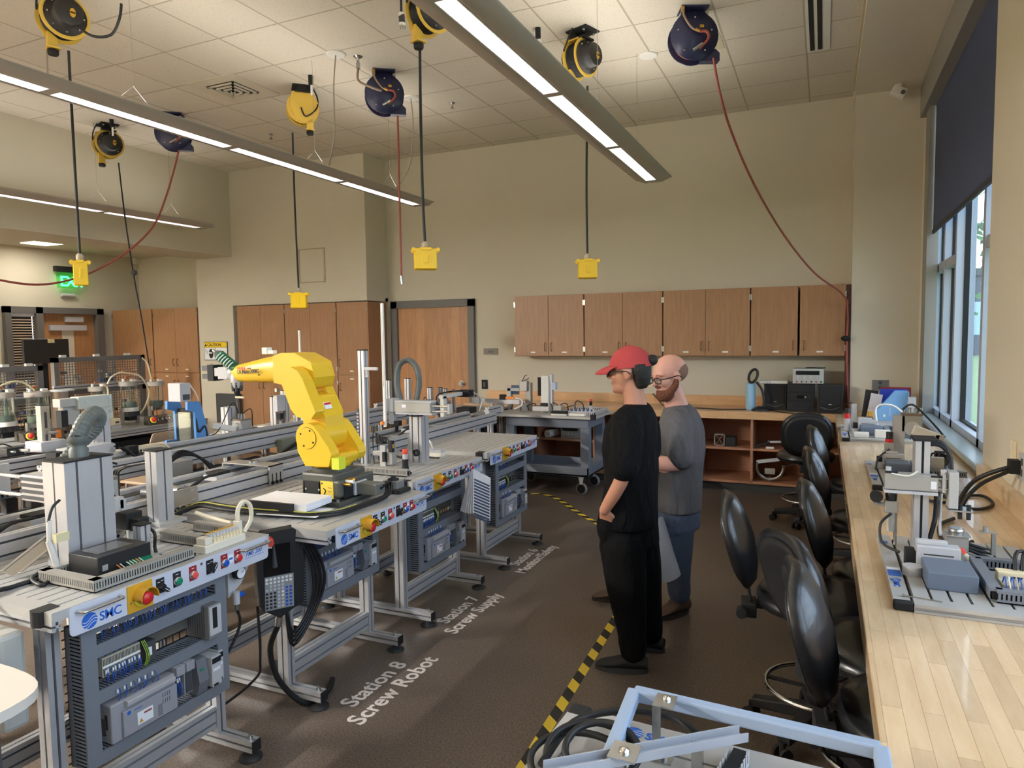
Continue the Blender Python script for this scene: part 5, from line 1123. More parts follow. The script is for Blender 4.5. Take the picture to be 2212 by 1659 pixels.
# duct ring with the black controller
t = thing('wiring_channel', 'square frame of slotted grey wiring duct around the black controller', 'wiring duct', (-2.3, 1.6, .86))
A, B, Cc, D = P(138, 1252, z=.862), P(246, 1268, z=.862), P(383, 1225, z=.862), P(300, 1190, z=.862)
A = Vector((-2.385, 1.445, .882)); B = Vector((-2.135, 1.445, .882)); Cc = Vector((-2.135, 1.80, .882)); D = Vector((-2.385, 1.80, .882))
for p, q in ((A, B), (B, Cc), (A, D)):
    mb = MB(); e = (q-p).normalized()*.016; duct(mb, p-e, q+e, .032, .040, DUCT, pitch=.0095); mb.build('duct', t)
t = thing('wiring_channel', 'angled grey wiring duct beside the cream valve block', 'wiring duct', (-2.4, 2.0, .86))
for p, q in (((-2.42, 1.93, .882), (-2.20, 1.93, .882)), ((-2.20, 1.93, .882), (-2.20, 2.10, .882)), ((-2.42, 2.09, .882), (-2.20, 2.09, .882))):
    mb = MB(); duct(mb, p, q, .032, .040, DUCT, pitch=.0095); mb.build('duct', t)
t = thing('motor_controller', 'black boxy motor controller with ribbon wires inside the duct frame', 'controller', (-2.27, 1.62, .86))
part(t, 'body', BLACK, ((-2.35, 1.50, .862), (-2.20, 1.70, .945)), bevel=.002)
part(t, 'window_cover', mat('smoky_top', (92, 92, 92), .15), ((-2.33, 1.53, .945), (-2.24, 1.66, .947)))
part(t, 'network_socket', MGREY, ((-2.20, 1.515, .895), (-2.199, 1.535, .915))); part(t, 'terminal_strip', GREEN, ((-2.20, 1.60, .885), (-2.18, 1.69, .90)), ((-2.20, 1.505, .868), (-2.185, 1.525, .885)))
mb = MB()
for k, m_ in enumerate((ORANGE, WHITE, BLACK, WHITE, CREAM, WHITE, ORANGE, WHITE)): mb.tube([(-2.19, 1.56+k*.012, .905), (-2.165, 1.563+k*.012, .89), (-2.17, 1.567+k*.012, .868)], .002, m_, 5, 3)
mb.build('wires', t)
t = thing('valve_block', 'cream valve terminal with a looped cream cable on the closest station', 'valve block', (-2.15, 2.0, .86))
M = Matrix.Translation((-2.14, 1.96, .86))
part(t, 'base', mat('valve_cream', (218, 212, 196), .45), ((-.035, -.10, 0), (.03, .10, .03)), T=M, bevel=.003)
mb = MB(M)
for k in range(9): mb.box((-.03, -.05+k*.016, .03), (.0, -.037+k*.016, .058), LGREY); mb.box((0, -.05+k*.016, .03), (.02, -.037+k*.016, .045), CREAM); mb.box((-.028, -.048+k*.016, .058), (-.018, -.040+k*.016, .062), GOLD)
mb.build('valve', t)
part(t, 'end_module', mat('valve_cream', (0, 0, 0)), ((-.033, .095, .03), (.0, .115, .075)), ((-.03, -.09, .03), (.02, -.055, .055)), T=M, bevel=.003)
line(t, 'cable', mat('cable_cream', (226, 216, 190), .45), .009, M @ Vector((-.016, .105, .075)), M @ Vector((-.016, .11, .12)), M @ Vector((-.016, .14, .145)), M @ Vector((-.016, .175, .12)), M @ Vector((-.02, .18, .06)), M @ Vector((-.03, .15, .015)), n=9)
mb = MB(); c = mat('cable_cream', (0, 0, 0)); mb.tube([(-2.44, 2.11, .93), (-2.36, 2.12, .912), (-2.25, 2.12, .90)], .009, c, 8, 5); tag(mb.build('cream_cable'), 'short cream cable lying across the duct behind the valve block', 'cable')
t = thing('chute', 'bright V-shaped metal chute leaning down to the table left of the broad column', 'chute', (-2.45, 1.35, .86))
a, b = P(28, 1245, z=.868), P(133, 1160, x=-2.56); a2 = a+Vector((-.01, -.02, 0))
d = (b-a).normalized(); sd = d.cross(Vector((0, 0, 1))).normalized(); up = sd.cross(d)
mb = MB(); CH = mat('polished_channel', (205, 205, 205), .18, .85)
for s in (-1, 1):
    q = [a, b, b+sd*s*.038+up*.02, a+sd*s*.038+up*.02]; mb.add(q+[p-up*.002 for p in q], [(0, 1, 2, 3), (7, 6, 5, 4), (0, 3, 7, 4), (1, 5, 6, 2), (0, 4, 5, 1), (3, 2, 6, 7)], CH)
    e = [a+sd*s*.038+up*.02, b+sd*s*.038+up*.02]; mb.beam(e[0], e[1], .012, .003, CH, up)
mb.build('channel', t)
t = thing('wrapped_rod', 'thin upright rod wrapped in white tape with a small sensor, before the broad column', 'sensor rod', (-2.40, 1.48, .86)); 
cyls(t, 'rod', mat('tape_white', (206, 204, 198), .6), ((-2.385, 1.485, .885), (-2.40, 1.47, .99), .011), ((-2.40, 1.47, .99), (-2.40, 1.475, 1.06), .008)); mb = MB(); mb.cb((-2.375, 1.495, 1.0), (.02, .045, .03), mat('sensor_cream', (208, 200, 160), .4), None); mb.build('sensor', t)
line(t, 'cable', CABLE, .005, (-2.40, 1.47, 1.055), (-2.405, 1.49, 1.10), (-2.41, 1.52, 1.12)); line(t, 'lower_cable', CABLE, .007, (-2.40, 1.47, .90), (-2.42, 1.42, .875), (-2.34, 1.40, .868), (-2.36, 1.44, .868))
mb = MB(); mb.tube([(-2.41, 1.45, .87), (-2.42, 1.36, .866), (-2.40, 1.29, .866), (-2.3, 1.2, .80), (-2.3, 1.1, .6)], .008, CABLE, 7, 6); tag(mb.build('black_cable'), 'black cable running off the table edge past the chute', 'cable')
t = thing('enclosure_box', 'pale grey electrical enclosure with a black latch under the end of the closest station', 'enclosure', (-2.4, 1.2, .55)); a = P(62, 1310, y=1.24)
part(t, 'body', mat('enclosure_grey', (172, 172, 166), .5), ((-2.62, 1.185, .50), (-2.20, 1.262, .80)), bevel=.015); part(t, 'door', mat('enclosure_grey', (0, 0, 0)), ((-2.60, 1.172, .51), (-2.27, 1.185, .79)), bevel=.006); part(t, 'latch', BLKM, ((-2.34, 1.158, .62), (-2.30, 1.172, .67)), bevel=.003); part(t, 'bracket', DGREY, ((-2.5, 1.262, .7), (-2.3, 1.30, .74)))
# screw supply station ------------------------------------------------------
t = thing('magazine_tower', 'tall thin aluminium tower with a slotted white tube rising above the screw supply station', 'tower', (-2.66, 3.55, .86))
x, y = -2.63, 3.58
part(t, 'foot_plate', ALUP, ((x-.06, y-.08, .86), (x+.06, y+.1, .872))); post(t, x-.022, x+.022, y-.022, y+.022, .872, 1.585)
c = P(815, 800, y=y); part(t, 'tube_bracket', LGREY, ((x+.02, y-.02, c.z), (x+.115, y+.0, c.z+.02)), ((x+.02, y-.015, c.z-.045), (x+.045, y, c.z)), bevel=.003)
a, b = P(826, 655, y=y), P(826, 835, y=y); mb = MB(); mb.box((a.x-.008, y-.012, b.z-.25), (a.x+.008, y+.002, a.z), WHITE); mb.box((a.x-.003, y-.0125, b.z), (a.x+.004, y-.012, a.z-.05), MGREY); mb.build('slotted_tube', t)
part(t, 'chain_guide', DGREY, ((x-.045, y-.02, .88), (x-.028, y+.0, 1.22))); part(t, 'gate_sensor', ORANGE, ((a.x-.02, y-.03, b.z-.235), (a.x-.002, y-.012, b.z-.215)))
mb = MB()
for k in range(14): mb.box((x-.043, y-.0215, .90+k*.022), (x-.030, y-.02, .91+k*.022), LGREY)
mb.build('chain_links', t)
line(t, 'air_tube', mat('clear_tube', (190, 205, 225), .3), .003, (x+.03, y+.03, .93), (x+.06, y+.06, .89), (x+.18, y+.04, .868), (x+.22, y+.0, .866))
t = thing('screw_feeder', 'small black and silver screw feeding mechanism at the foot of the tall tower', 'feeder', (-2.5, 3.62, .86))
a = P(822, 1000, z=.87); part(t, 'base', ALUP, ((-2.56, 3.5, .86), (-2.36, 3.66, .87)), ((-2.5, 3.55, .87), (-2.46, 3.6, 1.0))); part(t, 'slide', MGREY, ((-2.56, 3.56, .93), (-2.42, 3.60, .96)), ((-2.45, 3.55, .88), (-2.41, 3.60, .98)), bevel=.003); part(t, 'sensor', BLKM, ((-2.43, 3.54, .96), (-2.405, 3.57, 1.03)), ((-2.55, 3.58, 1.0), (-2.50, 3.63, 1.04)), ((-2.47, 3.53, .90), (-2.45, 3.55, .96)))
part(t, 'yellow_label', GOLD, ((-2.405, 3.548, .985), (-2.404, 3.563, 1.01)))
for k in range(5): line(t, 'cable', CABLE, .003, (-2.52+k*.02, 3.56, 1.02), (-2.56+k*.02, 3.58, 1.08-.01*k), (-2.60+k*.03, 3.62, 1.02), (-2.58+k*.035, 3.6, .87+.02*k), n=5)
t = thing('gantry_column', 'thick double-slotted aluminium column with a horizontal cylinder slide across its top', 'gantry', (-2.38, 3.8, .86))
a = P(912, 1000, z=.86); x, y = a.x-.02, a.y+.02; print('gantry', x, y)
part(t, 'foot_plate', ALUP, ((x-.11, y-.08, .86), (x+.08, y+.08, .867))); post(t, x-.055, x+.035, y-.045, y+.045, .867, 1.235, nx=2, ny=1)
part(t, 'side_rail', ALU, ((x-.085, y-.02, .87), (x-.06, y+.02, 1.03)))
z = P(900, 880, y=y-.06).z; l, r = P(848, 885, y=y-.07).x, P(935, 885, y=y-.07).x
part(t, 'slide_body', MGREY, ((l+.03, y-.10, z-.03), (r, y-.046, z+.035)), bevel=.003); part(t, 'top_flange', LGREY, ((l+.04, y-.11, z+.035), (r+.01, y-.04, z+.045)), ((l+.04, y-.10, z-.042), (r+.01, y-.03, z-.03)))
part(t, 'end_block', LGREY, ((l-.03, y-.11, z-.03), (l+.03, y-.03, z+.055)), bevel=.006); part(t, 'face_label', PAPER, ((l+.09, y-.1012, z), (l+.12, y-.10, z+.02)))
cyls(t, 'guide_rod', CHROME, ((r, y-.085, z+.015), (r+.13, y-.085, z+.015), .006), ((r, y-.085, z-.018), (r+.13, y-.085, z-.018), .006)); part(t, 'rod_plate', ALUP, ((r+.12, y-.10, z-.03), (r+.135, y-.06, z+.03)))
part(t, 'picker', LGREY, ((l-.02, y-.09, z-.11), (l+.02, y-.05, z-.03)), bevel=.003); part(t, 'picker_jaw', BLKM, ((l+.02, y-.09, z-.12), (l+.055, y-.05, z-.09)), ((l+.025, y-.085, z-.16), (l+.035, y-.06, z-.12)))
mb = MB(); mb.lathe([(.022, 0), (.022, .02), (.017, .02), (.017, .0)], BLACK, (x+.0, y-.046, .93), (0, -1, 0), 18, False); mb.build('vacuum_port', t)
c0_ = P(853, 850, y=y); line(t, 'arched_hose', HOSEG, .019, (x-.03, y, 1.24), P(905, 830, y=y), P(900, 795, y=y), P(882, 778, y=y), P(862, 790, y=y), P(857, 830, y=y), P(866, 865, y=y), n=10, rib=.03, sm=8)
line(t, 'white_cable', WHITE, .004, (x+.02, y-.05, 1.16), (x+.0, y-.06, 1.21), (x-.04, y-.08, 1.24)); line(t, 'black_cable', CABLE, .004, (x-.09, y-.07, 1.21), (x-.04, y-.08, 1.17), (x+.06, y-.06, 1.17))
t = thing('valve_block', 'cream valve block with black cable plugs beside the thick double-slotted column', 'valve block', (-2.2, 3.98, .86)); a = P(940, 985, z=.86)
part(t, 'base', mat('valve_cream', (0, 0, 0)), ((a.x-.05, a.y-.03, .86), (a.x+.06, a.y+.05, .885)), bevel=.003); part(t, 'valve_row', LGREY, *[((a.x-.045+k*.013, a.y-.02, .885), (a.x-.035+k*.013, a.y+.04, .905)) for k in range(8)])
line(t, 'white_cable', WHITE, .007, (a.x-.03, a.y+.02, .90), (a.x-.04, a.y+.01, .95), (a.x-.08, a.y+.03, .96)); 
for k in range(4): line(t, 'plug_lead', CABLE, .004, (a.x-.1+.03*k, a.y-.06, .866), (a.x-.06+.03*k, a.y-.10, .868), (a.x-.02+.035*k, a.y-.09, .866), n=5)
mb = MB(); mb.tube([(a.x-.26, a.y-.11, .87), (a.x-.16, a.y-.16, .868), (a.x-.02, a.y-.15, .868)], .007, CABLE, 7, 5); tag(mb.build('black_cable'), 'short bundle of black cable lying at the foot of the thick column', 'cable')
t = thing('dispenser', 'black cone-based holder with a grey tube and red cap standing on the screw supply station', 'holder', (-2.1, 3.5, .86)); a = P(876, 1024, z=.86)
mb = MB(); mb.lathe([(.037, 0), (.037, .006), (.024, .02), (.018, .05), (.018, .09)], BLKM, (a.x, a.y, .86), n=20); mb.build('cone_base', t)
mb = MB(); mb.lathe([(.016, .09), (.016, .12)], LGREY, (a.x, a.y, .86), n=16); mb.build('tube', t); mb = MB(); mb.lathe([(.016, .12), (.017, .135), (.015, .148), (0, .149)], mat('cap_red', (226, 78, 60), .4), (a.x, a.y, .86), n=16, caps=False); mb.build('cap', t)
t = thing('wiring_channel', 'long slotted grey duct along the edge of the screw supply station', 'wiring duct', (-2.3, 3.3, .86)); mb = MB(); duct(mb, (-2.62, 3.36, .884), (-2.17, 3.36, .884), .03, .04, DUCT, pitch=.0095); mb.build('duct', t)
t = thing('clipped_papers', 'fan of printed sheets hanging from the corner of the screw supply station', 'papers', (-2.05, 4.12, .6)); a = P(1020, 1020, x=-2.03)
for k in range(7):
    M = axes((a.x-.004*k, a.y-.01, .80), (.35+.05*k, 1, 0), (.12*k-.2, 0, 1)); mb = MB(M); mb.add([(.02, .02, 0), (.16, -.06, 0), (.10, -.33, .01*k), (-.04, -.25, .01*k)], [(0, 1, 2, 3)], PAPER)
    if k == 0:
        for q in range(13): y_ = -.04-q*.019; mb.add([(.015-q*.004, y_, .001), (.14-q*.004, y_-.065, .001), (.137-q*.004, y_-.076, .001), (.012-q*.004, y_-.011, .001)], [(0, 1, 2, 3)], mat('table_print', (70, 80, 105), .6))
    mb.build('sheet', t)
# ---------------------------------------------------------------- far side of the line
def plain_table(label, x0, x1, y0, y1, z=.86, group='aluminium tables beyond the conveyors', slots=9):
    t = thing('slotted_table', label, 'table', ((x0+x1)/2, (y0+y1)/2, 0), group)
    mb = MB(); mb.box((x0+.002, y0+.01, z-.028), (x1-.002, y1-.01, z-.02), ALUD); w = (x1-x0)/slots
    for k in range(slots): mb.box((x0+k*w+.004, y0, z-.018), (x0+(k+1)*w-.004, y1, z), ALUP)
    mb.build('slotted_top', t)
    for x in (x0+.015, x1-.015): mb = MB(); mb.ext((x, y0, z-.05), (x, y1, z-.05), .03, .045); mb.build('edge_rail', t)
    mb = MB(); xp = x1-.09
    for q in (.42, .56, .70): duct(mb, (xp, y0+.14, q), (xp, y1-.14, q), .05, .045, GREY, pitch=.03)
    mb.build('wiring_duct', t); mb = MB()
    for k in range(7): yy = y0+.2+(y1-y0-.45)*k/6; mb.box((xp-.02, yy, (.45, .59)[k % 2]), (xp+.04, yy+.07, (.45, .59)[k % 2]+.085), (LGREY, BLKM, MGREY, DGREY)[k % 4])
    mb.build('modules', t)
    for x in (x0+.06, x1-.06):
        for y in (y0+.08, y1-.08): mb = MB(); mb.ext((x, y, 0), (x, y, z-.07), .045, .045); mb.build('leg', t)
    return t
plain_table('slotted table beyond the conveyors carrying the grey slotted post', -5.35, -4.64, 2.35, 3.25)
plain_table('slotted table beyond the conveyors carrying the blue machine', -4.80, -4.06, 3.32, 4.35)
plain_table('slotted table beyond the conveyors carrying the rotary arm and twin columns', -4.85, -4.06, 4.42, 5.5)
plain_table('slotted table at the far end of the line before the closet door', -4.2, -3.25, 6.35, 7.15)
def ppost(label, px0, px1, pt, pb, x, d=.045, m=None, cat='post', name='profile_post', grp='aluminium posts on the far tables', extra=None):
    a, b, c = P(px0, pb, x=x), P(px1, pb, x=x), P((px0+px1)/2, pt, x=x)
    t = thing(name, label, cat, (x, (a.y+b.y)/2, a.z), grp); w = max(.02, abs(b.y-a.y)*.62)
    y = (a.y+b.y)/2; mb = MB(); mb.ext((x-d/2, y, a.z), (x-d/2, y, c.z), w, d, up=(1, 0, 0)) if m is None else mb.box((x-d, y-w/2, a.z), (x, y+w/2, c.z), m); mb.build('post', t)
    part(t, 'end_cap', BLKM, ((x-d, y-w/2, c.z), (x, y+w/2, c.z+.004)))
    if extra: extra(t, x, y, a.z, c.z, w)
    return t
ZT = .862
def basez(px, x): return None
def pst(label, px, pt, x, w, d, extra=None, m=None, z0=ZT, grp='aluminium posts on the far tables'):
    """upright post whose foot stands on the table; px = its column in the photo, pt = its top"""
    y = P(px, 760, x=x).y; zt = P(px, pt, x=x).z; t = thing('profile_post', label, 'post', (x, y, z0), grp); mb = MB()
    if m is None: mb.ext((x, y, z0), (x, y, zt), w, d, up=(1, 0, 0))
    else: mb.box((x-d/2, y-w/2, z0), (x+d/2, y+w/2, zt), m)
    mb.build('post', t, .002 if m else 0); part(t, 'end_cap', BLKM, ((x-d/2, y-w/2, zt), (x+d/2, y+w/2, zt+.004)))
    if extra: extra(t, x, y, zt)
    return t
def _slot(t, x, y, zt):
    part(t, 'slot_window', DGREY, ((x+.026, y-.008, zt-.14), (x+.0265, y+.008, zt-.04)), ((x+.026, y-.008, zt-.28), (x+.0265, y+.008, zt-.18)))
    part(t, 'base_block', LGREY, ((x-.08, y-.07, .986), (x+.08, y+.09, 1.05)), bevel=.003); part(t, 'orange_sensor', ORANGE, ((x+.03, y+.05, 1.06), (x+.05, y+.08, 1.11)), bevel=.004)
    cyls(t, 'sensor_body', STEEL, ((x+.03, y, 1.10), (x+.045, y+.06, 1.095), .009))
pst('thick grey post with two long slots standing before the near tank table', 84, 877, -4.45, .055, .05, _slot, m=mat('cast_grey', (176, 170, 158), .5), z0=.986)
def _gan(t, x, y, zt):
    GP = mat('pale_green_plate', (190, 196, 188), .45, .2)
    part(t, 'arm_plate', GP, ((x-.02, y-.17, zt-.02), (x+.06, y+.05, zt+.055)), ((x-.02, y-.05, zt-.10), (x+.06, y+.05, zt-.02)), bevel=.003)
    part(t, 'gripper_slide', MGREY, ((x-.03, y-.27, zt-.0), (x+.04, y-.17, zt+.05)), ((x-.03, y-.24, zt-.11), (x+.02, y-.14, zt)), bevel=.003)
    part(t, 'cylinder', BLKM, ((x-.02, y-.26, zt-.12), (x+.03, y-.22, zt-.02))); cyls(t, 'rods', STEEL, ((x, y-.17, zt-.10), (x, y-.17, zt-.26), .008), ((x, y-.13, zt-.10), (x, y-.13, zt-.26), .008), ((x, y-.07, zt-.05), (x, y-.07, zt-.22), .01))
    mb = MB()
    for u, v in ((.03, .035), (.03, 0.0), (.03, -.05), (-.02, -.03), (-.12, .02)): mb.cyl((x+.06, y+u, zt+v), (x+.064, y+u, zt+v), .008, STEEL, n=8)
    mb.build('bolts', t)
pst('wide aluminium column with a pale plated pick-up arm near the corrugated hose', 207, 872, -4.20, .09, .07, _gan, z0=0.0)
t = thing('linear_slide', 'ribbed aluminium slide with black end block and black plug beyond the broad column', 'slide', (-4.05, 2.95, .9)); c = P(200, 975, x=-4.0)
part(t, 'body', ALU, ((-4.12, c.y-.14, c.z-.03), (-4.02, c.y+.15, c.z+.03))); part(t, 'end_block', BLKM, ((-4.12, c.y-.2, c.z-.03), (-4.03, c.y-.14, c.z+.02))); part(t, 'bracket', ALUP, ((-4.03, c.y-.05, .975), (-4.0, c.y+.14, c.z-.03)), ((-4.1, c.y-.1, .975), (-4.05, c.y+.1, c.z-.03)))
part(t, 'plug', BLKM, ((-4.0, c.y+.20, c.z-.06), (-3.95, c.y+.27, c.z)), bevel=.004)
for k in range(3): line(t, 'air_tube', CREAM, .004, (-3.97, c.y+.26, c.z-.01-k*.02), (-3.93, c.y+.42, c.z-.01-k*.02), (-3.88, c.y+.46, c.z-.07-k*.02), (-3.9, c.y+.40, .985))
for k in range(4): line(t, 'black_lead', CABLE, .005, (-4.0+k*.02, c.y+.17, c.z), (-3.95+k*.02, c.y+.24, c.z-.08), (-3.92, c.y+.2+k*.02, .98))
# blue machine
BL = mat('machine_blue', (84, 142, 206), .45)
t = thing('blue_press', 'tall blue side-framed machine with a clear box and pale head beyond the conveyors', 'machine', (-4.2, 3.75, .86))
def blue(px, x): return [tuple(P(a, b, x=x)[1:]) for a, b in px]
sl = [(405, 868), (430, 867), (434, 873), (457, 958), (456, 972), (404, 978), (404, 955), (425, 952), (421, 890), (405, 886)]
for nm, x, dx in (('side_frame', -4.08, 0), ('side_frame', -4.28, 0)):
    pts = blue(sl, -4.08); mb = MB(); mb.prism(pts, .022, BL, axes((x-.022, 0, 0), (0, 1, 0), (0, 0, 1))); mb.build(nm, t, .003)
ys = [p[0] for p in blue(sl, -4.08)]; zs = [p[1] for p in blue(sl, -4.08)]; ya, yb, zt_, zb_ = min(ys), max(ys), max(zs), min(zs)
part(t, 'back_web', BLKM, ((-4.26, ya+.09, zb_+.05), (-4.10, ya+.12, zt_-.06)))
part(t, 'head', LGREY, ((-4.24, ya+.0, zt_), (-4.12, ya+.09, zt_+.13)), bevel=.003); part(t, 'head_window', DGREY, ((-4.119, ya+.02, zt_+.01), (-4.118, ya+.08, zt_+.05)))
part(t, 'clear_box', SMOKE, ((-4.22, ya-.03, zb_+.07), (-4.10, ya+.06, zt_-.08))); part(t, 'side_arm', ALUP, ((-4.2, ya-.32, zb_+.03), (-4.1, ya, zb_+.07)))
part(t, 'valve_cluster', LGREY, ((-4.18, ya-.14, zb_+.07), (-4.12, ya-.02, zb_+.09)), ((-4.16, ya-.25, zb_+.0), (-4.1, ya-.22, zb_+.05)))
for k in range(3): line(t, 'cable', CABLE, .007, (-4.14+k*.02, ya+.10, zt_-.05), (-4.10+k*.015, yb-.12, zt_-.22), (-4.12+k*.02, yb-.05, zb_+.18), (-4.12+k*.02, yb-.03, zb_+.02))
line(t, 'white_lead', WHITE, .005, (-4.13, ya+.09, zt_+.12), (-4.1, ya+.13, zt_+.02), (-4.12, ya+.14, zt_-.08))
# rotary arm
t = thing('rotary_actuator', 'aluminium post with a rotary actuator and stubby white swing arm beside the blue machine', 'rotary arm', (-4.2, 4.3, .86)); y = P(507, 900, x=-4.15).y; zc = P(507, 925, x=-4.15).z
post(t, -4.24, -4.17, y-.05, y+.03, ZT, P(500, 878, x=-4.2).z, cap=False)
part(t, 'actuator', MGREY, ((-4.17, y-.02, zc-.06), (-4.07, y+.09, zc+.06)), bevel=.003); part(t, 'top_band', mat('brown_band', (0, 0, 0)), ((-4.17, y-.02, zc+.06), (-4.07, y+.09, zc+.07)))
mb = MB(); mb.lathe([(.045, 0), (.045, .03)], LGREY, (-4.10, y-.02, zc), (0, -1, 0), 20); mb.beam((-4.10, y-.05, zc-.0), (-4.16, y-.22, zc+.05), .05, .045, WHITE); mb.build('swing_arm', t, .004)
mb = MB()
for k in range(3): mb.cyl((-4.14+k*.03, y+.03, zc+.07), (-4.14+k*.03, y+.03, zc+.11), .008, STEEL, n=8)
mb.build('fittings', t); line(t, 'cable', CABLE, .004, (-4.14, y+.03, zc+.11), (-4.12, y-.05, zc+.20), (-4.12, y-.2, zc+.0), (-4.12, y-.35, zc-.02)); line(t, 'cable', CABLE, .004, (-4.10, y+.03, zc+.11), (-4.08, y+.10, zc+.14), (-4.08, y+.11, zc+.0))
pst('left one of two aluminium columns seen left of the robot elbow', 588, 858, -4.35, .04, .06); 
def _tw(t, x, y, zt): part(t, 'plate', LGREY, ((x-.02, y-.12, zt-.17), (x+.02, y-.02, zt-.03)), bevel=.003); part(t, 'valve', BLKM, ((x, y-.09, zt-.24), (x+.02, y-.05, zt-.19))); part(t, 'fitting', STEEL, ((x-.02, y-.1, zt+.0), (x+.0, y-.06, zt+.03)))
pst('right one of two aluminium columns seen left of the robot elbow, with a grey plate', 612, 845, -4.30, .045, .06, _tw)
pst('short aluminium post between robot arm and twin columns', 636, 897, -4.35, .04, .05)
pst('slender post rising highest behind the robot upper arm', 648, 713, -4.5, .016, .02, m=WHITE)
t = thing('valve_block', 'cream valve block with black socket on the far table left of the robot', 'valve block', (-4.15, 4.7, .86)); c = P(566, 935, z=.88)
part(t, 'body', mat('valve_cream', (0, 0, 0)), ((c.x-.1, c.y-.18, ZT), (c.x, c.y+.12, .90)), ((c.x-.1, c.y+.05, .90), (c.x-.02, c.y+.12, .93)), bevel=.003); part(t, 'socket', BLKM, ((c.x-.09, c.y-.10, .90), (c.x-.02, c.y+.0, .925)))
line(t, 'cream_lead', CREAM, .008, (c.x, c.y+.1, .91), (c.x+.02, c.y+.25, .915), (c.x+.0, c.y+.4, .96))
t = thing('valve_block', 'cream valve block with black top on the table between grey post and blue machine', 'valve block', (-4.4, 3.1, .86)); c = P(320, 985, z=.88)
part(t, 'body', mat('valve_cream', (0, 0, 0)), ((c.x-.06, c.y-.07, ZT), (c.x+.05, c.y+.14, .91)), bevel=.003); part(t, 'socket', BLKM, ((c.x-.05, c.y-.06, .91), (c.x, c.y+.02, .93)))
t = thing('junction_box', 'grey-green junction box fixed to the second conveyor behind the robot shoulder', 'junction box', (-3.72, 4.0, .95)); a = P(604, 950, x=-3.66); b = P(642, 990, x=-3.66)
part(t, 'box', mat('sage_grey', (122, 124, 110), .5), ((-3.69, a.y, b.z), (-3.64, b.y, a.z)), bevel=.003); part(t, 'lower_plate', LGREY, ((-3.69, a.y+.1, b.z-.09), (-3.655, b.y+.05, b.z-.005)))
for k in range(2): line(t, 'cable', CABLE, .008, (-3.64, b.y, a.z-.03-.02*k), (-3.60, a.y-.1, a.z-.10), (-3.62, a.y-.28, .80), (-3.66, a.y-.30-.05*k, .62))
t = thing('shield_box', 'grey sheet metal box with black cables arching over it between the conveyors', 'sensor box', (-3.62, 2.9, .9)); a = P(355, 1000, x=-3.5); b = P(385, 1048, x=-3.5)
part(t, 'box', mat('satin_metal', (152, 150, 146), .4, .5), ((-3.60, a.y, b.z-.02), (-3.44, b.y+.06, a.z+.0)), bevel=.003); part(t, 'support', BLKM, ((-3.56, a.y+.02, .0), (-3.5, a.y+.10, b.z-.02)))
for k in range(4): line(t, 'arched_cable', CABLE, .008, (-3.45, a.y-.12-.02*k, .74), (-3.42, a.y-.08, a.z-.04), (-3.45, a.y+.06, a.z+.03+.01*k), (-3.45, b.y+.12, a.z-.0), (-3.42, b.y+.22+.02*k, .80), (-3.42, b.y+.24, .70))
t = thing('duct_run', 'long slotted grey wiring duct low between the two conveyors', 'wiring duct', (-3.35, 3.2, .6)); 
mb = MB(); duct(mb, (-3.30, 1.3, .70), (-3.30, 5.4, .70), .06, .07, GREY, pitch=.03); mb.build('duct', t); part(t, 'support', DGREY, *[((-3.32, y, 0), (-3.28, y+.04, .665)) for y in (1.5, 3.3, 5.2)])
for i, (px, py, lb) in enumerate(((168, 1140, 'nearest the broad column'), (560, 1040, 'just before the bridge bracket'), (700, 905, 'beyond the robot'))):
    c = P(px, py, z=.93) if i < 2 else Vector((-2.95, 4.6, .93)); c.x = -2.95; t = thing('valve_manifold', 'small manifold with black plugs on the near conveyor '+lb, 'manifold', tuple(c))
    part(t, 'body', LGREY, ((c.x-.05, c.y-.05, .92), (c.x+.05, c.y+.06, .95)), bevel=.002); part(t, 'connector', BLKM, ((c.x-.04, c.y-.04, .95), (c.x+.04, c.y+.05, .965)))
    for k in range(3): line(t, 'plug_lead', CABLE, .007, (c.x+.03, c.y-.02+k*.02, .95), (c.x+.04, c.y-.12, .955), (c.x+.02, c.y-.20-.02*k, .90), n=6)
# posts on the table at the far end
for px, pt, x, w in ((838, 822, -3.9, .04), (879, 818, -3.9, .05), (927, 838, -3.75, .045), (949, 838, -3.7, .04), (960, 840, -3.65, .035), (978, 842, -3.6, .025)):
    pst({838: 'tallest aluminium post before the closet door frame', 879: 'aluminium post just right of the arched hose', 927: 'aluminium post under the left half of the closet door', 949: 'first of a pair of close posts before the closet door', 960: 'second of a pair of close posts before the closet door', 978: 'short thin post before the closet door handle'}[px], pt, pt, x, w, w) if False else pst({838: 'tallest aluminium post before the closet door frame', 879: 'aluminium post just right of the arched hose', 927: 'aluminium post under the left half of the closet door', 949: 'first of a pair of close posts before the closet door', 960: 'second of a pair of close posts before the closet door', 978: 'short thin post before the closet door handle'}[px], px, pt, x, w, w)
t = thing('transfer_arm', 'black-headed transfer arm over two red-banded jars before the closet door', 'transfer arm', (-3.5, 6.6, .86)); a, b = P(952, 857, x=-3.45), P(1000, 857, x=-3.35)
part(t, 'arm', WHITE, ((-3.47, a.y, a.z-.02), (-3.43, a.y+.5, a.z+.015)), ((-3.47, a.y+.02, ZT), (-3.43, a.y+.08, a.z))); part(t, 'head', BLKM, ((-3.50, a.y+.42, a.z-.04), (-3.36, a.y+.54, a.z+.03)), ((-3.50, a.y+.40, a.z-.22), (-3.34, a.y+.56, a.z-.15)), bevel=.004)
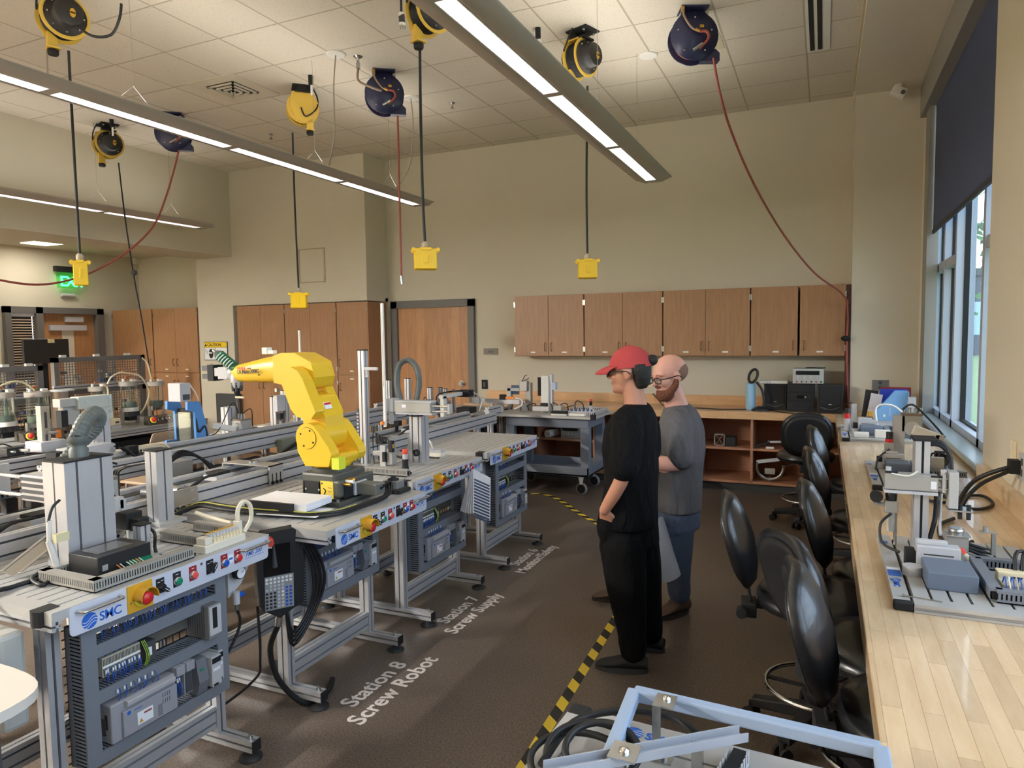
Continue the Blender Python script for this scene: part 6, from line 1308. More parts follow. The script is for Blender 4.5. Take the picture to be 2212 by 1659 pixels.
cyls(t, 'jar', mat('clear_jar', (196, 196, 190), .3), ((-3.46, a.y+.48, a.z-.36), (-3.46, a.y+.48, a.z-.22), .035), ((-3.38, a.y+.48, a.z-.36), (-3.38, a.y+.48, a.z-.22), .035)); cyls(t, 'red_band', RED, ((-3.46, a.y+.48, a.z-.26), (-3.46, a.y+.48, a.z-.235), .036), ((-3.38, a.y+.48, a.z-.26), (-3.38, a.y+.48, a.z-.235), .036))
line(t, 'hose', CABLE, .007, (-3.45, a.y+.45, a.z+.03), (-3.45, a.y-.02, a.z+.03), (-3.45, a.y-.08, a.z-.05), (-3.45, a.y+.05, a.z-.12)); line(t, 'white_tube', WHITE, .007, (-3.36, a.y+.54, a.z), (-3.32, a.y+.64, a.z-.08), (-3.33, a.y+.60, a.z-.2))
t = thing('linear_slide', 'blue-lit aluminium slide with orange connector at the far end of the line', 'slide', (-3.2, 6.9, .9)); part(t, 'body', ALU, ((-3.42, 6.75, .93), (-2.95, 6.80, .98)), ((-3.3, 6.76, ZT), (-3.27, 6.79, .93))); part(t, 'gripper_jaw', LGREY, ((-3.50, 6.72, .92), (-3.42, 6.82, .99)), bevel=.003); part(t, 'orange_connector', ORANGE, ((-3.10, 6.72, .985), (-3.0, 6.75, 1.01)), bevel=.003); part(t, 'black_block', BLKM, ((-3.17, 6.72, .98), (-3.11, 6.77, 1.03)))
line(t, 'white_cable', WHITE, .009, (-3.0, 6.74, 1.0), (-2.93, 6.76, .98), (-2.93, 6.76, .92), (-3.0, 6.72, .88))
# ---------------------------------------------------------------- tank tables
def tank_table(label, y0, y1):
    z = .79; x1, x0 = -6.25, -7.15; t = thing('process_table', label, 'table', ((x0+x1)/2, (y0+y1)/2, 0), 'tables with water tanks')
    part(t, 'top', mat('table_grey', (148, 150, 150), .5), ((x0, y0, z-.02), (x1, y1, z)))
    for x in (x0+.02, x1-.02): mb = MB(); mb.ext((x, y0, z-.045), (x, y1, z-.045), .04, .045); mb.build('edge_rail', t)
    mb = MB(); mb.cyl((x1-.01, y0, z-.24), (x1-.01, y1, z-.24), .014, LGREY); mb.build('front_tube', t)
    for x in (x0+.05, x1-.05):
        for y in (y0+.05, y1-.05): mb = MB(); mb.ext((x, y, 0), (x, y, z-.07), .045, .045); mb.build('leg', t)
    part(t, 'back_board', CABIN, ((x0+.02, y0+.05, .05), (x0+.04, y1-.05, z-.1))); part(t, 'under_shelf', BLKM, ((x0+.1, y0+.1, z-.20), (x1-.1, y1-.1, z-.12)))
tank_table('process table at the edge of view with the nearer water tanks', 2.5, 4.02)
tank_table('process table with two clear water tanks, in front of the alcove cabinets', 4.08, 5.62)
def tank(label, px, w, lid, gb, ringm, base, x=-6.7, steel=False):
    y = P(px, 850, x=x).y; Z_ = lambda q: P(px, q, x=x).z; r = w/2; z0 = .79; t = thing('water_tank', label, 'tank', (x, y, z0), 'cylindrical tanks on the process tables')
    zl, zg = Z_(lid), max(Z_(gb), z0+.10)
    if steel:
        mb = MB(); mb.lathe([(r, 0), (r, zl-z0-.01)], mat('tank_steel', (120, 106, 92), .3, .7), (x, y, z0), n=30); mb.build('shell', t); mb = MB(); mb.lathe([(r+.006, 0), (r+.006, .014)], LGREY, (x, y, zl-.012), n=30); mb.build('rim', t)
        part(t, 'yellow_tape', GOLD, ((x+r*.75, y+r*.2, z0+.19), (x+r*.9, y+r*.75, z0+.205)), ((x+r*.75, y+r*.2, z0+.16), (x+r*.9, y+r*.75, z0+.175))); return
    mb = MB(); mb.lathe([(r+.012, 0), (r+.012, .045)], mat('lid_grey', (160, 154, 144), .5), (x, y, zl-.045), n=30); mb.build('lid', t)
    mb = MB(); mb.lathe([(r, 0), (r, zl-.045-zg)], SMOKE, (x, y, zg), n=30, caps=False); mb.build('clear_wall', t)
    mb = MB(); mb.lathe([(r-.004, 0), (r-.004, (zl-zg)*.22)], mat('tank_water', (110, 126, 116), .1), (x, y, zg), n=24); mb.build('water', t)
    mb = MB(); mb.lathe([(r+.010, 0), (r+.010, .04)], ringm, (x, y, zg-.04), n=30); mb.build('base_ring', t)
    if base == 'motor':
        part(t, 'heat_sink', DGREY, *[((x+.0, y-r+k*.012, zg-.09), (x+r, y-r+k*.012+.006, zg-.042)) for k in range(int(w/.012))]); part(t, 'motor_box', BLKM, ((x-.05, y-r*.6, z0+.04), (x+.05, y+r*.6, zg-.09)), bevel=.005)
    part(t, 'stand', MGREY, ((x-.02, y-r-.02, z0), (x+.02, y-r, zg)), ((x-.02, y+r, z0), (x+.02, y+r+.02, zg)))
    for k in range(3): a = .6+k*1.9; cyls(t, 'tie_rod', STEEL, ((x+r*.97*math.cos(a), y+r*.97*math.sin(a), zg), (x+r*.97*math.cos(a), y+r*.97*math.sin(a), zl-.04), .003), n=6)
    part(t, 'sensor_cap', WHITE, ((x-.02, y+r*.4, zl), (x+.02, y+r, zl+.025)), ((x-.03, y-r*.7, zl), (x+.0, y-r*.5, zl+.03)), bevel=.004); cyls(t, 'float_switch', mat('copper', (190, 130, 95), .3, .8), ((x+.02, y-r*.6, zl+.045), (x+.02, y-r*.1, zl+.045), .012))
    cyls(t, 'dip_rod', mat('rod_green', (60, 100, 80), .4), ((x+.02, y+r*.2, zg+.02), (x+.02, y+r*.2, zl-.05), .005), n=6)
tank('clear water tank with a white base ring, cut by the edge of view', 5, .17, 848, 911, WHITE, 'motor', -6.55)
tank('clear water tank with grey lid behind the slotted grey post', 80, .18, 846, 912, MGREY, 'x', -6.60)
tank('brown-grey steel drum with two yellow tape strips', 134, .20, 842, 905, MGREY, 'x', -6.75, True)
tank('clear water tank half hidden behind the pale pick-up arm', 212, .16, 835, 905, MGREY, 'x', -6.85)
tank('clear water tank with white base ring and black motor under it', 278, .155, 824, 880, WHITE, 'motor', -6.65)
tank('clear water tank with chrome base beside the alcove cabinets', 337, .15, 824, 876, CHROME, 'x', -6.85)
def ctrl_box(label, p0, p1, x=-6.32):
    a, b = P(*p0, x=x), P(*p1, x=x); z0 = .79; t = thing('control_box', label, 'control box', (x, a.y, z0), 'dark control boxes on the process tables')
    mb = MB(); mb.prism([(0, 0), (.10, 0), (.06, .07), (0, .09)], b.y-a.y, mat('box_brown', (74, 66, 60), .45), axes((x-.08, b.y, z0), (1, 0, 0), (0, 0, 1))); mb.build('housing', t, .003)
    n_ = Vector((.87, 0, .5)).normalized(); L = b.y-a.y
    def knob(u, r, m, h, nm): c = Vector((x-.0, a.y+L*u, z0+.05)); mb = MB(); mb.lathe([(r, 0), (r*1.05, h*.6), (r*.8, h), (0, h*1.02)], m, c, n_, 16, False); mb.build(nm, t)
    knob(.13, .034, mat('stop_yellow', (0, 0, 0)), .006, 'stop_ring'); knob(.13, .022, RED, .04, 'stop_button')
    for k, m_ in enumerate((BLKM, GREEN, RED, BLKM, BLUEP)): knob(.32+k*.13, .013, CHROME, .006, 'bezel'); knob(.32+k*.13, .010, m_, .012, 'push_button')
    part(t, 'side_handle', BLKM, ((x-.05, b.y, z0+.03), (x-.02, b.y+.04, z0+.06)), bevel=.01)
ctrl_box('dark control box with red stop button on the nearer process table', (53, 945), (140, 940))
ctrl_box('dark control box with red stop button beside the beige chair', (322, 905), (386, 898), -6.32)
def mesh_panel(label, px0, px1, pt, x, z0=.79):
    a, b = P(px0, pt, x=x), P(px1, pt, x=x); zt = a.z; t = thing('mesh_panel', label, 'mesh panel', (x, (a.y+b.y)/2, z0), 'grey framed mesh panels behind the tanks'); zm = z0+(zt-z0)*.55
    FR = mat('panel_frame_grey', (110, 106, 102), .5)
    part(t, 'frame', FR, ((x-.04, a.y, zt-.05), (x+.02, b.y, zt)), ((x-.04, a.y, z0), (x+.02, a.y+.05, zt)), ((x-.04, b.y-.05, z0), (x+.02, b.y, zt)), ((x-.04, a.y, zm-.07), (x+.02, b.y, zm-.02)))
    mb = MB(); mb.ext((x+.035, a.y-.03, zm+.01), (x+.035, b.y, zm+.01), .03, .045); mb.build('cross_rail', t)
    mb = MB(); y = a.y+.05
    while y < b.y-.05: mb.box((x-.006, y, z0), (x-.003, y+.007, zt-.05), FR); y += .030
    z = z0+.02
    while z < zt-.05: mb.box((x-.009, a.y+.05, z), (x-.006, b.y-.05, z+.006), FR); z += .028
    mb.build('mesh', t)
    mb = MB()
    for k in range(26): yy = RND.uniform(a.y+.1, b.y-.1); zz = RND.choice((zm+.06, zm+.11, zt-.16, z0+.12, z0+.2)); mb.cb((x-.03, yy, zz), (.03, RND.uniform(.02, .07), RND.uniform(.02, .05)), RND.choice((LGREY, WHITE, BLKM, BLACK, MGREY, WIRE)))
    mb.build('components', t)
    mb = MB()
    for k in range(3): c = a.lerp(b, .1+.35*k); mb.cb((x, c.y, zt+.012), (.03, .06, .024), WHITE)
    mb.build('fittings', t)
mesh_panel('wide grey mesh panel behind the two clear tanks', 113, 310, 773, -7.15)
mesh_panel('grey mesh panel behind the tanks at the edge of view', -60, 90, 796, -6.95)
for i, (pts, lb) in enumerate((([(307, 773), (318, 785), (325, 812), (328, 820)], 'cream air tube curving down beside the wide mesh panel to a tank'), ([(232, 830), (240, 815), (258, 805), (275, 806), (298, 810), (312, 824), (322, 850), (312, 880), (300, 895)], 'long cream air tube looping between the clear tanks'), ([(222, 832), (232, 838), (233, 860), (232, 885), (238, 905)], 'cream air tube dropping in front of the mesh panel'), ([(0, 834), (20, 826), (40, 824), (58, 830), (75, 843)], 'cream air tube crossing above the nearer tanks'))):
    mb = MB(); mb.tube([tuple(P(a, b, x=-6.5-.1*i)) for a, b in pts], .009, CREAM, 6, 5); tag(mb.build('air_tube'), lb, 'tube')
t = thing('monitor', 'wide black computer monitor with a sticky note on its top edge', 'monitor', (-8.6, 5.8, .8)); a, b = P(50, 733, x=-8.4), P(148, 733, x=-8.4); c = P(50, 787, x=-8.4)
part(t, 'screen', mat('screen_black', (34, 32, 30), .35), ((-8.44, a.y, c.z), (-8.40, b.y, a.z)), bevel=.004); part(t, 'stand', BLKM, ((-8.5, (a.y+b.y)/2-.03, .78), (-8.45, (a.y+b.y)/2+.03, c.z+.2)), ((-8.6, (a.y+b.y)/2-.15, .76), (-8.35, (a.y+b.y)/2+.15, .78))); n_ = P(110, 735, x=-8.4); part(t, 'sticky_note', mat('note_cream', (214, 200, 150), .7), ((-8.399, n_.y-.04, n_.z-.03), (-8.398, n_.y+.04, n_.z+.015)))
t = thing('desk', 'plain computer desk behind the mesh panels', 'desk', (-8.5, 5.7, 0)); part(t, 'top', CAB, ((-8.8, 4.8, .73), (-8.1, 6.6, .76))); part(t, 'leg', DGREY, ((-8.75, 4.9, 0), (-8.7, 4.95, .73)), ((-8.2, 6.4, 0), (-8.15, 6.45, .73)), ((-8.2, 4.9, 0), (-8.15, 4.95, .73)), ((-8.75, 6.4, 0), (-8.7, 6.45, .73)))
# beige plastic chair
t = thing('plastic_chair', 'beige plastic shell chair seen from behind, between process table and line', 'chair', (-5.1, 4.2, 0)); a, b = P(320, 935, x=-5.15), P(420, 915, x=-5.15)
BG = mat('chair_beige', (170, 148, 124), .5); ring = []
xs_, w_ = -5.15, (b.y-a.y)
mb = MB(); n = 8
for side in (0, .012):
    pass
rings = []
for j in range(7):
    z = .50+j*.063; ww = (w_/2)*(1 if j < 5 else (.96, .86)[j-5]); row = []
    for i in range(13):
        u = -1+2*i/12; row.append((xs_-.05*(1-u*u)+.02*j/6, (a.y+b.y)/2+ww*u, z))
    rings.append(row)
vs = [p for r in rings for p in r]; fs = [(j*13+i, j*13+i+1, (j+1)*13+i+1, (j+1)*13+i) for j in range(6) for i in range(12)]; mb.add(vs, fs, BG, True)
o = mb.build('shell_back', t); s_ = o.modifiers.new('s', 'SOLIDIFY'); s_.thickness = .012
part(t, 'seat', BG, ((xs_-.42, (a.y+b.y)/2-w_/2+.02, .43), (xs_-.0, (a.y+b.y)/2+w_/2-.02, .455)), bevel=.01)
for sx in (-.38, -.04):
    for sy in (-1, 1): cyls(t, 'leg', CHROME, ((xs_+sx, (a.y+b.y)/2+sy*(w_/2-.05), 0), (xs_+sx, (a.y+b.y)/2+sy*(w_/2-.06), .43), .011))
# ---------------------------------------------------------------- drafting stools
CHB = mat('stool_vinyl', (26, 27, 30), .32, coat=.25, bump=.08, nscale=60); CHF = mat('stool_shell', (24, 24, 26), .6)
def superring(cx, cy, hx, hy, z, n=28, p=.6):
    return [(cx+hx*(abs(math.cos(a))**p)*(1 if math.cos(a) >= 0 else -1), cy+hy*(abs(math.sin(a))**p)*(1 if math.sin(a) >= 0 else -1), z) for a in [2*PI*k/n for k in range(n)]]
def backpad(mb, grow, thick, off, m, M):
    """curved pad in the local y-z plane, bulging towards -x at its rim"""
    rings = []; n = 32
    def pt(u, v, d):
        y = u*.205; zz = v*.20; x = -.07*u*u*1.0+.035*(1-v*v)-.03; return (x+d, y, zz)
    for s_, d in ((.0, thick/2), (.5, thick/2), (.85, thick*.42), (1.0, 0.0), (.85, -thick*.42), (.5, -thick/2), (.0, -thick/2)):
        ring = []
        for k in range(n):
            a = 2*PI*k/n; cu, sv = math.cos(a), math.sin(a); e = .72
            u = (abs(cu)**e)*(1 if cu >= 0 else -1)*max(s_, .02)*grow*(1-.12*max(0, -sv)); v = (abs(sv)**e)*(1 if sv >= 0 else -1)*max(s_, .02)*grow
            p = pt(u, v, d+off); ring.append(p)
        rings.append(ring)
    mb.loft(rings, m, True, True, M)
def stool():
    t = thing('drafting_stool', 'x', 'stool', (0, 0, 0), 'black drafting stools at the counters')
    mb = MB(); mb.lathe([(.05, .07), (.045, .13), (.03, .14)], CHF, n=18)
    for k in range(5):
        a = k*2*PI/5+.35; c, s = math.cos(a), math.sin(a)
        mb.loft([[(c*r-s*w, s*r+c*w, z), (c*r+s*w, s*r-c*w, z), (c*r+s*w, s*r-c*w, z+h), (c*r-s*w, s*r+c*w, z+h)] for r, w, z, h in ((.03, .032, .075, .055), (.255, .024, .06, .04))], CHF, False)
    mb.build('star_base', t, .006)
    for k in range(5):
        a = k*2*PI/5+.35; c, s = math.cos(a)*.262, math.sin(a)*.262; mb = MB()
        for q in (-.014, .014): mb.cyl((c+q*math.cos(a+1.2)-.011*math.cos(a+1.2)*(1 if q > 0 else -1)*0, s+q*math.sin(a+1.2), .028), (c+q*1.9*math.cos(a+1.2), s+q*1.9*math.sin(a+1.2), .028), .028, BLKM, n=14)
        mb.cyl((c, s, .028), (c, s, .075), .012, BLKM); mb.build('caster', t)
    mb = MB(); mb.cyl((0, 0, .12), (0, 0, .40), .030, CHF); mb.cyl((0, 0, .38), (0, 0, .53), .018, BLKM); mb.build('gas_column', t)
    mb = MB(); mb.tube([(.2*math.cos(a), .2*math.sin(a), .21) for a in [2*PI*k/14 for k in range(14)]], .010, CHROME, 9, 3, True); fr = mb.build('foot_ring', t)
    mb = MB(); 
    for k in range(3): a = k*2*PI/3+.8; mb.beam((0, 0, .20), (.195*math.cos(a), .195*math.sin(a), .205), .022, .008, CHF)
    mb.cyl((0, 0, .17), (0, 0, .24), .038, CHF); mb.build('ring_spoke', t)
    mb = MB(); mb.box((-.10, -.06, .515), (.10, .06, .545), CHF); mb.box((-.27, -.03, .525), (-.05, .03, .545), CHF); mb.beam((-.26, 0, .53), (-.31, 0, .86), .05, .012, CHF, (1, 0, 0)); mb.box((-.30, -.05, .49), (-.24, .05, .55), CHF); mb.build('mechanism', t, .004)
    mb = MB(); mb.beam((-.02, .08, .52), (.02, .20, .47), .03, .006, CHF); mb.cyl((-.30, -.05, .52), (-.30, -.09, .52), .022, CHF, n=9); mb.build('lever', t)
    mb = MB(); mb.loft([superring(0, 0, .20, .20, .545, p=.85), superring(.0, 0, .235, .235, .56, p=.85), superring(0, 0, .24, .24, .585, p=.85), superring(0, 0, .225, .225, .61, p=.85), superring(0, 0, .15, .15, .622, p=.85), superring(0, 0, .02, .02, .618, p=.9)], CHB); mb.build('seat', t)
    M = Matrix.Translation((-.285, 0, .82)) @ Matrix.Rotation(-.26, 4, 'Y')
    mb = MB(); backpad(mb, 1.0, .06, .0, CHB, M); bk = mb.build('backrest', t)
    mb = MB(); backpad(mb, .86, .03, -.028, CHF, M); mb.build('rear_shell', bk)
    return t
SP = [(.0, 3.02, .12, 'black stool pulled out from the counter, seat and foot ring in full view'),
      (.215, 2.60, .50, 'black stool turned away with its wide flat rear showing between two others'),
      (.29, 2.16, .08, 'closest black stool, its tall backrest beside the counter edge'),
      (.29, 3.38, .08, 'black stool tucked under the window counter beyond the pulled-out one'),
      (.29, 4.34, .08, 'black stool tucked in beside the middle training board'),
      (.29, 5.35, .08, 'black stool tucked in nearest the far training board'),
      (-.12, 6.48, 1.60, 'black stool facing the back counter before the open shelf with a round protractor')]
st0 = stool(); index_kids(st0)
for i, (x, y, r, lb) in enumerate(SP):
    o = st0 if i == 0 else copy_tree(st0); o.location = (x, y, 0); o.rotation_euler = (0, 0, r); o['label'] = lb
# ---------------------------------------------------------------- training boards on the window counter
def board(label, x0, x1, y0, y1, z=.8456, top=.872):
    t = thing('training_board', label, 'training board', ((x0+x1)/2, (y0+y1)/2, z), 'slotted training boards on the window counter')
    mb = MB(); w = (x1-x0-.05)/8
    mb.box((x0, y0, z), (x0+.045, y1, top-.002), ALUP); mb.box((x0+.052, y0+.012, z+.002), (x1, y1-.012, z+.012), ALUD)
    for k in range(8): mb.box((x0+.052+k*w+.004, y0+.05, z+.012), (x0+.052+(k+1)*w-.004, y1-.002, top), ALUP)
    mb.box((x0+.052, y0, z), (x1, y0+.05, top), ALUP); mb.box((x0+.052, y0-.008, z), (x1, y0, z+.007), ALUP); mb.box((x0+.052, y0-.008, z+.016), (x1, y0, top), ALUP); mb.build('base_plate', t)
    part(t, 'corner_cap', BLKM, ((x0-.002, y0-.006, z), (x0+.05, y0+.022, top)), bevel=.005)
    mb = MB(); smc_logo(mb, Vector((x0+.012, y0+.20*1, top-.001)), (0, -1, 0), (1, 0, 0), .018); mb.build('maker_logo', t)
    part(t, 'blue_label', BLUE, ((x0+.004, y0+.24, top-.002), (x0+.042, y0+.30, top-.001)), ((x0+.004, y0+.62, top-.002), (x0+.03, y0+.65, top-.001)))
    part(t, 'white_label', PAPER, ((x0+.004, y0+.305, top-.002), (x0+.042, y0+.33, top-.001)))
    return t
PG = mat('plc_slate', (96, 108, 126), .5)
def kit_parts(t, x, y, z, s=1.0, arm='slide'):
    """machine modules of a board; x, y = its corner by the aisle and camera"""
    B = lambda n, m, a, b, bv=.0: part(t, n, m, ((x+a[0]*s, y+a[1]*s, z+a[2]*s), (x+b[0]*s, y+b[1]*s, z+b[2]*s)), bevel=bv)
    B('controller', PG, (.10, .14, 0), (.235, .30, .055), .004); B('power_supply', LGREY, (.09, .315, 0), (.215, .37, .085), .003); B('vents', DGREY, (.11, .3145, .045), (.195, .315, .05)); B('vents', DGREY, (.11, .3145, .056), (.195, .315, .061))
    B('fuse_block', LGREY, (.09, .335, .085), (.18, .36, .10), .003); B('relay', BLKM, (.06, .33, 0), (.09, .39, .06), .003); mb = MB(); mb.lathe([(.03, 0), (.03, .03)], LGREY, (x+.075*s, y+.27*s, z+.0), (0, 0, 1), 18); mb.build('rotary_knob', t)
    for p, q in (((.27, .10, .02), (.27, .42, .02)), ((.27, .10, .02), (.52, .10, .02)), ((.27, .42, .02), (.46, .42, .02))):
        mb = MB(); duct(mb, (x+p[0]*s, y+p[1]*s, z+p[2]*s), (x+q[0]*s, y+q[1]*s, z+q[2]*s), .03*s, .036*s, GREY, pitch=.011); mb.build('wiring_duct', t)
    B('terminal_base', mat('terminal_beige', (0, 0, 0)), (.30, .17, 0), (.46, .24, .03)); mb = MB()
    for k in range(16):
        xx = x+(.305+k*.0095)*s; mb.tube([(xx, y+.20*s, z+.03*s), (xx, y+.175*s, z+.055*s), (xx+.003, y+.15*s, z+.01)], .002, (WIRE, PAPER, WIRE, LGREY)[k % 4], 4, 3)
    mb.build('terminal_wiring', t)
    B('valve_block', CREAM, (.31, .29, 0), (.40, .33, .035), .003); B('valve_caps', INK, (.345, .289, .008), (.395, .2895, .022)); 
    for k in range(3): mb = MB(); mb.tube([(x+(.36+k*.02)*s, y+.32*s, z+.035), (x+(.37+k*.02)*s, y+.34*s, z+.09), (x+(.43+k*.015)*s, y+.36*s, z+.07), (x+(.45)*s, y+.33*s, z+.02)], .006, CABLE, 6, 4); mb.build('air_tube', t)
K1 = board('closest training board on the window counter, with a slate controller and tall column', .203, .66, 2.28, 3.02)
kit_parts(K1, .203, 2.28, .872)
cx_, cy_ = .325, 2.83
zt_ = P(1966, 948, y=cy_).z
mb = MB(); mb.ext((cx_, cy_, .872), (cx_, cy_, zt_), .045, .09, nw=1, nh=1, up=(0, 1, 0)); mb.box((cx_-.03, cy_-.05, zt_), (cx_+.045, cy_+.05, zt_+.008), BLKM); mb.build('profile_column', K1)
a, b = P(1911, 1020, y=2.76), P(2025, 1062, y=2.76)
part(K1, 'slide_cylinder', MGREY, ((a.x, 2.745, b.z), (b.x, 2.79, a.z)), bevel=.003); part(K1, 'lower_bracket', LGREY, ((a.x-.002, 2.74, b.z-.012), (b.x, 2.80, b.z-.002))); part(K1, 'label', PAPER, ((b.x-.022, 2.744, b.z+.01), (b.x-.005, 2.745, a.z-.02)))
part(K1, 'vertical_slide', ALUP, ((b.x+.012, 2.74, b.z-.0), (b.x+.022, 2.78, a.z+.005)), ((b.x+.03, 2.73, b.z-.05), (b.x+.058, 2.79, a.z+.018)), bevel=.002); cyls(K1, 'rod', CHROME, ((b.x, 2.76, a.z-.01), (b.x+.03, 2.76, a.z-.01), .006), ((b.x, 2.76, b.z+.01), (b.x+.03, 2.76, b.z+.01), .006))
part(K1, 'sensor_plate', STEEL, ((b.x+.03, 2.72, b.z-.057), (b.x+.10, 2.79, b.z-.052))); cyls(K1, 'suction_cup', BLKM, ((b.x+.065, 2.74, b.z-.035), (b.x+.065, 2.74, b.z-.085), .007), ((b.x+.09, 2.74, b.z-.035), (b.x+.09, 2.74, b.z-.085), .007))
part(K1, 'reed_switch', BLKM, ((a.x, 2.744, a.z+.001), (a.x+.04, 2.75, a.z+.008)), ((a.x+.14, 2.744, a.z-.006), (a.x+.175, 2.75, a.z))); cyls(K1, 'fitting', LGREY, ((a.x+.012, 2.765, a.z), (a.x+.012, 2.765, a.z+.02), .009), ((a.x+.18, 2.765, a.z), (a.x+.18, 2.765, a.z+.02), .009))
for k in range(3): line(K1, 'hose_loop', CABLE, .007, (cx_+.05, cy_+.01, a.z-.03), P(1987, 980, y=cy_), P(2000+k*2, 963-k*3, y=cy_), P(2030+k*2, 962-k*3, y=cy_), P(2052, 985, y=cy_), P(2056, 1015, y=2.80), (b.x+.05, 2.77, a.z-.01))
line(K1, 'white_lead', WHITE, .003, (a.x+.02, 2.745, a.z), (a.x+.07, 2.735, a.z-.004), (a.x+.10, 2.735, a.z+.015)); line(K1, 'cable_bundle', CABLE, .008, (cx_+.05, cy_-.0, b.z-.02), (cx_+.045, cy_-.02, 1.0), (cx_+.02, cy_-.04, .90)); line(K1, 'grey_tube', LGREY, .005, (cx_+.065, cy_, b.z-.02), (cx_+.06, cy_-.02, 1.0), (cx_+.055, cy_-.08, .96))
fx, fy = P(1928, 1100, y=2.8).x, 2.86
part(K1, 'regulator_body', MGREY, ((fx-.022, fy-.02, 1.0), (fx+.022, fy+.02, 1.045)), bevel=.004); mb = MB(); mb.lathe([(.018, 0), (.02, .02), (.016, .045), (0, .046)], BLACK, (fx+.0, fy, 1.045), n=16, caps=False); mb.build('regulator_knob', K1); cyls(K1, 'filter_bowl', mat('clear_jar', (0, 0, 0)), ((fx, fy, .93), (fx, fy, 1.0), .014))
cyls(K1, 'pressure_gauge', BLACK, ((fx-.05, fy-.01, 1.06), (fx-.05, fy-.03, 1.06), .022)); cyls(K1, 'gauge_elbow', STEEL, ((fx-.05, fy-.01, 1.03), (fx-.05, fy-.01, 1.05), .006), ((fx-.05, fy-.01, 1.03), (fx-.02, fy-.01, 1.03), .006)); line(K1, 'air_line', CABLE, .005, (fx, fy-.02, 1.0), (fx-.035, fy-.03, .96), (fx-.03, fy-.06, .90), (fx+.02, fy-.11, .885)); cyls(K1, 'stand_rod', STEEL, ((fx+.018, fy+.03, .872), (fx+.018, fy+.03, 1.02), .006))
q = P(2063, 1190, y=2.80); part(K1, 'pedestal', MGREY, ((q.x-.03, 2.77, .872), (q.x+.035, 2.82, .955)), ((q.x-.035, 2.76, .955), (q.x+.04, 2.83, .958))); mb = MB(); mb.lathe([(.022, 0), (.024, .01), (.024, .02), (.020, .022)], STEEL, (q.x, 2.79, .958), n=20); mb.build('round_cap', K1)
q = P(2142, 1160, y=2.88); part(K1, 'angle_post', MGREY, ((q.x-.0, 2.87, .872), (q.x+.012, 2.89, .95)), ((q.x-.035, 2.865, .95), (q.x+.012, 2.895, .953))); cyls(K1, 'angle_bolt', MGREY, ((q.x-.018, 2.88, .953), (q.x-.018, 2.88, .97), .009)); cyls(K1, 'orange_tip', mat('cap_red', (0, 0, 0)), ((.455, 2.74, .90), (.445, 2.76, .915), .006)); cyls(K1, 'clear_tube', WHITE, ((.475, 2.69, .885), (.455, 2.74, .90), .007))
mb = MB(); mb.cyl((.235, 2.33, .8735), (.33, 2.315, .8735), .0022, STEEL, n=7); mb.cyl((.228, 2.331, .8735), (.235, 2.33, .8735), .005, STEEL, n=8); tag(mb.build('long_screw'), 'long thin screw lying on the edge of the closest training board', 'screw')
K2 = board('middle training board on the window counter, with a swing arm on a grey column', .245, .66, 3.98, 4.75)
kit_parts(K2, .245, 4.25, .872, .9)
cy2 = 4.62; zt_ = P(1943, 898, y=cy2).z; xx = P(1943, 898, y=cy2).x; part(K2, 'square_column', ALU, ((xx-.03, cy2, .872), (xx+.03, cy2+.06, zt_)), bevel=.002)
q = P(1971, 915, y=cy2); part(K2, 'rotary_actuator', MGREY, ((q.x-.055, cy2-.0, q.z-.05), (q.x+.05, cy2+.07, q.z+.045)), bevel=.003); part(K2, 'top_band', mat('brown_band', (0, 0, 0)), ((q.x-.056, cy2-.002, q.z+.045), (q.x+.052, cy2+.07, q.z+.058)))
e = P(2022, 950, y=cy2); mb = MB(); mb.lathe([(.042, 0), (.042, .02)], LGREY, (q.x, cy2, q.z-.03), (0, -1, 0), 24); mb.beam((q.x, cy2-.035, q.z-.03), (e.x+.01, cy2-.035, e.z+.01), .03, .055, WHITE); mb.build('swing_arm', K2, .004)
part(K2, 'gripper', ALUP, ((e.x-.01, cy2-.05, e.z-.03), (e.x+.035, cy2-.02, e.z+.035)), bevel=.002); part(K2, 'black_nozzle', BLKM, ((e.x-.01, cy2-.05, e.z-.10), (e.x+.04, cy2-.02, e.z-.06)), ((e.x+.01, cy2-.04, e.z-.14), (e.x+.02, cy2-.03, e.z-.10))); line(K2, 'cable', CABLE, .006, (q.x-.05, cy2+.02, q.z+.08), (q.x, cy2, q.z+.11), (e.x-.04, cy2-.03, e.z+.12), (e.x+.04, cy2-.03, e.z+.02))
for k in range(4): cyls(K2, 'fitting', STEEL, ((q.x-.04+k*.028, cy2+.03, q.z+.058), (q.x-.04+k*.028, cy2+.03, q.z+.09), .008))
q = P(1921, 955, y=4.6); part(K2, 'regulator', MGREY, ((q.x-.025, 4.58, .95), (q.x+.025, 4.62, q.z)), bevel=.004); cyls(K2, 'red_ring', RED, ((q.x, 4.6, q.z), (q.x, 4.6, q.z+.02), .022)); cyls(K2, 'knob', BLACK, ((q.x, 4.6, q.z+.02), (q.x, 4.6, q.z+.06), .018)); line(K2, 'air_line', CABLE, .005, (q.x, 4.58, q.z-.04), (q.x-.06, 4.5, .93), (q.x-.08, 4.4, .88)); cyls(K2, 'stand_rod', STEEL, ((q.x+.02, 4.62, .872), (q.x+.02, 4.62, .96), .008))
q = P(2025, 1000, y=4.4); part(K2, 'pedestal', MGREY, ((q.x-.03, 4.38, .872), (q.x+.03, 4.42, P(2025, 988, y=4.4).z)))
K3 = board('far training board on the window counter in front of the blue folders', .14, .72, 5.68, 6.50)
kit_parts(K3, .16, 5.70, .872, 1.1)
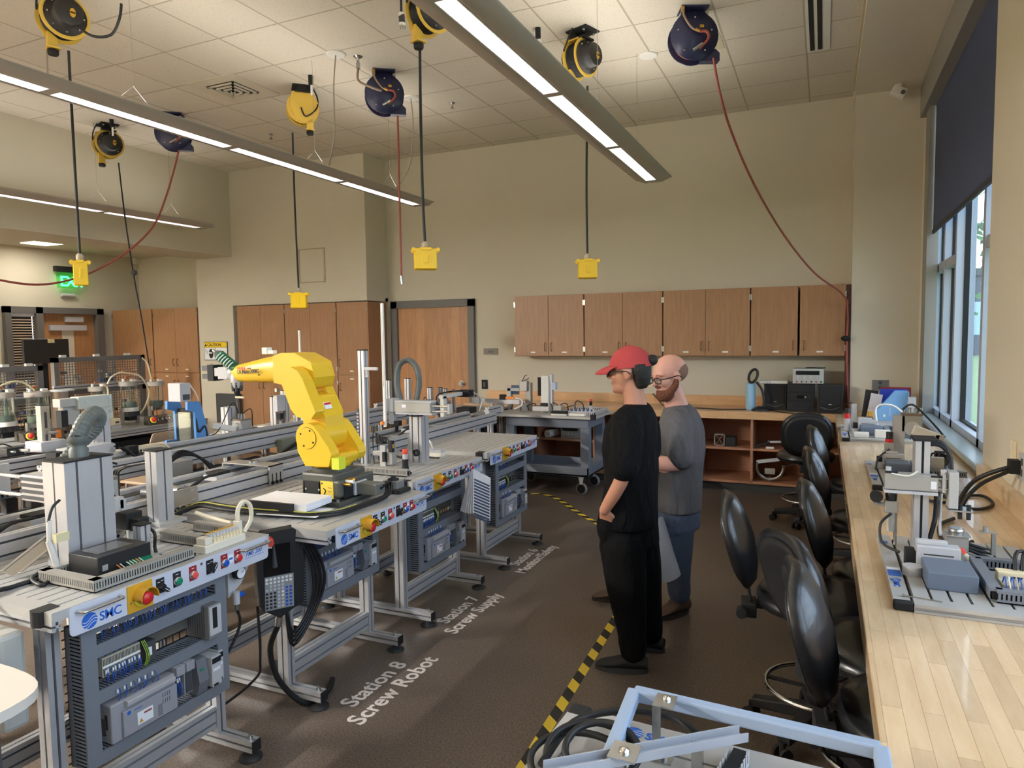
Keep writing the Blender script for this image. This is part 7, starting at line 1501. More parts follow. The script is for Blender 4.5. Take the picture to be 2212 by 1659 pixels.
for lb, px, pt, yy, m_, r in (('post', 1845, 873, 6.3, ALU, .02), ('tall_post', 1970, 858, 6.45, ALU, .028)):
    q = P(px, pt, y=yy); part(K3, lb, m_, ((q.x-r, yy-r, .872), (q.x+r, yy+r, q.z)))
q = P(1830, 892, y=6.1); cyls(K3, 'red_knob', RED, ((q.x, 6.1, .97), (q.x, 6.1, 1.01), .02)); cyls(K3, 'black_knob', BLACK, ((q.x, 6.1, 1.01), (q.x, 6.1, 1.05), .018)); cyls(K3, 'regulator', LGREY, ((q.x, 6.1, .872), (q.x, 6.1, .97), .022)); q = P(1880, 880, y=6.2); cyls(K3, 'yellow_cap', GOLD, ((q.x, 6.2, .98), (q.x, 6.2, 1.02), .02)); cyls(K3, 'black_gripper', BLKM, ((q.x, 6.2, .90), (q.x, 6.2, .98), .02)); part(K3, 'gripper_plate', LGREY, ((q.x-.05, 6.17, .885), (q.x+.05, 6.23, .905)))
line(K3, 'white_tube', WHITE, .008, (.40, 6.1, .90), P(1893, 880, y=6.2), P(1925, 875, y=6.2), P(1950, 892, y=6.2), (.66, 6.3, .90)); part(K3, 'white_box', WHITE, ((.22, 5.72, .872), (.32, 5.78, .91)), bevel=.004); part(K3, 'white_cover', WHITE, ((.36, 5.74, .872), (.46, 5.80, .93)), bevel=.004)
# cords to the outlet and on the counter
for i, (pts, r, lb) in enumerate((([(2196, 1008, .80), (2160, 1015, .74), (2110, 1035, .66), (2080, 1068, .60), (2062, 1110, .56)], .010, 'thick black cords plugged into the steel wall outlet, arching down to the board'), ([(2196, 1012, .80), (2165, 1024, .74), (2120, 1045, .66), (2088, 1076, .60), (2066, 1118, .56)], .009, 'second thick black cord arching beside the first from the wall outlet'))):
    mb = MB(); mb.tube([tuple(P(a, b, x=c)) for a, b, c in pts], r, CABLE, 8, 6); c = P(pts[0][0], pts[0][1], x=.80)
    if i == 0: mb.box((c.x-.03, c.y-.03, c.z-.03), (c.x+.015, c.y+.03, c.z+.03), BLKM)
    tag(mb.build('power_cord'), lb, 'cord')
mb = MB(); mb.tube([P(2060, 1120, z=.855), P(2030, 1135, z=.855), P(2035, 1165, z=.855), P(2065, 1180, z=.88), P(2100, 1170, z=.855)], .008, CABLE, 7, 6); tag(mb.build('black_cable'), 'black cable curling off the back of the closest training board', 'cable')
mb = MB(); mb.tube([P(2020, 1062, z=.853), P(2060, 1082, z=.853), P(2105, 1100, z=.853), P(2145, 1090, z=.853), P(2125, 1072, z=.853), P(2085, 1072, z=.853), P(2040, 1085, z=.853), P(2000, 1080, z=.853)], .007, CABLE, 7, 8); tag(mb.build('black_cable'), 'looped black cable lying on the counter behind the closest training board', 'cable')
mb = MB()
for k in range(3): mb.tube([P(2090, 1175+k*6, z=.89), P(2140, 1190+k*8, z=.87), P(2180, 1205+k*8, z=.86), P(2230, 1222+k*9, z=.856)], .006, CABLE, 7, 5)
tag(mb.build('black_cable'), 'three parallel black cables running off the closest board to the edge of view', 'cable')
# ---------------------------------------------------------------- folders by the column
t = thing('magazine_file', 'light blue cut-away file box standing among folders at the far end of the window counter', 'file box', (.55, 7.2, .845)); LB = mat('file_blue', (120, 172, 222), .5)
a, b = P(1893, 908, y=7.1), P(1962, 845, y=7.1); h = 1.16-.845
for dx, nm in ((0, 'side_panel'), (.08, 'side_panel')):
    mb = MB(); mb.prism([(0, 0), (b.x-a.x, 0), (b.x-a.x, b.z-.845), (b.x-a.x-.10, b.z-.845), (0, .09)], .003, LB, axes((a.x, 7.1+dx, .845), (1, 0, 0), (0, 0, 1))); mb.build(nm, t)
part(t, 'spine', LB, ((b.x-.003, 7.02, .845), (b.x, 7.18, b.z))); part(t, 'print', PAPER, ((a.x+.10, 7.015, .90), (a.x+.103, 7.017, .97)), ((a.x+.05, 7.015, .89), (a.x+.065, 7.017, .91)))
def folder(label, px0, px1, pt, y, m, d=.03, tilt=0.0):
    a, b = P(px0, pt, y=y), P(px1, pt, y=y); mb = MB(); mb.cb((0, 0, (a.z-.846)/2), (b.x-a.x, d, a.z-.846), m, Matrix.Translation(((a.x+b.x)/2, y, .846)) @ Matrix.Rotation(tilt, 4, 'Y')); return tag(mb.build('folder', bevel=.002), label, 'folder', 'folders and binders by the column')
folder('royal blue folder upright behind the light blue file box', 1900, 1960, 840, 7.32, mat('royal', (36, 58, 158), .4)); folder('dark red folder showing just above the royal blue one', 1902, 1968, 836, 7.40, mat('dark_red', (130, 30, 42), .4))
folder('black folder leaning at the column end of the row', 1862, 1890, 842, 7.35, BLACK, .03, .12); folder('pale paper wallet leaning beside the black folder', 1872, 1898, 850, 7.28, mat('pale_card', (208, 200, 200), .6), .012, .16)
# ---------------------------------------------------------------- back counter things
ZB = .846
t = thing('magnifier_lamp', 'black table magnifier lamp with round ring head and gooseneck', 'lamp', (-.45, 7.75, ZB)); q = P(1643, 887, z=ZB); y = q.y
mb = MB(); mb.lathe([(.09, 0), (.09, .012), (.06, .03), (.03, .045)], BLACK, q, n=26); mb.build('base', t)
line(t, 'gooseneck', BLACK, .013, (q.x+.03, y, ZB+.04), P(1650, 860, y=y), P(1645, 840, y=y), P(1634, 825, y=y), n=9)
c = P(1627, 812, y=y); nrm = Vector((-.55, -.75, .35)).normalized(); mb = MB(); fr_ = frame(c, nrm); mb.tube([fr_ @ Vector((.072*math.cos(a)*.75, .072*math.sin(a), 0)) for a in [2*PI*k/16 for k in range(16)]], .014, BLACK, 8, 3, True); mb.build('ring_head', t); mb = MB(); mb.lathe([(.06, 0), (.06, .004)], SMOKE, c, nrm, 24, sx=.75); mb.build('lens', t)
def speaker(label, px0, px1, pt, pb, y):
    a, b = P(px0, pb, y=y), P(px1, pt, y=y); t = thing('loudspeaker', label, 'speaker', ((a.x+b.x)/2, y+.1, ZB), 'black bookshelf speakers'); part(t, 'cabinet', BLACK, ((a.x, y, ZB), (b.x, y+.22, b.z)), bevel=.006); part(t, 'grille', BLKM, ((a.x+.02, y-.008, ZB+.07), (b.x-.02, y, b.z-.02)), bevel=.004); mb = MB(); mb.tube([(a.x+.03, y-.004, ZB+.06), ((a.x+b.x)/2, y-.012, ZB+.035), (b.x-.03, y-.004, ZB+.06)], .008, DGREY, 6, 4); mb.build('lower_trim', t); part(t, 'badge', LGREY, (((a.x+b.x)/2-.015, y-.009, ZB+.085), ((a.x+b.x)/2+.015, y-.008, ZB+.092))); return b
sp1 = speaker('black speaker behind the magnifier lamp, white lid on top', 1650, 1700, 829, 886, 7.72); sp2 = speaker('black speaker at the corner beside the column', 1765, 1822, 832, 892, 7.56)
t = thing('white_tray', 'white plastic tray lid lying across the speaker behind the lamp', 'tray', (-.4, 7.8, sp1.z)); a, b = P(1641, 824, y=7.7), P(1702, 824, y=7.7); part(t, 'tray', WHITE, ((a.x, 7.69, sp1.z), (b.x, 7.90, sp1.z+.03)), bevel=.006); part(t, 'marking', INK, *[((a.x+.08+k*.012, 7.688, sp1.z+.008), (a.x+.084+k*.012, 7.69, sp1.z+.022)) for k in range(3)])
a, b = P(1700, 890, y=7.60), P(1760, 829, y=7.60); t = thing('mini_stereo', 'black mini stereo stack with dials between the two speakers', 'stereo', (-.15, 7.7, ZB)); part(t, 'body', BLACK, ((a.x, 7.60, ZB), (b.x, 7.88, b.z)), bevel=.005)
for k in range(3): z = ZB+.02+k*(b.z-ZB-.02)/3; part(t, 'front_panel', mat('stereo_panel', (38, 38, 40), .3), ((a.x+.01, 7.592, z), (b.x-.01, 7.60, z+.085)), bevel=.003)
part(t, 'display', mat('display_dark', (20, 22, 24), .1), ((a.x+.09, 7.590, ZB+.14), (b.x-.10, 7.592, ZB+.17))); mb = MB(); mb.cyl((b.x-.05, 7.592, ZB+.155), (b.x-.05, 7.575, ZB+.155), .022, BLACK); mb.cyl((b.x-.085, 7.592, ZB+.155), (b.x-.085, 7.58, ZB+.155), .008, LGREY); mb.build('dial', t); part(t, 'cassette_door', BLKM, ((a.x+.06, 7.590, ZB+.045), (b.x-.07, 7.592, ZB+.08)))
a2, b2 = P(1712, 828, y=7.58), P(1775, 797, y=7.58); t = thing('bench_power_supply', 'pale grey bench power supply with black display on top of the stereo', 'power supply', (-.1, 7.7, b.z)); z0 = b.z+.001; zt_ = b2.z; part(t, 'case', mat('psu_grey', (176, 178, 172), .5), ((a2.x, 7.58, z0), (b2.x+.02, 7.86, zt_)), bevel=.004)
part(t, 'display', mat('display_dark', (0, 0, 0)), ((a2.x+.03, 7.576, zt_-.06), (b2.x-.02, 7.58, zt_-.02))); mb = MB()
for k in range(4): mb.cyl((a2.x+.05+k*.06, 7.58, zt_-.085), (a2.x+.05+k*.06, 7.565, zt_-.085), .013, LGREY, n=12)
mb.build('knob', t); mb = MB()
for k in range(6): mb.cyl((a2.x+.04+k*.045, 7.58, z0+.02), (a2.x+.04+k*.045, 7.57, z0+.02), .008, (RED, BLKM)[k % 2], n=8)
mb.build('terminals', t)
mb = MB(); mb.tube([(a2.x+.12, 7.68, zt_+.006), (a2.x+.18, 7.64, zt_+.01), (a2.x+.26, 7.66, zt_+.006), (a2.x+.30, 7.70, zt_+.006)], .006, CABLE, 6, 4); tag(mb.build('coiled_lead'), 'short black lead lying on the bench power supply', 'lead')
q = P(1621, 885, z=ZB); t = thing('paper_roll', 'upright roll of pale blue shop towels beside the magnifier lamp', 'paper roll', tuple(q)); zt_ = P(1621, 828, y=q.y).z; mb = MB(); mb.lathe([(.048, 0), (.05, .004), (.05, zt_-ZB-.004), (.048, zt_-ZB), (.02, zt_-ZB)], mat('towel_blue', (150, 190, 215), .8), q, n=24, caps=False); mb.build('roll', t)
mb = MB(); mb.tube([P(1410, 850, y=8.05), P(1424, 866, y=8.05), P(1440, 878, z=ZB+.006), P(1500, 881, z=ZB+.006), P(1560, 884, z=ZB+.006), P(1625, 884, z=ZB+.006)], .006, CABLE, 6, 5); tag(mb.build('black_cable'), 'thin black cable running along the back counter from the wall outlet', 'cable')
mb = MB(); mb.tube([P(1660, 885, z=ZB+.006), P(1700, 892, z=ZB+.006), P(1760, 896, z=ZB+.006), P(1800, 880, y=7.5), P(1840, 870, y=6.9)], .005, CABLE, 6, 5); tag(mb.build('black_cable'), 'black lead from the magnifier lamp past the stereo to the far board', 'cable')
# open shelf contents
def shelf_pt(px, y, z): return P(px, 900, y=y).x
ZS, ZF = .461, .116
x = shelf_pt(1548, 7.6, 0); t = thing('bracket_frame', 'bare metal bracket frame leaning on the upper open shelf behind the bald man', 'bracket', (x, 7.6, ZS)); part(t, 'frame', STEEL, ((x-.02, 7.56, ZS), (x+.09, 7.565, ZS+.012)), ((x-.02, 7.56, ZS+.12), (x+.09, 7.565, ZS+.132)), ((x-.02, 7.56, ZS), (x-.008, 7.565, ZS+.13)), ((x+.078, 7.56, ZS), (x+.09, 7.565, ZS+.13))); mb = MB(); mb.beam((x, 7.562, ZS+.02), (x+.07, 7.562, ZS+.12), .01, .004, STEEL); mb.beam((x+.07, 7.562, ZS+.02), (x, 7.562, ZS+.12), .01, .004, STEEL); mb.build('cross', t); part(t, 'black_body', BLKM, ((x+.09, 7.57, ZS), (x+.20, 7.70, ZS+.10)), bevel=.01)
x = shelf_pt(1660, 7.6, 0); t = thing('label_gun', 'black and silver hand tool lying on the upper shelf before the stools', 'tool', (x, 7.6, ZS)); mb = MB(); mb.beam((x-.12, 7.55, ZS+.02), (x+.02, 7.56, ZS+.07), .03, .02, BLKM); mb.beam((x+.0, 7.56, ZS+.07), (x+.14, 7.58, ZS+.075), .03, .02, LGREY); mb.build('handle', t, .003); part(t, 'blade', WHITE, ((x-.02, 7.54, ZS), (x+.06, 7.58, ZS+.02)), bevel=.004)
x = shelf_pt(1665, 7.6, 0); t = thing('protractor_wheel', 'round metal protractor arc with printed scale on the bottom shelf', 'protractor', (x, 7.6, ZF)); mb = MB(); mb.tube([(x+.13*math.cos(a), 7.56, ZF+.155+.13*math.sin(a)) for a in [math.radians(160+k*15) for k in range(15)]], .016, STEEL, 6, 3); mb.beam((x-.13, 7.56, ZF+.20), (x+.09, 7.56, ZF+.24), .02, .035, LGREY); mb.build('arc', t); part(t, 'plate', GAL, ((x-.05, 7.55, ZF+.08), (x+.05, 7.56, ZF+.14))); part(t, 'stand', STEEL, ((x-.01, 7.56, ZF), (x+.01, 7.60, ZF+.05)))
x = shelf_pt(1236, 7.6, 0); t = thing('bench_power_supply', 'grey bench instrument with four dials on the shelf behind the cart', 'power supply', (x, 7.6, ZS)); part(t, 'case', mat('psu_grey', (0, 0, 0)), ((x-.13, 7.56, ZS), (x+.10, 7.8, ZS+.14)), bevel=.004); part(t, 'display', BLKM, ((x-.11, 7.555, ZS+.09), (x+.08, 7.56, ZS+.125))); mb = MB()
for k in range(4): mb.cyl((x-.09+k*.05, 7.56, ZS+.045), (x-.09+k*.05, 7.545, ZS+.045), .016, LGREY, n=12)
mb.build('knob', t)
x = shelf_pt(1186, 7.6, 0); mb = MB(); mb.cyl((x, 7.53, ZS+.045), (x+.06, 7.70, ZS+.045), .044, PAPER, n=20); tag(mb.build('paper_roll'), 'white paper roll lying on the shelf behind the cart', 'paper roll')
x = shelf_pt(1080, 7.5, 0); mb = MB(); rr = [[(x+.16*math.cos(a)*s_*(1+.15*math.sin(3*a)), 7.34+.10*math.sin(a)*s_, z) for a in [2*PI*k/14 for k in range(14)]] for s_, z in ((.7, 0), (1, .08), (1.05, .3), (.9, .55), (.95, .70))]; mb.loft(rr, glass('bin_bag', (.62, .62, .62), .2, .2)); tag(mb.build('plastic_bag'), 'translucent plastic bag liner hanging under the end of the back counter', 'bag')
# ---------------------------------------------------------------- utility cart with a training board
CG = mat('cart_grey', (112, 118, 130), .6, noise=.08, nscale=12)
cx0, cx1, cy0, cy1 = -3.10, -2.17, 6.72, 7.30
t = thing('utility_cart', 'grey plastic two-tier utility cart carrying a crowded training board', 'cart', ((cx0+cx1)/2, (cy0+cy1)/2, 0))
part(t, 'top_tray', CG, ((cx0, cy0, .70), (cx1, cy1, .80)), bevel=.012)
mb = MB(); mb.box((cx0, cy0, .20), (cx1, cy1, .225), CG)
for a, b in (((cx0, cy0, .20), (cx1, cy0+.025, .30)), ((cx0, cy1-.025, .20), (cx1, cy1, .30)), ((cx0, cy0, .20), (cx0+.025, cy1, .30)), ((cx1-.025, cy0, .20), (cx1, cy1, .30))): mb.box(a, b, CG)
mb.build('lower_tray', t, .006)
for x in (cx0+.045, cx1-.045):
    for y in (cy0+.045, cy1-.045): part(t, 'upright', CG, ((x-.05, y-.04, .22), (x+.05, y+.04, .72)), bevel=.01)
for x in (cx0+.08, cx1-.10):
    for y in (cy0+.07, cy1-.07):
        mb = MB(); mb.lathe([(.058, -.015), (.062, -.01), (.062, .01), (.058, .015)], mat('wheel_grey', (150, 150, 150), .5), (x, y, .062), (.25, 1, 0), 24); mb.lathe([(.048, -.017), (.048, .017)], BLKM, (x, y, .062), (.25, 1, 0), 20); c_ = mb.build('caster', t)
        mb = MB(); mb.prism([(-.03, .14), (.03, .14), (.012, .055), (-.012, .055)], .006, LGREY, axes((x, y-.02, .055), (1, 0, 0), (0, 0, 1))); mb.box((x-.035, y-.03, .19), (x+.035, y+.03, .20), LGREY); mb.build('fork', c_)
part(t, 'rubber_knob', BLKM, ((cx1-.0, cy0+.1, .80), (cx1+.03, cy0+.16, .84)), bevel=.01)
t = thing('training_board', 'crowded slotted training board riding on the grey utility cart', 'training board', ((cx0+cx1)/2, 7.0, .80)); bx0_, bx1_, by0_, by1_ = -3.22, -2.09, 6.66, 7.34
part(t, 'base_plate', ALUP, ((bx0_, by0_, .805), (bx1_, by1_, .813)), ((bx0_+.004, by0_+.004, .813), (bx1_-.004, by1_, .822)), ((bx0_, by0_, .822), (bx1_, by1_, .830))); part(t, 'corner_cap', BLKM, ((bx1_-.04, by0_-.006, .80), (bx1_+.004, by0_+.05, .855)))
def K(n, m, px0, px1, pt, y, zb=.83, d=.06, bv=.003):
    a, b = P(px0, pt, y=y), P(px1, pt, y=y); return part(t, n, m, ((a.x, y, zb), (b.x, y+d, a.z)), bevel=bv)
K('tall_column', WHITE, 1168, 1184, 812, 6.95, d=.08); K('column_back', ALU, 1184, 1192, 809, 6.98, d=.06); K('blue_cylinder', mat('sky_grey', (180, 196, 220), .4), 1192, 1200, 826, 6.98, P(1195, 842, y=6.98).z); K('cable_chain', BLKM, 1161, 1167, 815, 6.97, P(1163, 855, y=6.97).z, .03); K('press_head', MGREY, 1122, 1138, 823, 7.0, P(1130, 845, y=7.0).z); K('press_post', MGREY, 1134, 1146, 827, 7.03); K('press_base', LGREY, 1122, 1138, 872, 6.98); K('bridge_frame', LGREY, 1093, 1122, 838, 7.1, P(1100, 845, y=7.1).z); K('bridge_leg', LGREY, 1095, 1103, 838, 7.1); K('screen', mat('blue_screen', (60, 84, 110), .3), 1104, 1121, 832, 7.13, P(1110, 852, y=7.13).z, .01)
K('small_post', ALU, 1080, 1086, 852, 6.85, d=.03); K('red_collar', RED, 1080, 1086, 861, 6.84, P(1083, 866, y=6.84).z, .02); K('regulator', MGREY, 1070, 1079, 866, 6.9, P(1074, 880, y=6.9).z, .03); K('cylinder', ALU, 1150, 1185, 878, 6.8, P(1165, 888, y=6.8).z, .05); K('motor', BLKM, 1167, 1180, 871, 6.85, P(1170, 880, y=6.85).z, .05); K('black_module', BLKM, 1190, 1222, 888, 6.72, .85, .07); K('white_module', WHITE, 1190, 1222, 894, 6.70, .83, .05); K('white_block', WHITE, 1228, 1262, 893, 6.72, .83, .08); K('servo', MGREY, 1195, 1212, 876, 6.85); K('red_beacon', mat('cap_red', (0, 0, 0)), 1273, 1278, 862, 7.1, P(1275, 867, y=7.1).z, .03); K('beacon_stem', BLKM, 1273, 1278, 867, 7.1, P(1275, 876, y=7.1).z, .03); K('grey_cylinder', LGREY, 1272, 1280, 877, 7.08, .83, .04)
for p, q in (((-2.52, 6.80, .85), (-2.13, 6.80, .85)), ((-2.52, 7.25, .85), (-2.13, 7.25, .85)), ((-2.14, 6.80, .85), (-2.14, 7.25, .85))): mb = MB(); duct(mb, p, q, .03, .04, LGREY, pitch=.02); mb.build('wiring_duct', t)
mb = MB()
for k in range(14): mb.tube([(-2.48+k*.022, 7.0, .84), (-2.48+k*.022, 6.97, .875), (-2.475+k*.022, 6.93, .835)], .004, (WIRE, PAPER)[k % 2], 4, 3)
mb.build('wiring', t)
for k in range(9): line(t, 'cable', CABLE, .005, P(1105+k*17, 884-(k % 3)*3, y=7.0), P(1110+k*17, 866+(k % 4)*4, y=7.0), P(1122+k*17, 872+(k % 2)*5, y=6.98), P(1126+k*17, 886, y=6.95))
for a, b in ((1137, 812), (1133, 805)): line(t, 'antenna_cable', CABLE, .004, P(1128, 824, y=7.0), P(a, b+8, y=7.0), P(a+5, b+5, y=7.0))
# ---------------------------------------------------------------- close to the camera
t = thing('utility_cart', 'grey cart under the board with the blue-grey frame, mostly out of view', 'cart', (-.2, 1.1, 0)); part(t, 'top_shelf', CG, ((-.47, .66, .77), (.02, 1.38, .80)), bevel=.01); part(t, 'post', CG, ((-.44, .70, .10), (-.38, .76, .77)), ((-.05, .70, .10), (.0, .76, .77)), ((-.44, 1.28, .10), (-.38, 1.34, .77)), ((-.05, 1.28, .10), (.0, 1.34, .77))); part(t, 'lower_shelf', CG, ((-.47, .66, .12), (.02, 1.38, .16)))
for x in (-.41, -.03):
    for y in (.73, 1.31): cyls(t, 'caster', BLKM, ((x-.012, y, .05), (x+.012, y, .05), .05)); 
RT = Matrix.Translation((-.45, 1.42, 0)) @ Matrix.Rotation(-.05, 4, 'Z') @ Matrix.Translation((.45, -1.42, 0))
t = thing('training_board', 'white slotted board with a blue-grey frame and coiled black cable, lowest in view', 'training board', (-.2, 1.1, .80))
mb = MB(RT); mb.box((-.50, .70, .802), (-.455, 1.42, .84), ALUP); mb.box((-.45, .72, .804), (.05, 1.41, .815), ALUD)
for k in range(8): mb.box((-.45, .71+k*.089, .815), (.05, .71+k*.089+.082, .84), ALUP)
mb.build('base_plate', t); mb = MB(RT); mb.box((-.503, 1.385, .80), (-.452, 1.425, .845), BLKM); mb.build('corner_cap', t, .008)
mb = MB(RT); smc_logo(mb, Vector((-.345, 1.36, .8405)), (1, 0, 0), (0, 1, 0), .024); mb.build('maker_logo', t)
FB = mat('frame_blue_grey', (150, 166, 188), .5)
mb = MB(); c1, c2 = P(1370, 1497, z=.92), P(1903, 1622, z=.92); c3 = Vector((c1.x+.01, c1.y-.5, .86)); c4 = Vector((c2.x+.01, c2.y-.5, .90))
mb.beam(c1, c2, .026, .026, FB); mb.beam(c1, c3, .026, .026, FB); mb.beam(c2, c4, .026, .026, FB); mb.build('frame_bar', t, .004)
q = P(1440, 1520, z=.93); part(t, 'frame_bracket', STEEL, ((q.x-.022, q.y-.03, .935), (q.x+.018, q.y+.02, .939)), ((q.x-.022, q.y-.034, .84), (q.x-.005, q.y-.03, .939)), ((q.x-.022, q.y-.06, .84), (q.x+.02, q.y-.03, .843))); mb = MB(); mb.ball((q.x, q.y, .941), (.009, .009, .006), CHROME, 12, 6); mb.cyl((q.x+.005, q.y-.045, .843), (q.x+.005, q.y-.045, .853), .007, STEEL, n=6); mb.build('bracket_screw', t)
a, b = P(1180, 1672, z=.91), P(1606, 1592, z=.90); d = (b-a).normalized(); sd = Vector((0, 0, 1)).cross(d).normalized()
mb = MB(); mb.beam(a, b, .030, .003, mat('channel_grey', (176, 180, 188), .4, .3)); mb.beam(a+sd*.014+Vector((0, 0, .008)), b+sd*.014+Vector((0, 0, .008)), .003, .016, MATS['channel_grey']); mb.beam(a-sd*.014+Vector((0, 0, .008)), b-sd*.014+Vector((0, 0, .008)), .003, .016, MATS['channel_grey']); mb.build('channel', t)
part(t, 'channel_post', STEEL, *[((p.x-.01, p.y-.01, .84), (p.x+.01, p.y+.01, .905)) for p in (a.lerp(b, .35), a.lerp(b, .75))])
q = a.lerp(b, .38); part(t, 'clamp_plate', STEEL, ((q.x-.025, q.y-.035, .922), (q.x+.025, q.y+.02, .926))); mb = MB(); mb.ball((q.x, q.y-.01, .928), (.010, .010, .006), CHROME, 12, 6); mb.build('clamp_screw', t)
mb = MB(RT); duct(mb, (-.16, 1.05, .862), (-.13, 1.36, .862), .035, .04, LGREY, pitch=.016, lid=False); mb.build('wiring_duct', t); mb = MB(RT); duct(mb, (.0, .95, .862), (.02, 1.22, .862), .035, .04, LGREY, pitch=.016, lid=False); mb.build('wiring_duct', t)
for k, (px, py, rx, ry_) in enumerate(((1255, 1645, .10, .07), (1275, 1640, .085, .075), (1300, 1650, .07, .06))):
    c = P(px, py, z=.86); mb = MB(); mb.tube([(c.x+rx*math.cos(a), c.y+ry_*math.sin(a), .855+.016*k+.02*math.sin(a)) for a in [2*PI*j/12 for j in range(12)]], .007, CABLE, 8, 5, True); mb.build('coiled_cable', t)
mb = MB(); mb.tube([P(1170, 1650, z=.87), P(1240, 1560, z=.86), P(1340, 1535, z=.87), P(1440, 1545, z=.87), P(1500, 1580, z=.86), P(1530, 1600, z=.85)], .008, CABLE, 8, 7); mb.build('cable', t)
t = thing('white_table', 'white round-cornered table top cut by the edge of view with a dark steel leg', 'table', (-2.2, .8, 0)); mb = MB(); mb.loft([superring(-2.55, .56, .70, .595, z, 40, .22) for z in (.722, .75)], mat('table_white', (216, 208, 196), .45)); mb.build('top', t, .01)
for x, y in ((-1.98, 1.02), (-3.1, 1.02), (-1.98, .1), (-3.1, .1)): part(t, 'leg', mat('leg_steel', (92, 90, 92), .45, .4), ((x-.03, y-.02, 0), (x+.03, y+.02, .722)))
part(t, 'power_strip', BLKM, ((-2.035, .985, .36), (-2.01, 1.02, .56)), bevel=.004)
# ---------------------------------------------------------------- people
def fused(name, parent, m, mbs, vox, it=6, fac=.6):
    """closed pieces fused into one continuous smooth surface"""
    o = mbs.build(name, parent)
    r = o.modifiers.new('r', 'REMESH'); r.mode = 'VOXEL'; r.voxel_size = vox; r.use_smooth_shade = True
    s_ = o.modifiers.new('s', 'SMOOTH'); s_.iterations = it; s_.factor = fac
    return o
def ell(c, rx, ry, n=20, rot=0.0, z=None):
    return [(c[0]+rx*math.cos(a)*math.cos(rot)-ry*math.sin(a)*math.sin(rot), c[1]+rx*math.cos(a)*math.sin(rot)+ry*math.sin(a)*math.cos(rot), c[2]) for a in [2*PI*k/n for k in range(n)]]
def limb(mb, pts, rad, m, n=14, sub=4):
    """tapering closed limb through pts with radii rad"""
    P3 = [Vector(p) for p in pts]; Q = spline(P3, sub) if len(P3) > 2 else P3; K = len(Q); rr = []
    for i in range(K): f = i*(len(rad)-1)/(K-1); j = min(int(f), len(rad)-2); rr.append(rad[j]+(rad[j+1]-rad[j])*(f-j))
    rings = []; up = Vector((.31, .2, .93)).normalized()
    for i, p in enumerate(Q):
        t = (Q[min(i+1, K-1)]-Q[max(i-1, 0)]).normalized(); u = (up-t*up.dot(t)).normalized(); up = u; w = t.cross(u)
        rings.append([p+(u*math.cos(2*PI*k/n)+w*math.sin(2*PI*k/n))*rr[i] for k in range(n)])
    mb.loft(rings, m); mb.ball(Q[0], rr[0]*.98, m, 12, 8); mb.ball(Q[-1], rr[-1]*.98, m, 12, 8); return mb
def hand(mb, wrist, d, palm_n, m, curl=.5, s=1.0, side=1):
    """palm with five separate bent fingers; d = pointing direction, palm_n = palm normal"""
    d = Vector(d).normalized(); n_ = Vector(palm_n); n_ = (n_-d*n_.dot(d)).normalized(); x = d.cross(n_)*side; w = Vector(wrist)
    M = Matrix.Identity(4)
    for i in range(3): M[i][0] = x[i]; M[i][1] = n_[i]; M[i][2] = d[i]; M[i][3] = w[i]
    mb.loft([superring(0, 0, a*s, b*s, z*s, 16, .8) for a, b, z in ((.024, .017, -.01), (.034, .016, .03), (.040, .014, .06), (.040, .012, .085))], m, True, True, M)
    for k, (xo, ln) in enumerate(((-.030, .066), (-.010, .076), (.011, .070), (.030, .054))):
        p = Vector((xo*s, 0, .083*s)); a = 0.0; pts = [M @ p]
        for q in (.42, .33, .25): a += curl*(.8 if q == .42 else 1.0); p = p+Vector((0, math.sin(a), math.cos(a)))*ln*q*s; pts.append(M @ p)
        limb(mb, pts, [.0088*s, .008*s, .0075*s, .0065*s], m, 8, 2)
    pts = [M @ Vector(q)*1.0 for q in ((-.026*s, .004, .022*s), (-.047*s, .012, .045*s), (-.056*s, .022, .066*s), (-.054*s, .032, .084*s))]
    limb(mb, pts, [.013*s, .010*s, .009*s, .007*s], m, 8, 2)
def head_geo(mb, M, m, beard=False):
    """skull, jaw, nose, brows, lips, ears in a frame with +x forward, z up, origin between the ears"""
    def E(c, r): mb.ball(c, r, m, 18, 12, M)
    E((-.008, 0, .040), (.097, .075, .082)); E((.030, 0, -.010), (.062, .062, .078)); E((.045, 0, -.060), (.046, .048, .042)); E((.076, 0, -.078), (.020, .022, .018))
    E((.078, 0, .034), (.020, .048, .012)); E((.092, 0, .008), (.014, .011, .026)); E((.106, 0, -.010), (.014, .014, .012)); E((.094, .011, -.013), (.009, .008, .008)); E((.094, -.011, -.013), (.009, .008, .008))
    E((.085, 0, -.038), (.011, .022, .006)); E((.083, 0, -.047), (.011, .020, .007)); E((.060, .036, -.012), (.028, .022, .024)); E((.060, -.036, -.012), (.028, .022, .024))
    for s in (-1, 1):
        mb.ball((-.002, s*.074, .002), (.020, .009, .031), m, 14, 10, M @ Matrix.Rotation(.2, 4, 'Y')); mb.ball((.004, s*.072, -.020), (.010, .008, .014), m, 10, 8, M)
def face_bits(t, M, skin_dark, iris):
    mb = MB(M)
    for s in (-1, 1):
        mb.ball((.078, s*.030, .012), (.010, .012, .010), mat('eye_white', (225, 220, 214), .3), 14, 8); mb.ball((.0865, s*.030, .009), (.003, .005, .005), iris, 10, 6)
    mb.build('eyes', t)
    mb = MB(M)
    for s in (-1, 1): mb.ball((.078, s*.030, .018), (.0115, .0135, .007), skin_dark, 14, 8)
    mb.build('eyelids', t)
    mb = MB(M)
    mb.ball((.0885, 0, -.0400), (.009, .019, .0035), mat('lips', (158, 96, 84), .5), 12, 6); mb.ball((.0865, 0, -.0465), (.009, .017, .004), MATS['lips'], 12, 6); mb.build('mouth', t)
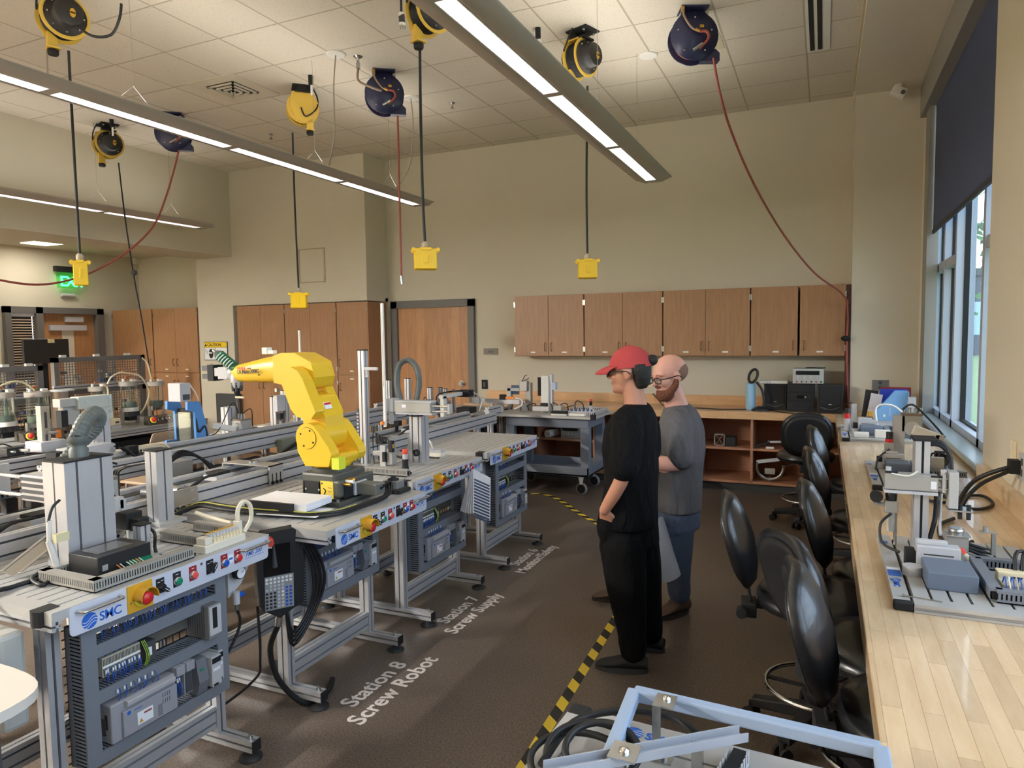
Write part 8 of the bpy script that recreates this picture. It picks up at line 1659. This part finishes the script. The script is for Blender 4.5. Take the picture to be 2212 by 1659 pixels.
def glasses(t, M, fm, w=.021, h=.016):
    mb = MB(M)
    for s in (-1, 1):
        ring = [(.106-.012*abs(math.cos(a)*(.6 if math.cos(a)*s > 0 else .1)), s*.034+w*(1.2)*math.cos(a)*(abs(math.cos(a))**-.3 if abs(math.cos(a)) > .05 else 1), .010+h*math.sin(a)*(abs(math.sin(a))**-.3 if abs(math.sin(a)) > .05 else 1)) for a in [2*PI*(k+.5)/16 for k in range(16)]]
        mb.tube(ring, .0026, fm, 6, 2, True); mb.tube([(.098, s*.060, .016), (.05, s*.078, .014), (.0, s*.081, .012), (-.02, s*.080, -.004)], .0030, fm, 6, 4)
    mb.tube([(.106, -.010, .014), (.110, 0, .017), (.106, .010, .014)], .0025, fm, 6, 3); g = mb.build('glasses', t)
    mb = MB(M)
    for s in (-1, 1): mb.lathe([(.020, 0), (.020, .001)], SMOKE, (.103, s*.034, .010), (1, 0, 0), 20, sx=.8)
    mb.build('lens', g)
def hframe(c, yaw, pitch=0.0, roll=0.0, s=1.0):
    return Matrix.Translation(c) @ Matrix.Rotation(yaw, 4, 'Z') @ Matrix.Rotation(pitch, 4, 'Y') @ Matrix.Rotation(roll, 4, 'X') @ Matrix.Scale(s, 4)
def cloth(name, rgb, bump=.5, sc_=16, rough=.85):
    m = mat(name, rgb, rough, spec=.15); nt, N, L, b = nodes(m); g = N.new('ShaderNodeTexCoord'); mp = N.new('ShaderNodeMapping'); mp.inputs['Scale'].default_value = (1, 1, .35); L.new(g.outputs['Object'], mp.inputs['Vector'])
    n = N.new('ShaderNodeTexNoise'); n.inputs['Scale'].default_value = sc_; n.inputs['Detail'].default_value = 2; n.inputs['Distortion'].default_value = 1.2; L.new(mp.outputs[0], n.inputs['Vector']); bp = N.new('ShaderNodeBump'); bp.inputs['Strength'].default_value = bump; bp.inputs['Distance'].default_value = .03
    L.new(n.outputs[0], bp.inputs['Height']); L.new(bp.outputs[0], b.inputs['Normal']); return m
BT = cloth('black_cotton', (15, 15, 16), .8); BP = cloth('black_trouser', (13, 13, 14), .8, 10); GT = cloth('grey_cotton', (100, 99, 102), .9); JN = cloth('blue_denim', (86, 97, 118), .9, 12)
nt_, N_, L_n, b_n = nodes(JN)
S1 = mat('skin_tan', (190, 134, 108), .5, noise=.05, nscale=14); S1d = mat('skin_tan_lid', (160, 106, 84), .55); S2 = mat('skin_fair', (214, 160, 142), .5, noise=.06, nscale=10); S2d = mat('skin_fair_lid', (196, 138, 122), .55)
HB = mat('hair_black', (22, 19, 18), .6, bump=.6, nscale=120); BRD = mat('beard_auburn', (112, 66, 44), .8, noise=.25, nscale=90, bump=1.0)
def shoe(t, heel, toe, m, sole, w=.048, h=.075, name='shoe', boot=False):
    heel, toe = Vector(heel), Vector(toe); d = (toe-heel); L = d.length; M = axes(heel, d, Vector((0, 0, 1)).cross(d)); mb = MB(M)
    prof = [(0, .032, .10 if boot else .075), (.10, .040, .12 if boot else .085), (.28, .042, .12 if boot else .088), (.45, .044, .085), (.62, .050, .062), (.80, .050, .048), (.94, .040, .038), (1.0, .018, .026)]
    rings = []
    for u, ww, hh in prof:
        row = []
        for k in range(18):
            a = 2*PI*k/18; c, s = math.cos(a), math.sin(a); zz = .018+(hh-.018)*(.5+.5*s)
            row.append((u*L, ww*w/.048*c*(1 if s < .3 else 1-.45*(s-.3)), zz))
        rings.append(row)
    mb.loft(rings, m); up = mb.build(name, t, 0)
    ss = up.modifiers.new('s', 'SUBSURF'); ss.levels = ss.render_levels = 1
    mb = MB(M); n = 22; ol = []
    for k in range(n):
        a = 2*PI*k/n; c, s = math.cos(a), math.sin(a); u = .5-.52*c; ww = (.040+.014*math.sin(min(1, u*1.3)*PI*.5))*w/.048; ol.append((u*L, ww*s))
    mb.prism(ol, .024, sole, None, True); mb.build('sole', up)
    mb = MB(M)
    for k in range(5): x = L*(.40+.075*k); z = .088-.012*k+.002; mb.tube([(x, -.026, z-.014), (x+.006, 0, z+.002), (x, .026, z-.014)], .003, m if not boot else INK, 5, 3)
    mb.tube([(L*.38, 0, .094), (L*.34, -.03, .092), (L*.42, -.045, .065)], .003, INK, 5, 4); mb.build('laces', up); return up
# ---- person with the red cap ------------------------------------------------
p1 = thing('person', 'person in red baseball cap, black t-shirt and black trousers, hand in pocket', 'person', (-.88, 3.38, 0))
hc = Vector((-.868, 3.35, 1.475)); HM = hframe(hc, PI+.03, .10, 0, 1.0)
sk = MB(); head_geo(sk, HM, S1)
limb(sk, [(-.862, 3.35, 1.42), (-.845, 3.35, 1.36), (-.835, 3.35, 1.28)], [.050, .052, .062], S1)
sk.loft([ell((-.85, 3.35, z), a, b) for z, a, b in ((.75, .10, .14), (1.0, .09, .14), (1.2, .09, .16), (1.29, .06, .12))], S1)
nh = Vector((-.915, 3.155, .835))
for s, sh, el, wr in ((-1, (-.845, 3.185, 1.255), (-.835, 3.125, 1.03), (-.945, 3.165, .825)), (1, (-.845, 3.515, 1.255), (-.815, 3.575, 1.02), (-.90, 3.55, .865))):
    limb(sk, [sh, el, wr], [.046, .041, .036, .033, .026], S1); hand(sk, wr, (.05, -s*.40, -1), (.2, -s, 0), S1, .30, .92, s)
fused('body', p1, S1, sk, .0055, 4, .5); face_bits(p1, HM, S1d, INK)
sh = MB()
prof = [(1.325, -.835, .052, .075), (1.30, -.84, .075, .125), (1.265, -.85, .105, .178), (1.20, -.862, .128, .19), (1.10, -.868, .136, .188), (1.0, -.86, .132, .18), (.90, -.862, .130, .175), (.80, -.874, .142, .18), (.72, -.882, .152, .185)]
sh.loft([ell((cx, 3.35, z), a, b) for z, cx, a, b in prof], BT)
for s in (-1, 1): limb(sh, [(-.845, 3.35+s*.13, 1.26), (-.835, 3.35+s*.19, 1.17), (-.838, 3.35+s*.225, 1.055)], [.070, .078, .078], BT)
fused('t_shirt', p1, BT, sh, .009, 8)
tr = MB(); tr.loft([ell((cx, 3.37, z), a, b) for z, cx, a, b in ((.80, -.872, .125, .165), (.70, -.878, .145, .178), (.62, -.876, .148, .178))], BP)
limb(tr, [(-.885, 3.27, .64), (-.865, 3.27, .42), (-.845, 3.275, .24), (-.835, 3.28, .10)], [.118, .105, .088, .072, .066], BP)
limb(tr, [(-.865, 3.45, .64), (-.835, 3.48, .42), (-.815, 3.505, .24), (-.80, 3.52, .10)], [.118, .105, .085, .070, .062], BP)
tr.ball((-.94, 3.22, .735), (.062, .058, .10), BP, 14, 10)
fused('trousers', p1, BP, tr, .009, 8)
shoe(p1, (-.765, 3.285, 0), (-1.015, 3.245, 0), mat('shoe_black', (30, 30, 32), .7), mat('sole_dark', (58, 60, 62), .6)); shoe(p1, (-.735, 3.53, 0), (-.98, 3.55, 0), MATS['shoe_black'], MATS['sole_dark'])
cp = mat('cap_cotton', (176, 62, 64), .8, noise=.08, nscale=18, bump=.15); mb = MB(HM)
rings = []
for j in range(9):
    t_ = j/8; z = .026+.108*math.sin(t_*PI/2); r = math.cos(t_*PI/2)
    rings.append([(-.008+.108*max(r, .03)*math.cos(a), .084*max(r, .03)*math.sin(a), z) for a in [2*PI*k/28 for k in range(28)]])
mb.loft(rings, cp); capo = mb.build('cap', p1)
mb = MB(HM); top, bot = [], []
for k in range(13):
    a = -1.15+2.3*k/12; top.append((.088*math.cos(a)+.006, .084*math.sin(a)))
out = [(.085+.088*math.cos(-1.45+2.9*k/12), .078*math.sin(-1.45+2.9*k/12)) for k in range(13)]
vs, fs = [], []
for k in range(13):
    for q in range(5):
        f = q/4; x = top[k][0]+(out[k][0]-top[k][0])*f; y = top[k][1]+(out[k][1]-top[k][1])*f; vs.append((x, y, .040-.030*f*f-.9*y*y))
for k in range(12):
    for q in range(4): fs.append((k*5+q, (k+1)*5+q, (k+1)*5+q+1, k*5+q+1))
mb.add(vs, fs, cp, True); br_ = mb.build('brim', capo); so = br_.modifiers.new('s', 'SOLIDIFY'); so.thickness = .004
mb = MB(HM); mb.ball((-.008, 0, .135), (.008, .008, .005), cp, 10, 6)
mb.build('cap_button', capo)
mb = MB(HM); mb.loft([[(cx+rx*math.cos(a), ry*math.sin(a), z) for a in [2*PI*k/20 for k in range(20)]] for z, cx, rx, ry in ((.040, -.046, .062, .079), (.010, -.055, .052, .080), (-.03, -.060, .042, .072), (-.065, -.056, .034, .056), (-.082, -.052, .022, .036))], HB)
mb.ball((-.115, 0, .052), (.030, .030, .028), HB, 14, 10); fused('hair', p1, HB, mb, .005, 2, .4)
glasses(p1, HM, INK)
# ---- bald bearded person ------------------------------------------------------
p2 = thing('person', 'bald bearded person in grey t-shirt, jeans and brown boots, arms crossed', 'person', (-.88, 4.02, 0))
hc = Vector((-.795, 3.97, 1.418)); HM = hframe(hc, PI+.80, .26, 0, 1.04)
sk = MB(); head_geo(sk, HM, S2)
limb(sk, [(-.795, 3.98, 1.36), (-.775, 4.0, 1.29), (-.755, 4.02, 1.20)], [.058, .062, .075], S2)
sk.loft([ell((-.75, 4.04, z), a, b) for z, a, b in ((.68, .10, .14), (1.0, .10, .15), (1.15, .10, .17), (1.22, .07, .12))], S2)
# near arm: upper arm hangs, forearm crosses the chest; far arm tucks under it
limb(sk, [(-.715, 3.845, 1.165), (-.685, 3.79, .965)], [.052, .046], S2); limb(sk, [(-.685, 3.79, .965), (-.80, 3.765, .955), (-.935, 3.85, .985)], [.046, .043, .036, .030], S2); hand(sk, (-.935, 3.85, .985), (-.35, .9, .12), (1, .3, 0), S2, .3, 1.0, -1)
limb(sk, [(-.80, 4.235, 1.165), (-.90, 4.20, .965)], [.052, .046], S2); limb(sk, [(-.90, 4.20, .965), (-.93, 4.02, .95), (-.87, 3.82, .955)], [.046, .043, .036, .030], S2); hand(sk, (-.865, 3.805, .953), (.93, -.30, .05), (0, 1, 0), S2, .25, 1.0, 1)
fused('body', p2, S2, sk, .0055, 4, .5); face_bits(p2, HM, S2d, mat('iris_blue', (70, 90, 110), .3))
sh = MB(); prof = [(1.265, -.765, .060, .085), (1.235, -.755, .090, .135), (1.19, -.748, .112, .192), (1.12, -.745, .132, .215), (1.0, -.745, .140, .212), (.90, -.755, .138, .20), (.80, -.76, .138, .195), (.70, -.762, .136, .19), (.645, -.762, .136, .19)]
sh.loft([ell((cx, 4.04, z), a, b, rot=.18) for z, cx, a, b in prof], GT)
limb(sh, [(-.735, 3.87, 1.165), (-.71, 3.81, 1.09), (-.695, 3.785, .995)], [.078, .082, .078], GT); limb(sh, [(-.78, 4.21, 1.165), (-.84, 4.23, 1.09), (-.885, 4.215, 1.0)], [.078, .080, .074], GT)
fused('t_shirt', p2, GT, sh, .009, 8)
tr = MB(); tr.loft([ell((-.76, 4.04, z), a, b, rot=.15) for z, a, b in ((.72, .12, .165), (.62, .128, .178), (.54, .125, .178))], JN)
limb(tr, [(-.755, 3.97, .56), (-.755, 3.99, .38), (-.755, 4.02, .24), (-.755, 4.06, .13)], [.105, .092, .078, .070, .068], JN); limb(tr, [(-.82, 4.13, .56), (-.94, 4.14, .38), (-1.06, 4.15, .24), (-1.13, 4.15, .12)], [.108, .094, .080, .072, .066], JN)
fused('jeans', p2, JN, tr, .009, 8)
BO = mat('boot_brown', (88, 66, 54), .6, noise=.12, nscale=20); shoe(p2, (-.715, 4.12, 0), (-.885, 3.92, 0), BO, mat('sole_brown', (52, 44, 40), .6), .05, .1, 'boot', True); shoe(p2, (-1.06, 4.19, 0), (-1.30, 4.09, 0), MATS['boot_brown'], MATS['sole_brown'], .05, .1, 'boot', True)
mb = MB(HM); mb.ball((.050, 0, -.078), (.052, .056, .046), BRD, 16, 10); mb.ball((.088, 0, -.031), (.013, .028, .008), BRD, 12, 8); mb.ball((.080, 0, -.082), (.026, .036, .036), BRD, 14, 10)
for s in (-1, 1): limb(mb, [(.004, s*.069, .005), (.018, s*.064, -.035), (.048, s*.042, -.068)], [.010, .020, .026], BRD, 12)
fused('beard', p2, BRD, mb, .0045, 3, .5); glasses(p2, HM, INK)
mb = MB(HM); mb.ball((-.030, 0, .022), (.081, .0775, .064), mat('cropped_hair', (132, 104, 90), .9, noise=.15, nscale=150), 24, 16); mb.build('cropped_hair', p2)
mb = MB(HM)
for s in (-1, 1): mb.tube([(.094, s*.016, .036), (.093, s*.034, .040), (.084, s*.052, .034)], .0035, mat('brow_auburn', (150, 104, 78), .8), 6, 4)
mb.build('eyebrows', p2)
# pale sheet hanging between them
t = MB(); n = 12; A = P(1425, 1125, y=3.8); rings = []
cl = [(1423, 1118, 1432, 1120), (1422, 1150, 1443, 1152), (1421, 1190, 1453, 1190), (1421, 1225, 1463, 1222), (1420, 1250, 1469, 1244)]
for i, (a, b, c, d) in enumerate(cl):
    l, r = P(a, b, y=3.78), P(c, d, y=3.86); row = []
    for k in range(20): f = k/20*2*PI; row.append(tuple(((l+r)/2)+(r-l)/2*math.cos(f)*(1+.05*math.sin(3*f))+Vector((0, .035*math.sin(f)*(1+.4*i), 0))))
    rings.append(row)
t.loft(rings[::-1], mat('pale_cloth', (176, 178, 184), .8, noise=.06, nscale=10)); tag(t.build('cloth_bag'), 'pale grey limp cloth bag hanging between the two people', 'bag')
# ---------------------------------------------------------------- smaller fittings around the line
for lb, pts, r in (('thick black cable loop hanging behind the broad column', [(-3.16, 1.7, .86), (-3.2, 1.8, .55), (-3.18, 2.0, .42), (-3.2, 2.2, .6), (-3.16, 2.3, .86)], .010),
                   ('black cable loop hanging below the conveyor behind the open binder', [(-3.16, 2.5, .86), (-3.2, 2.6, .6), (-3.2, 2.8, .5), (-3.2, 2.95, .66), (-3.16, 3.0, .86)], .009),
                   ('black cable loop hanging below the conveyor behind the tall tower', [(-3.16, 3.5, .86), (-3.22, 3.65, .62), (-3.2, 3.8, .55), (-3.2, 3.95, .7), (-3.16, 4.0, .86)], .009)):
    mb = MB(); mb.tube(pts, r, CABLE, 7, 6); tag(mb.build('cable_loop'), lb, 'cable')
for lb, x, y, m_ in (('beige pump with dark label standing between the clear tanks', -6.42, 4.62, CREAM), ('small black pump beside the pale pick-up arm on the process table', -6.45, 4.3, BLACK), ('small metal pump at the near end of the process table by the grey post', -6.40, 3.2, MGREY)):
    t = thing('pump', label=lb, cat='pump', loc=(x, y, .79)); part(t, 'foot', LGREY, ((x-.05, y-.05, .79), (x+.05, y+.05, .83))); part(t, 'body', m_, ((x-.04, y-.05, .83), (x+.045, y+.05, .90)), bevel=.01); part(t, 'label_plate', DGREY, ((x+.045, y-.01, .85), (x+.046, y+.03, .87)))
    line(t, 'tube', CREAM, .005, (x, y, .90), (x+.01, y-.02, 1.0), (x-.03, y-.08, 1.12)); cyls(t, 'fitting', BRASS, ((x-.02, y+.02, .90), (x-.02, y+.02, .93), .008))
for k, (px, py, lb) in enumerate(((30, 1012, 'black square module with silver fittings on the short conveyor at the edge of view'), (455, 985, 'cluster of small silver valves on the arm of the blue machine'), (830, 905, 'pair of small silver sensors on the cross conveyor by the tall tower'))):
    c = (Vector((-4.45, P(px, py, x=-4.45).y, .986)), Vector((-4.15, 3.30, .8605)), Vector((-3.7, 6.1, .971)))[k]
    t = thing('sensor_module', lb, 'sensor', tuple(c)); part(t, 'body', (BLACK, LGREY, MGREY)[k], ((c.x-.05, c.y-.05, c.z), (c.x+.03, c.y+.05, c.z+.05)), bevel=.004)
    cyls(t, 'fitting', STEEL, ((c.x+.03, c.y-.03, c.z+.03), (c.x+.07, c.y-.03, c.z+.03), .008), ((c.x+.03, c.y+.02, c.z+.03), (c.x+.09, c.y+.04, c.z+.03), .010)); line(t, 'lead', CABLE, .004, (c.x, c.y, c.z+.05), (c.x+.02, c.y-.08, c.z+.08), (c.x+.05, c.y-.15, c.z+.004))
t = thing('pneumatic_cylinder', 'white-tipped pneumatic cylinder with bundled black leads on the first far table', 'cylinder', (-4.8, 2.75, .861)); a = P(40, 1085, z=.89)
cyls(t, 'barrel', WHITE, ((-4.80, 2.55, .885), (-4.76, 2.85, .885), .022)); cyls(t, 'rod', CHROME, ((-4.76, 2.85, .885), (-4.74, 3.0, .885), .008))
for k in range(4): line(t, 'lead', CABLE, .004, (-4.79, 2.56, .90), (-4.76+k*.012, 2.50-.02*k, .93), (-4.74+.02*k, 2.44, .87))
# end
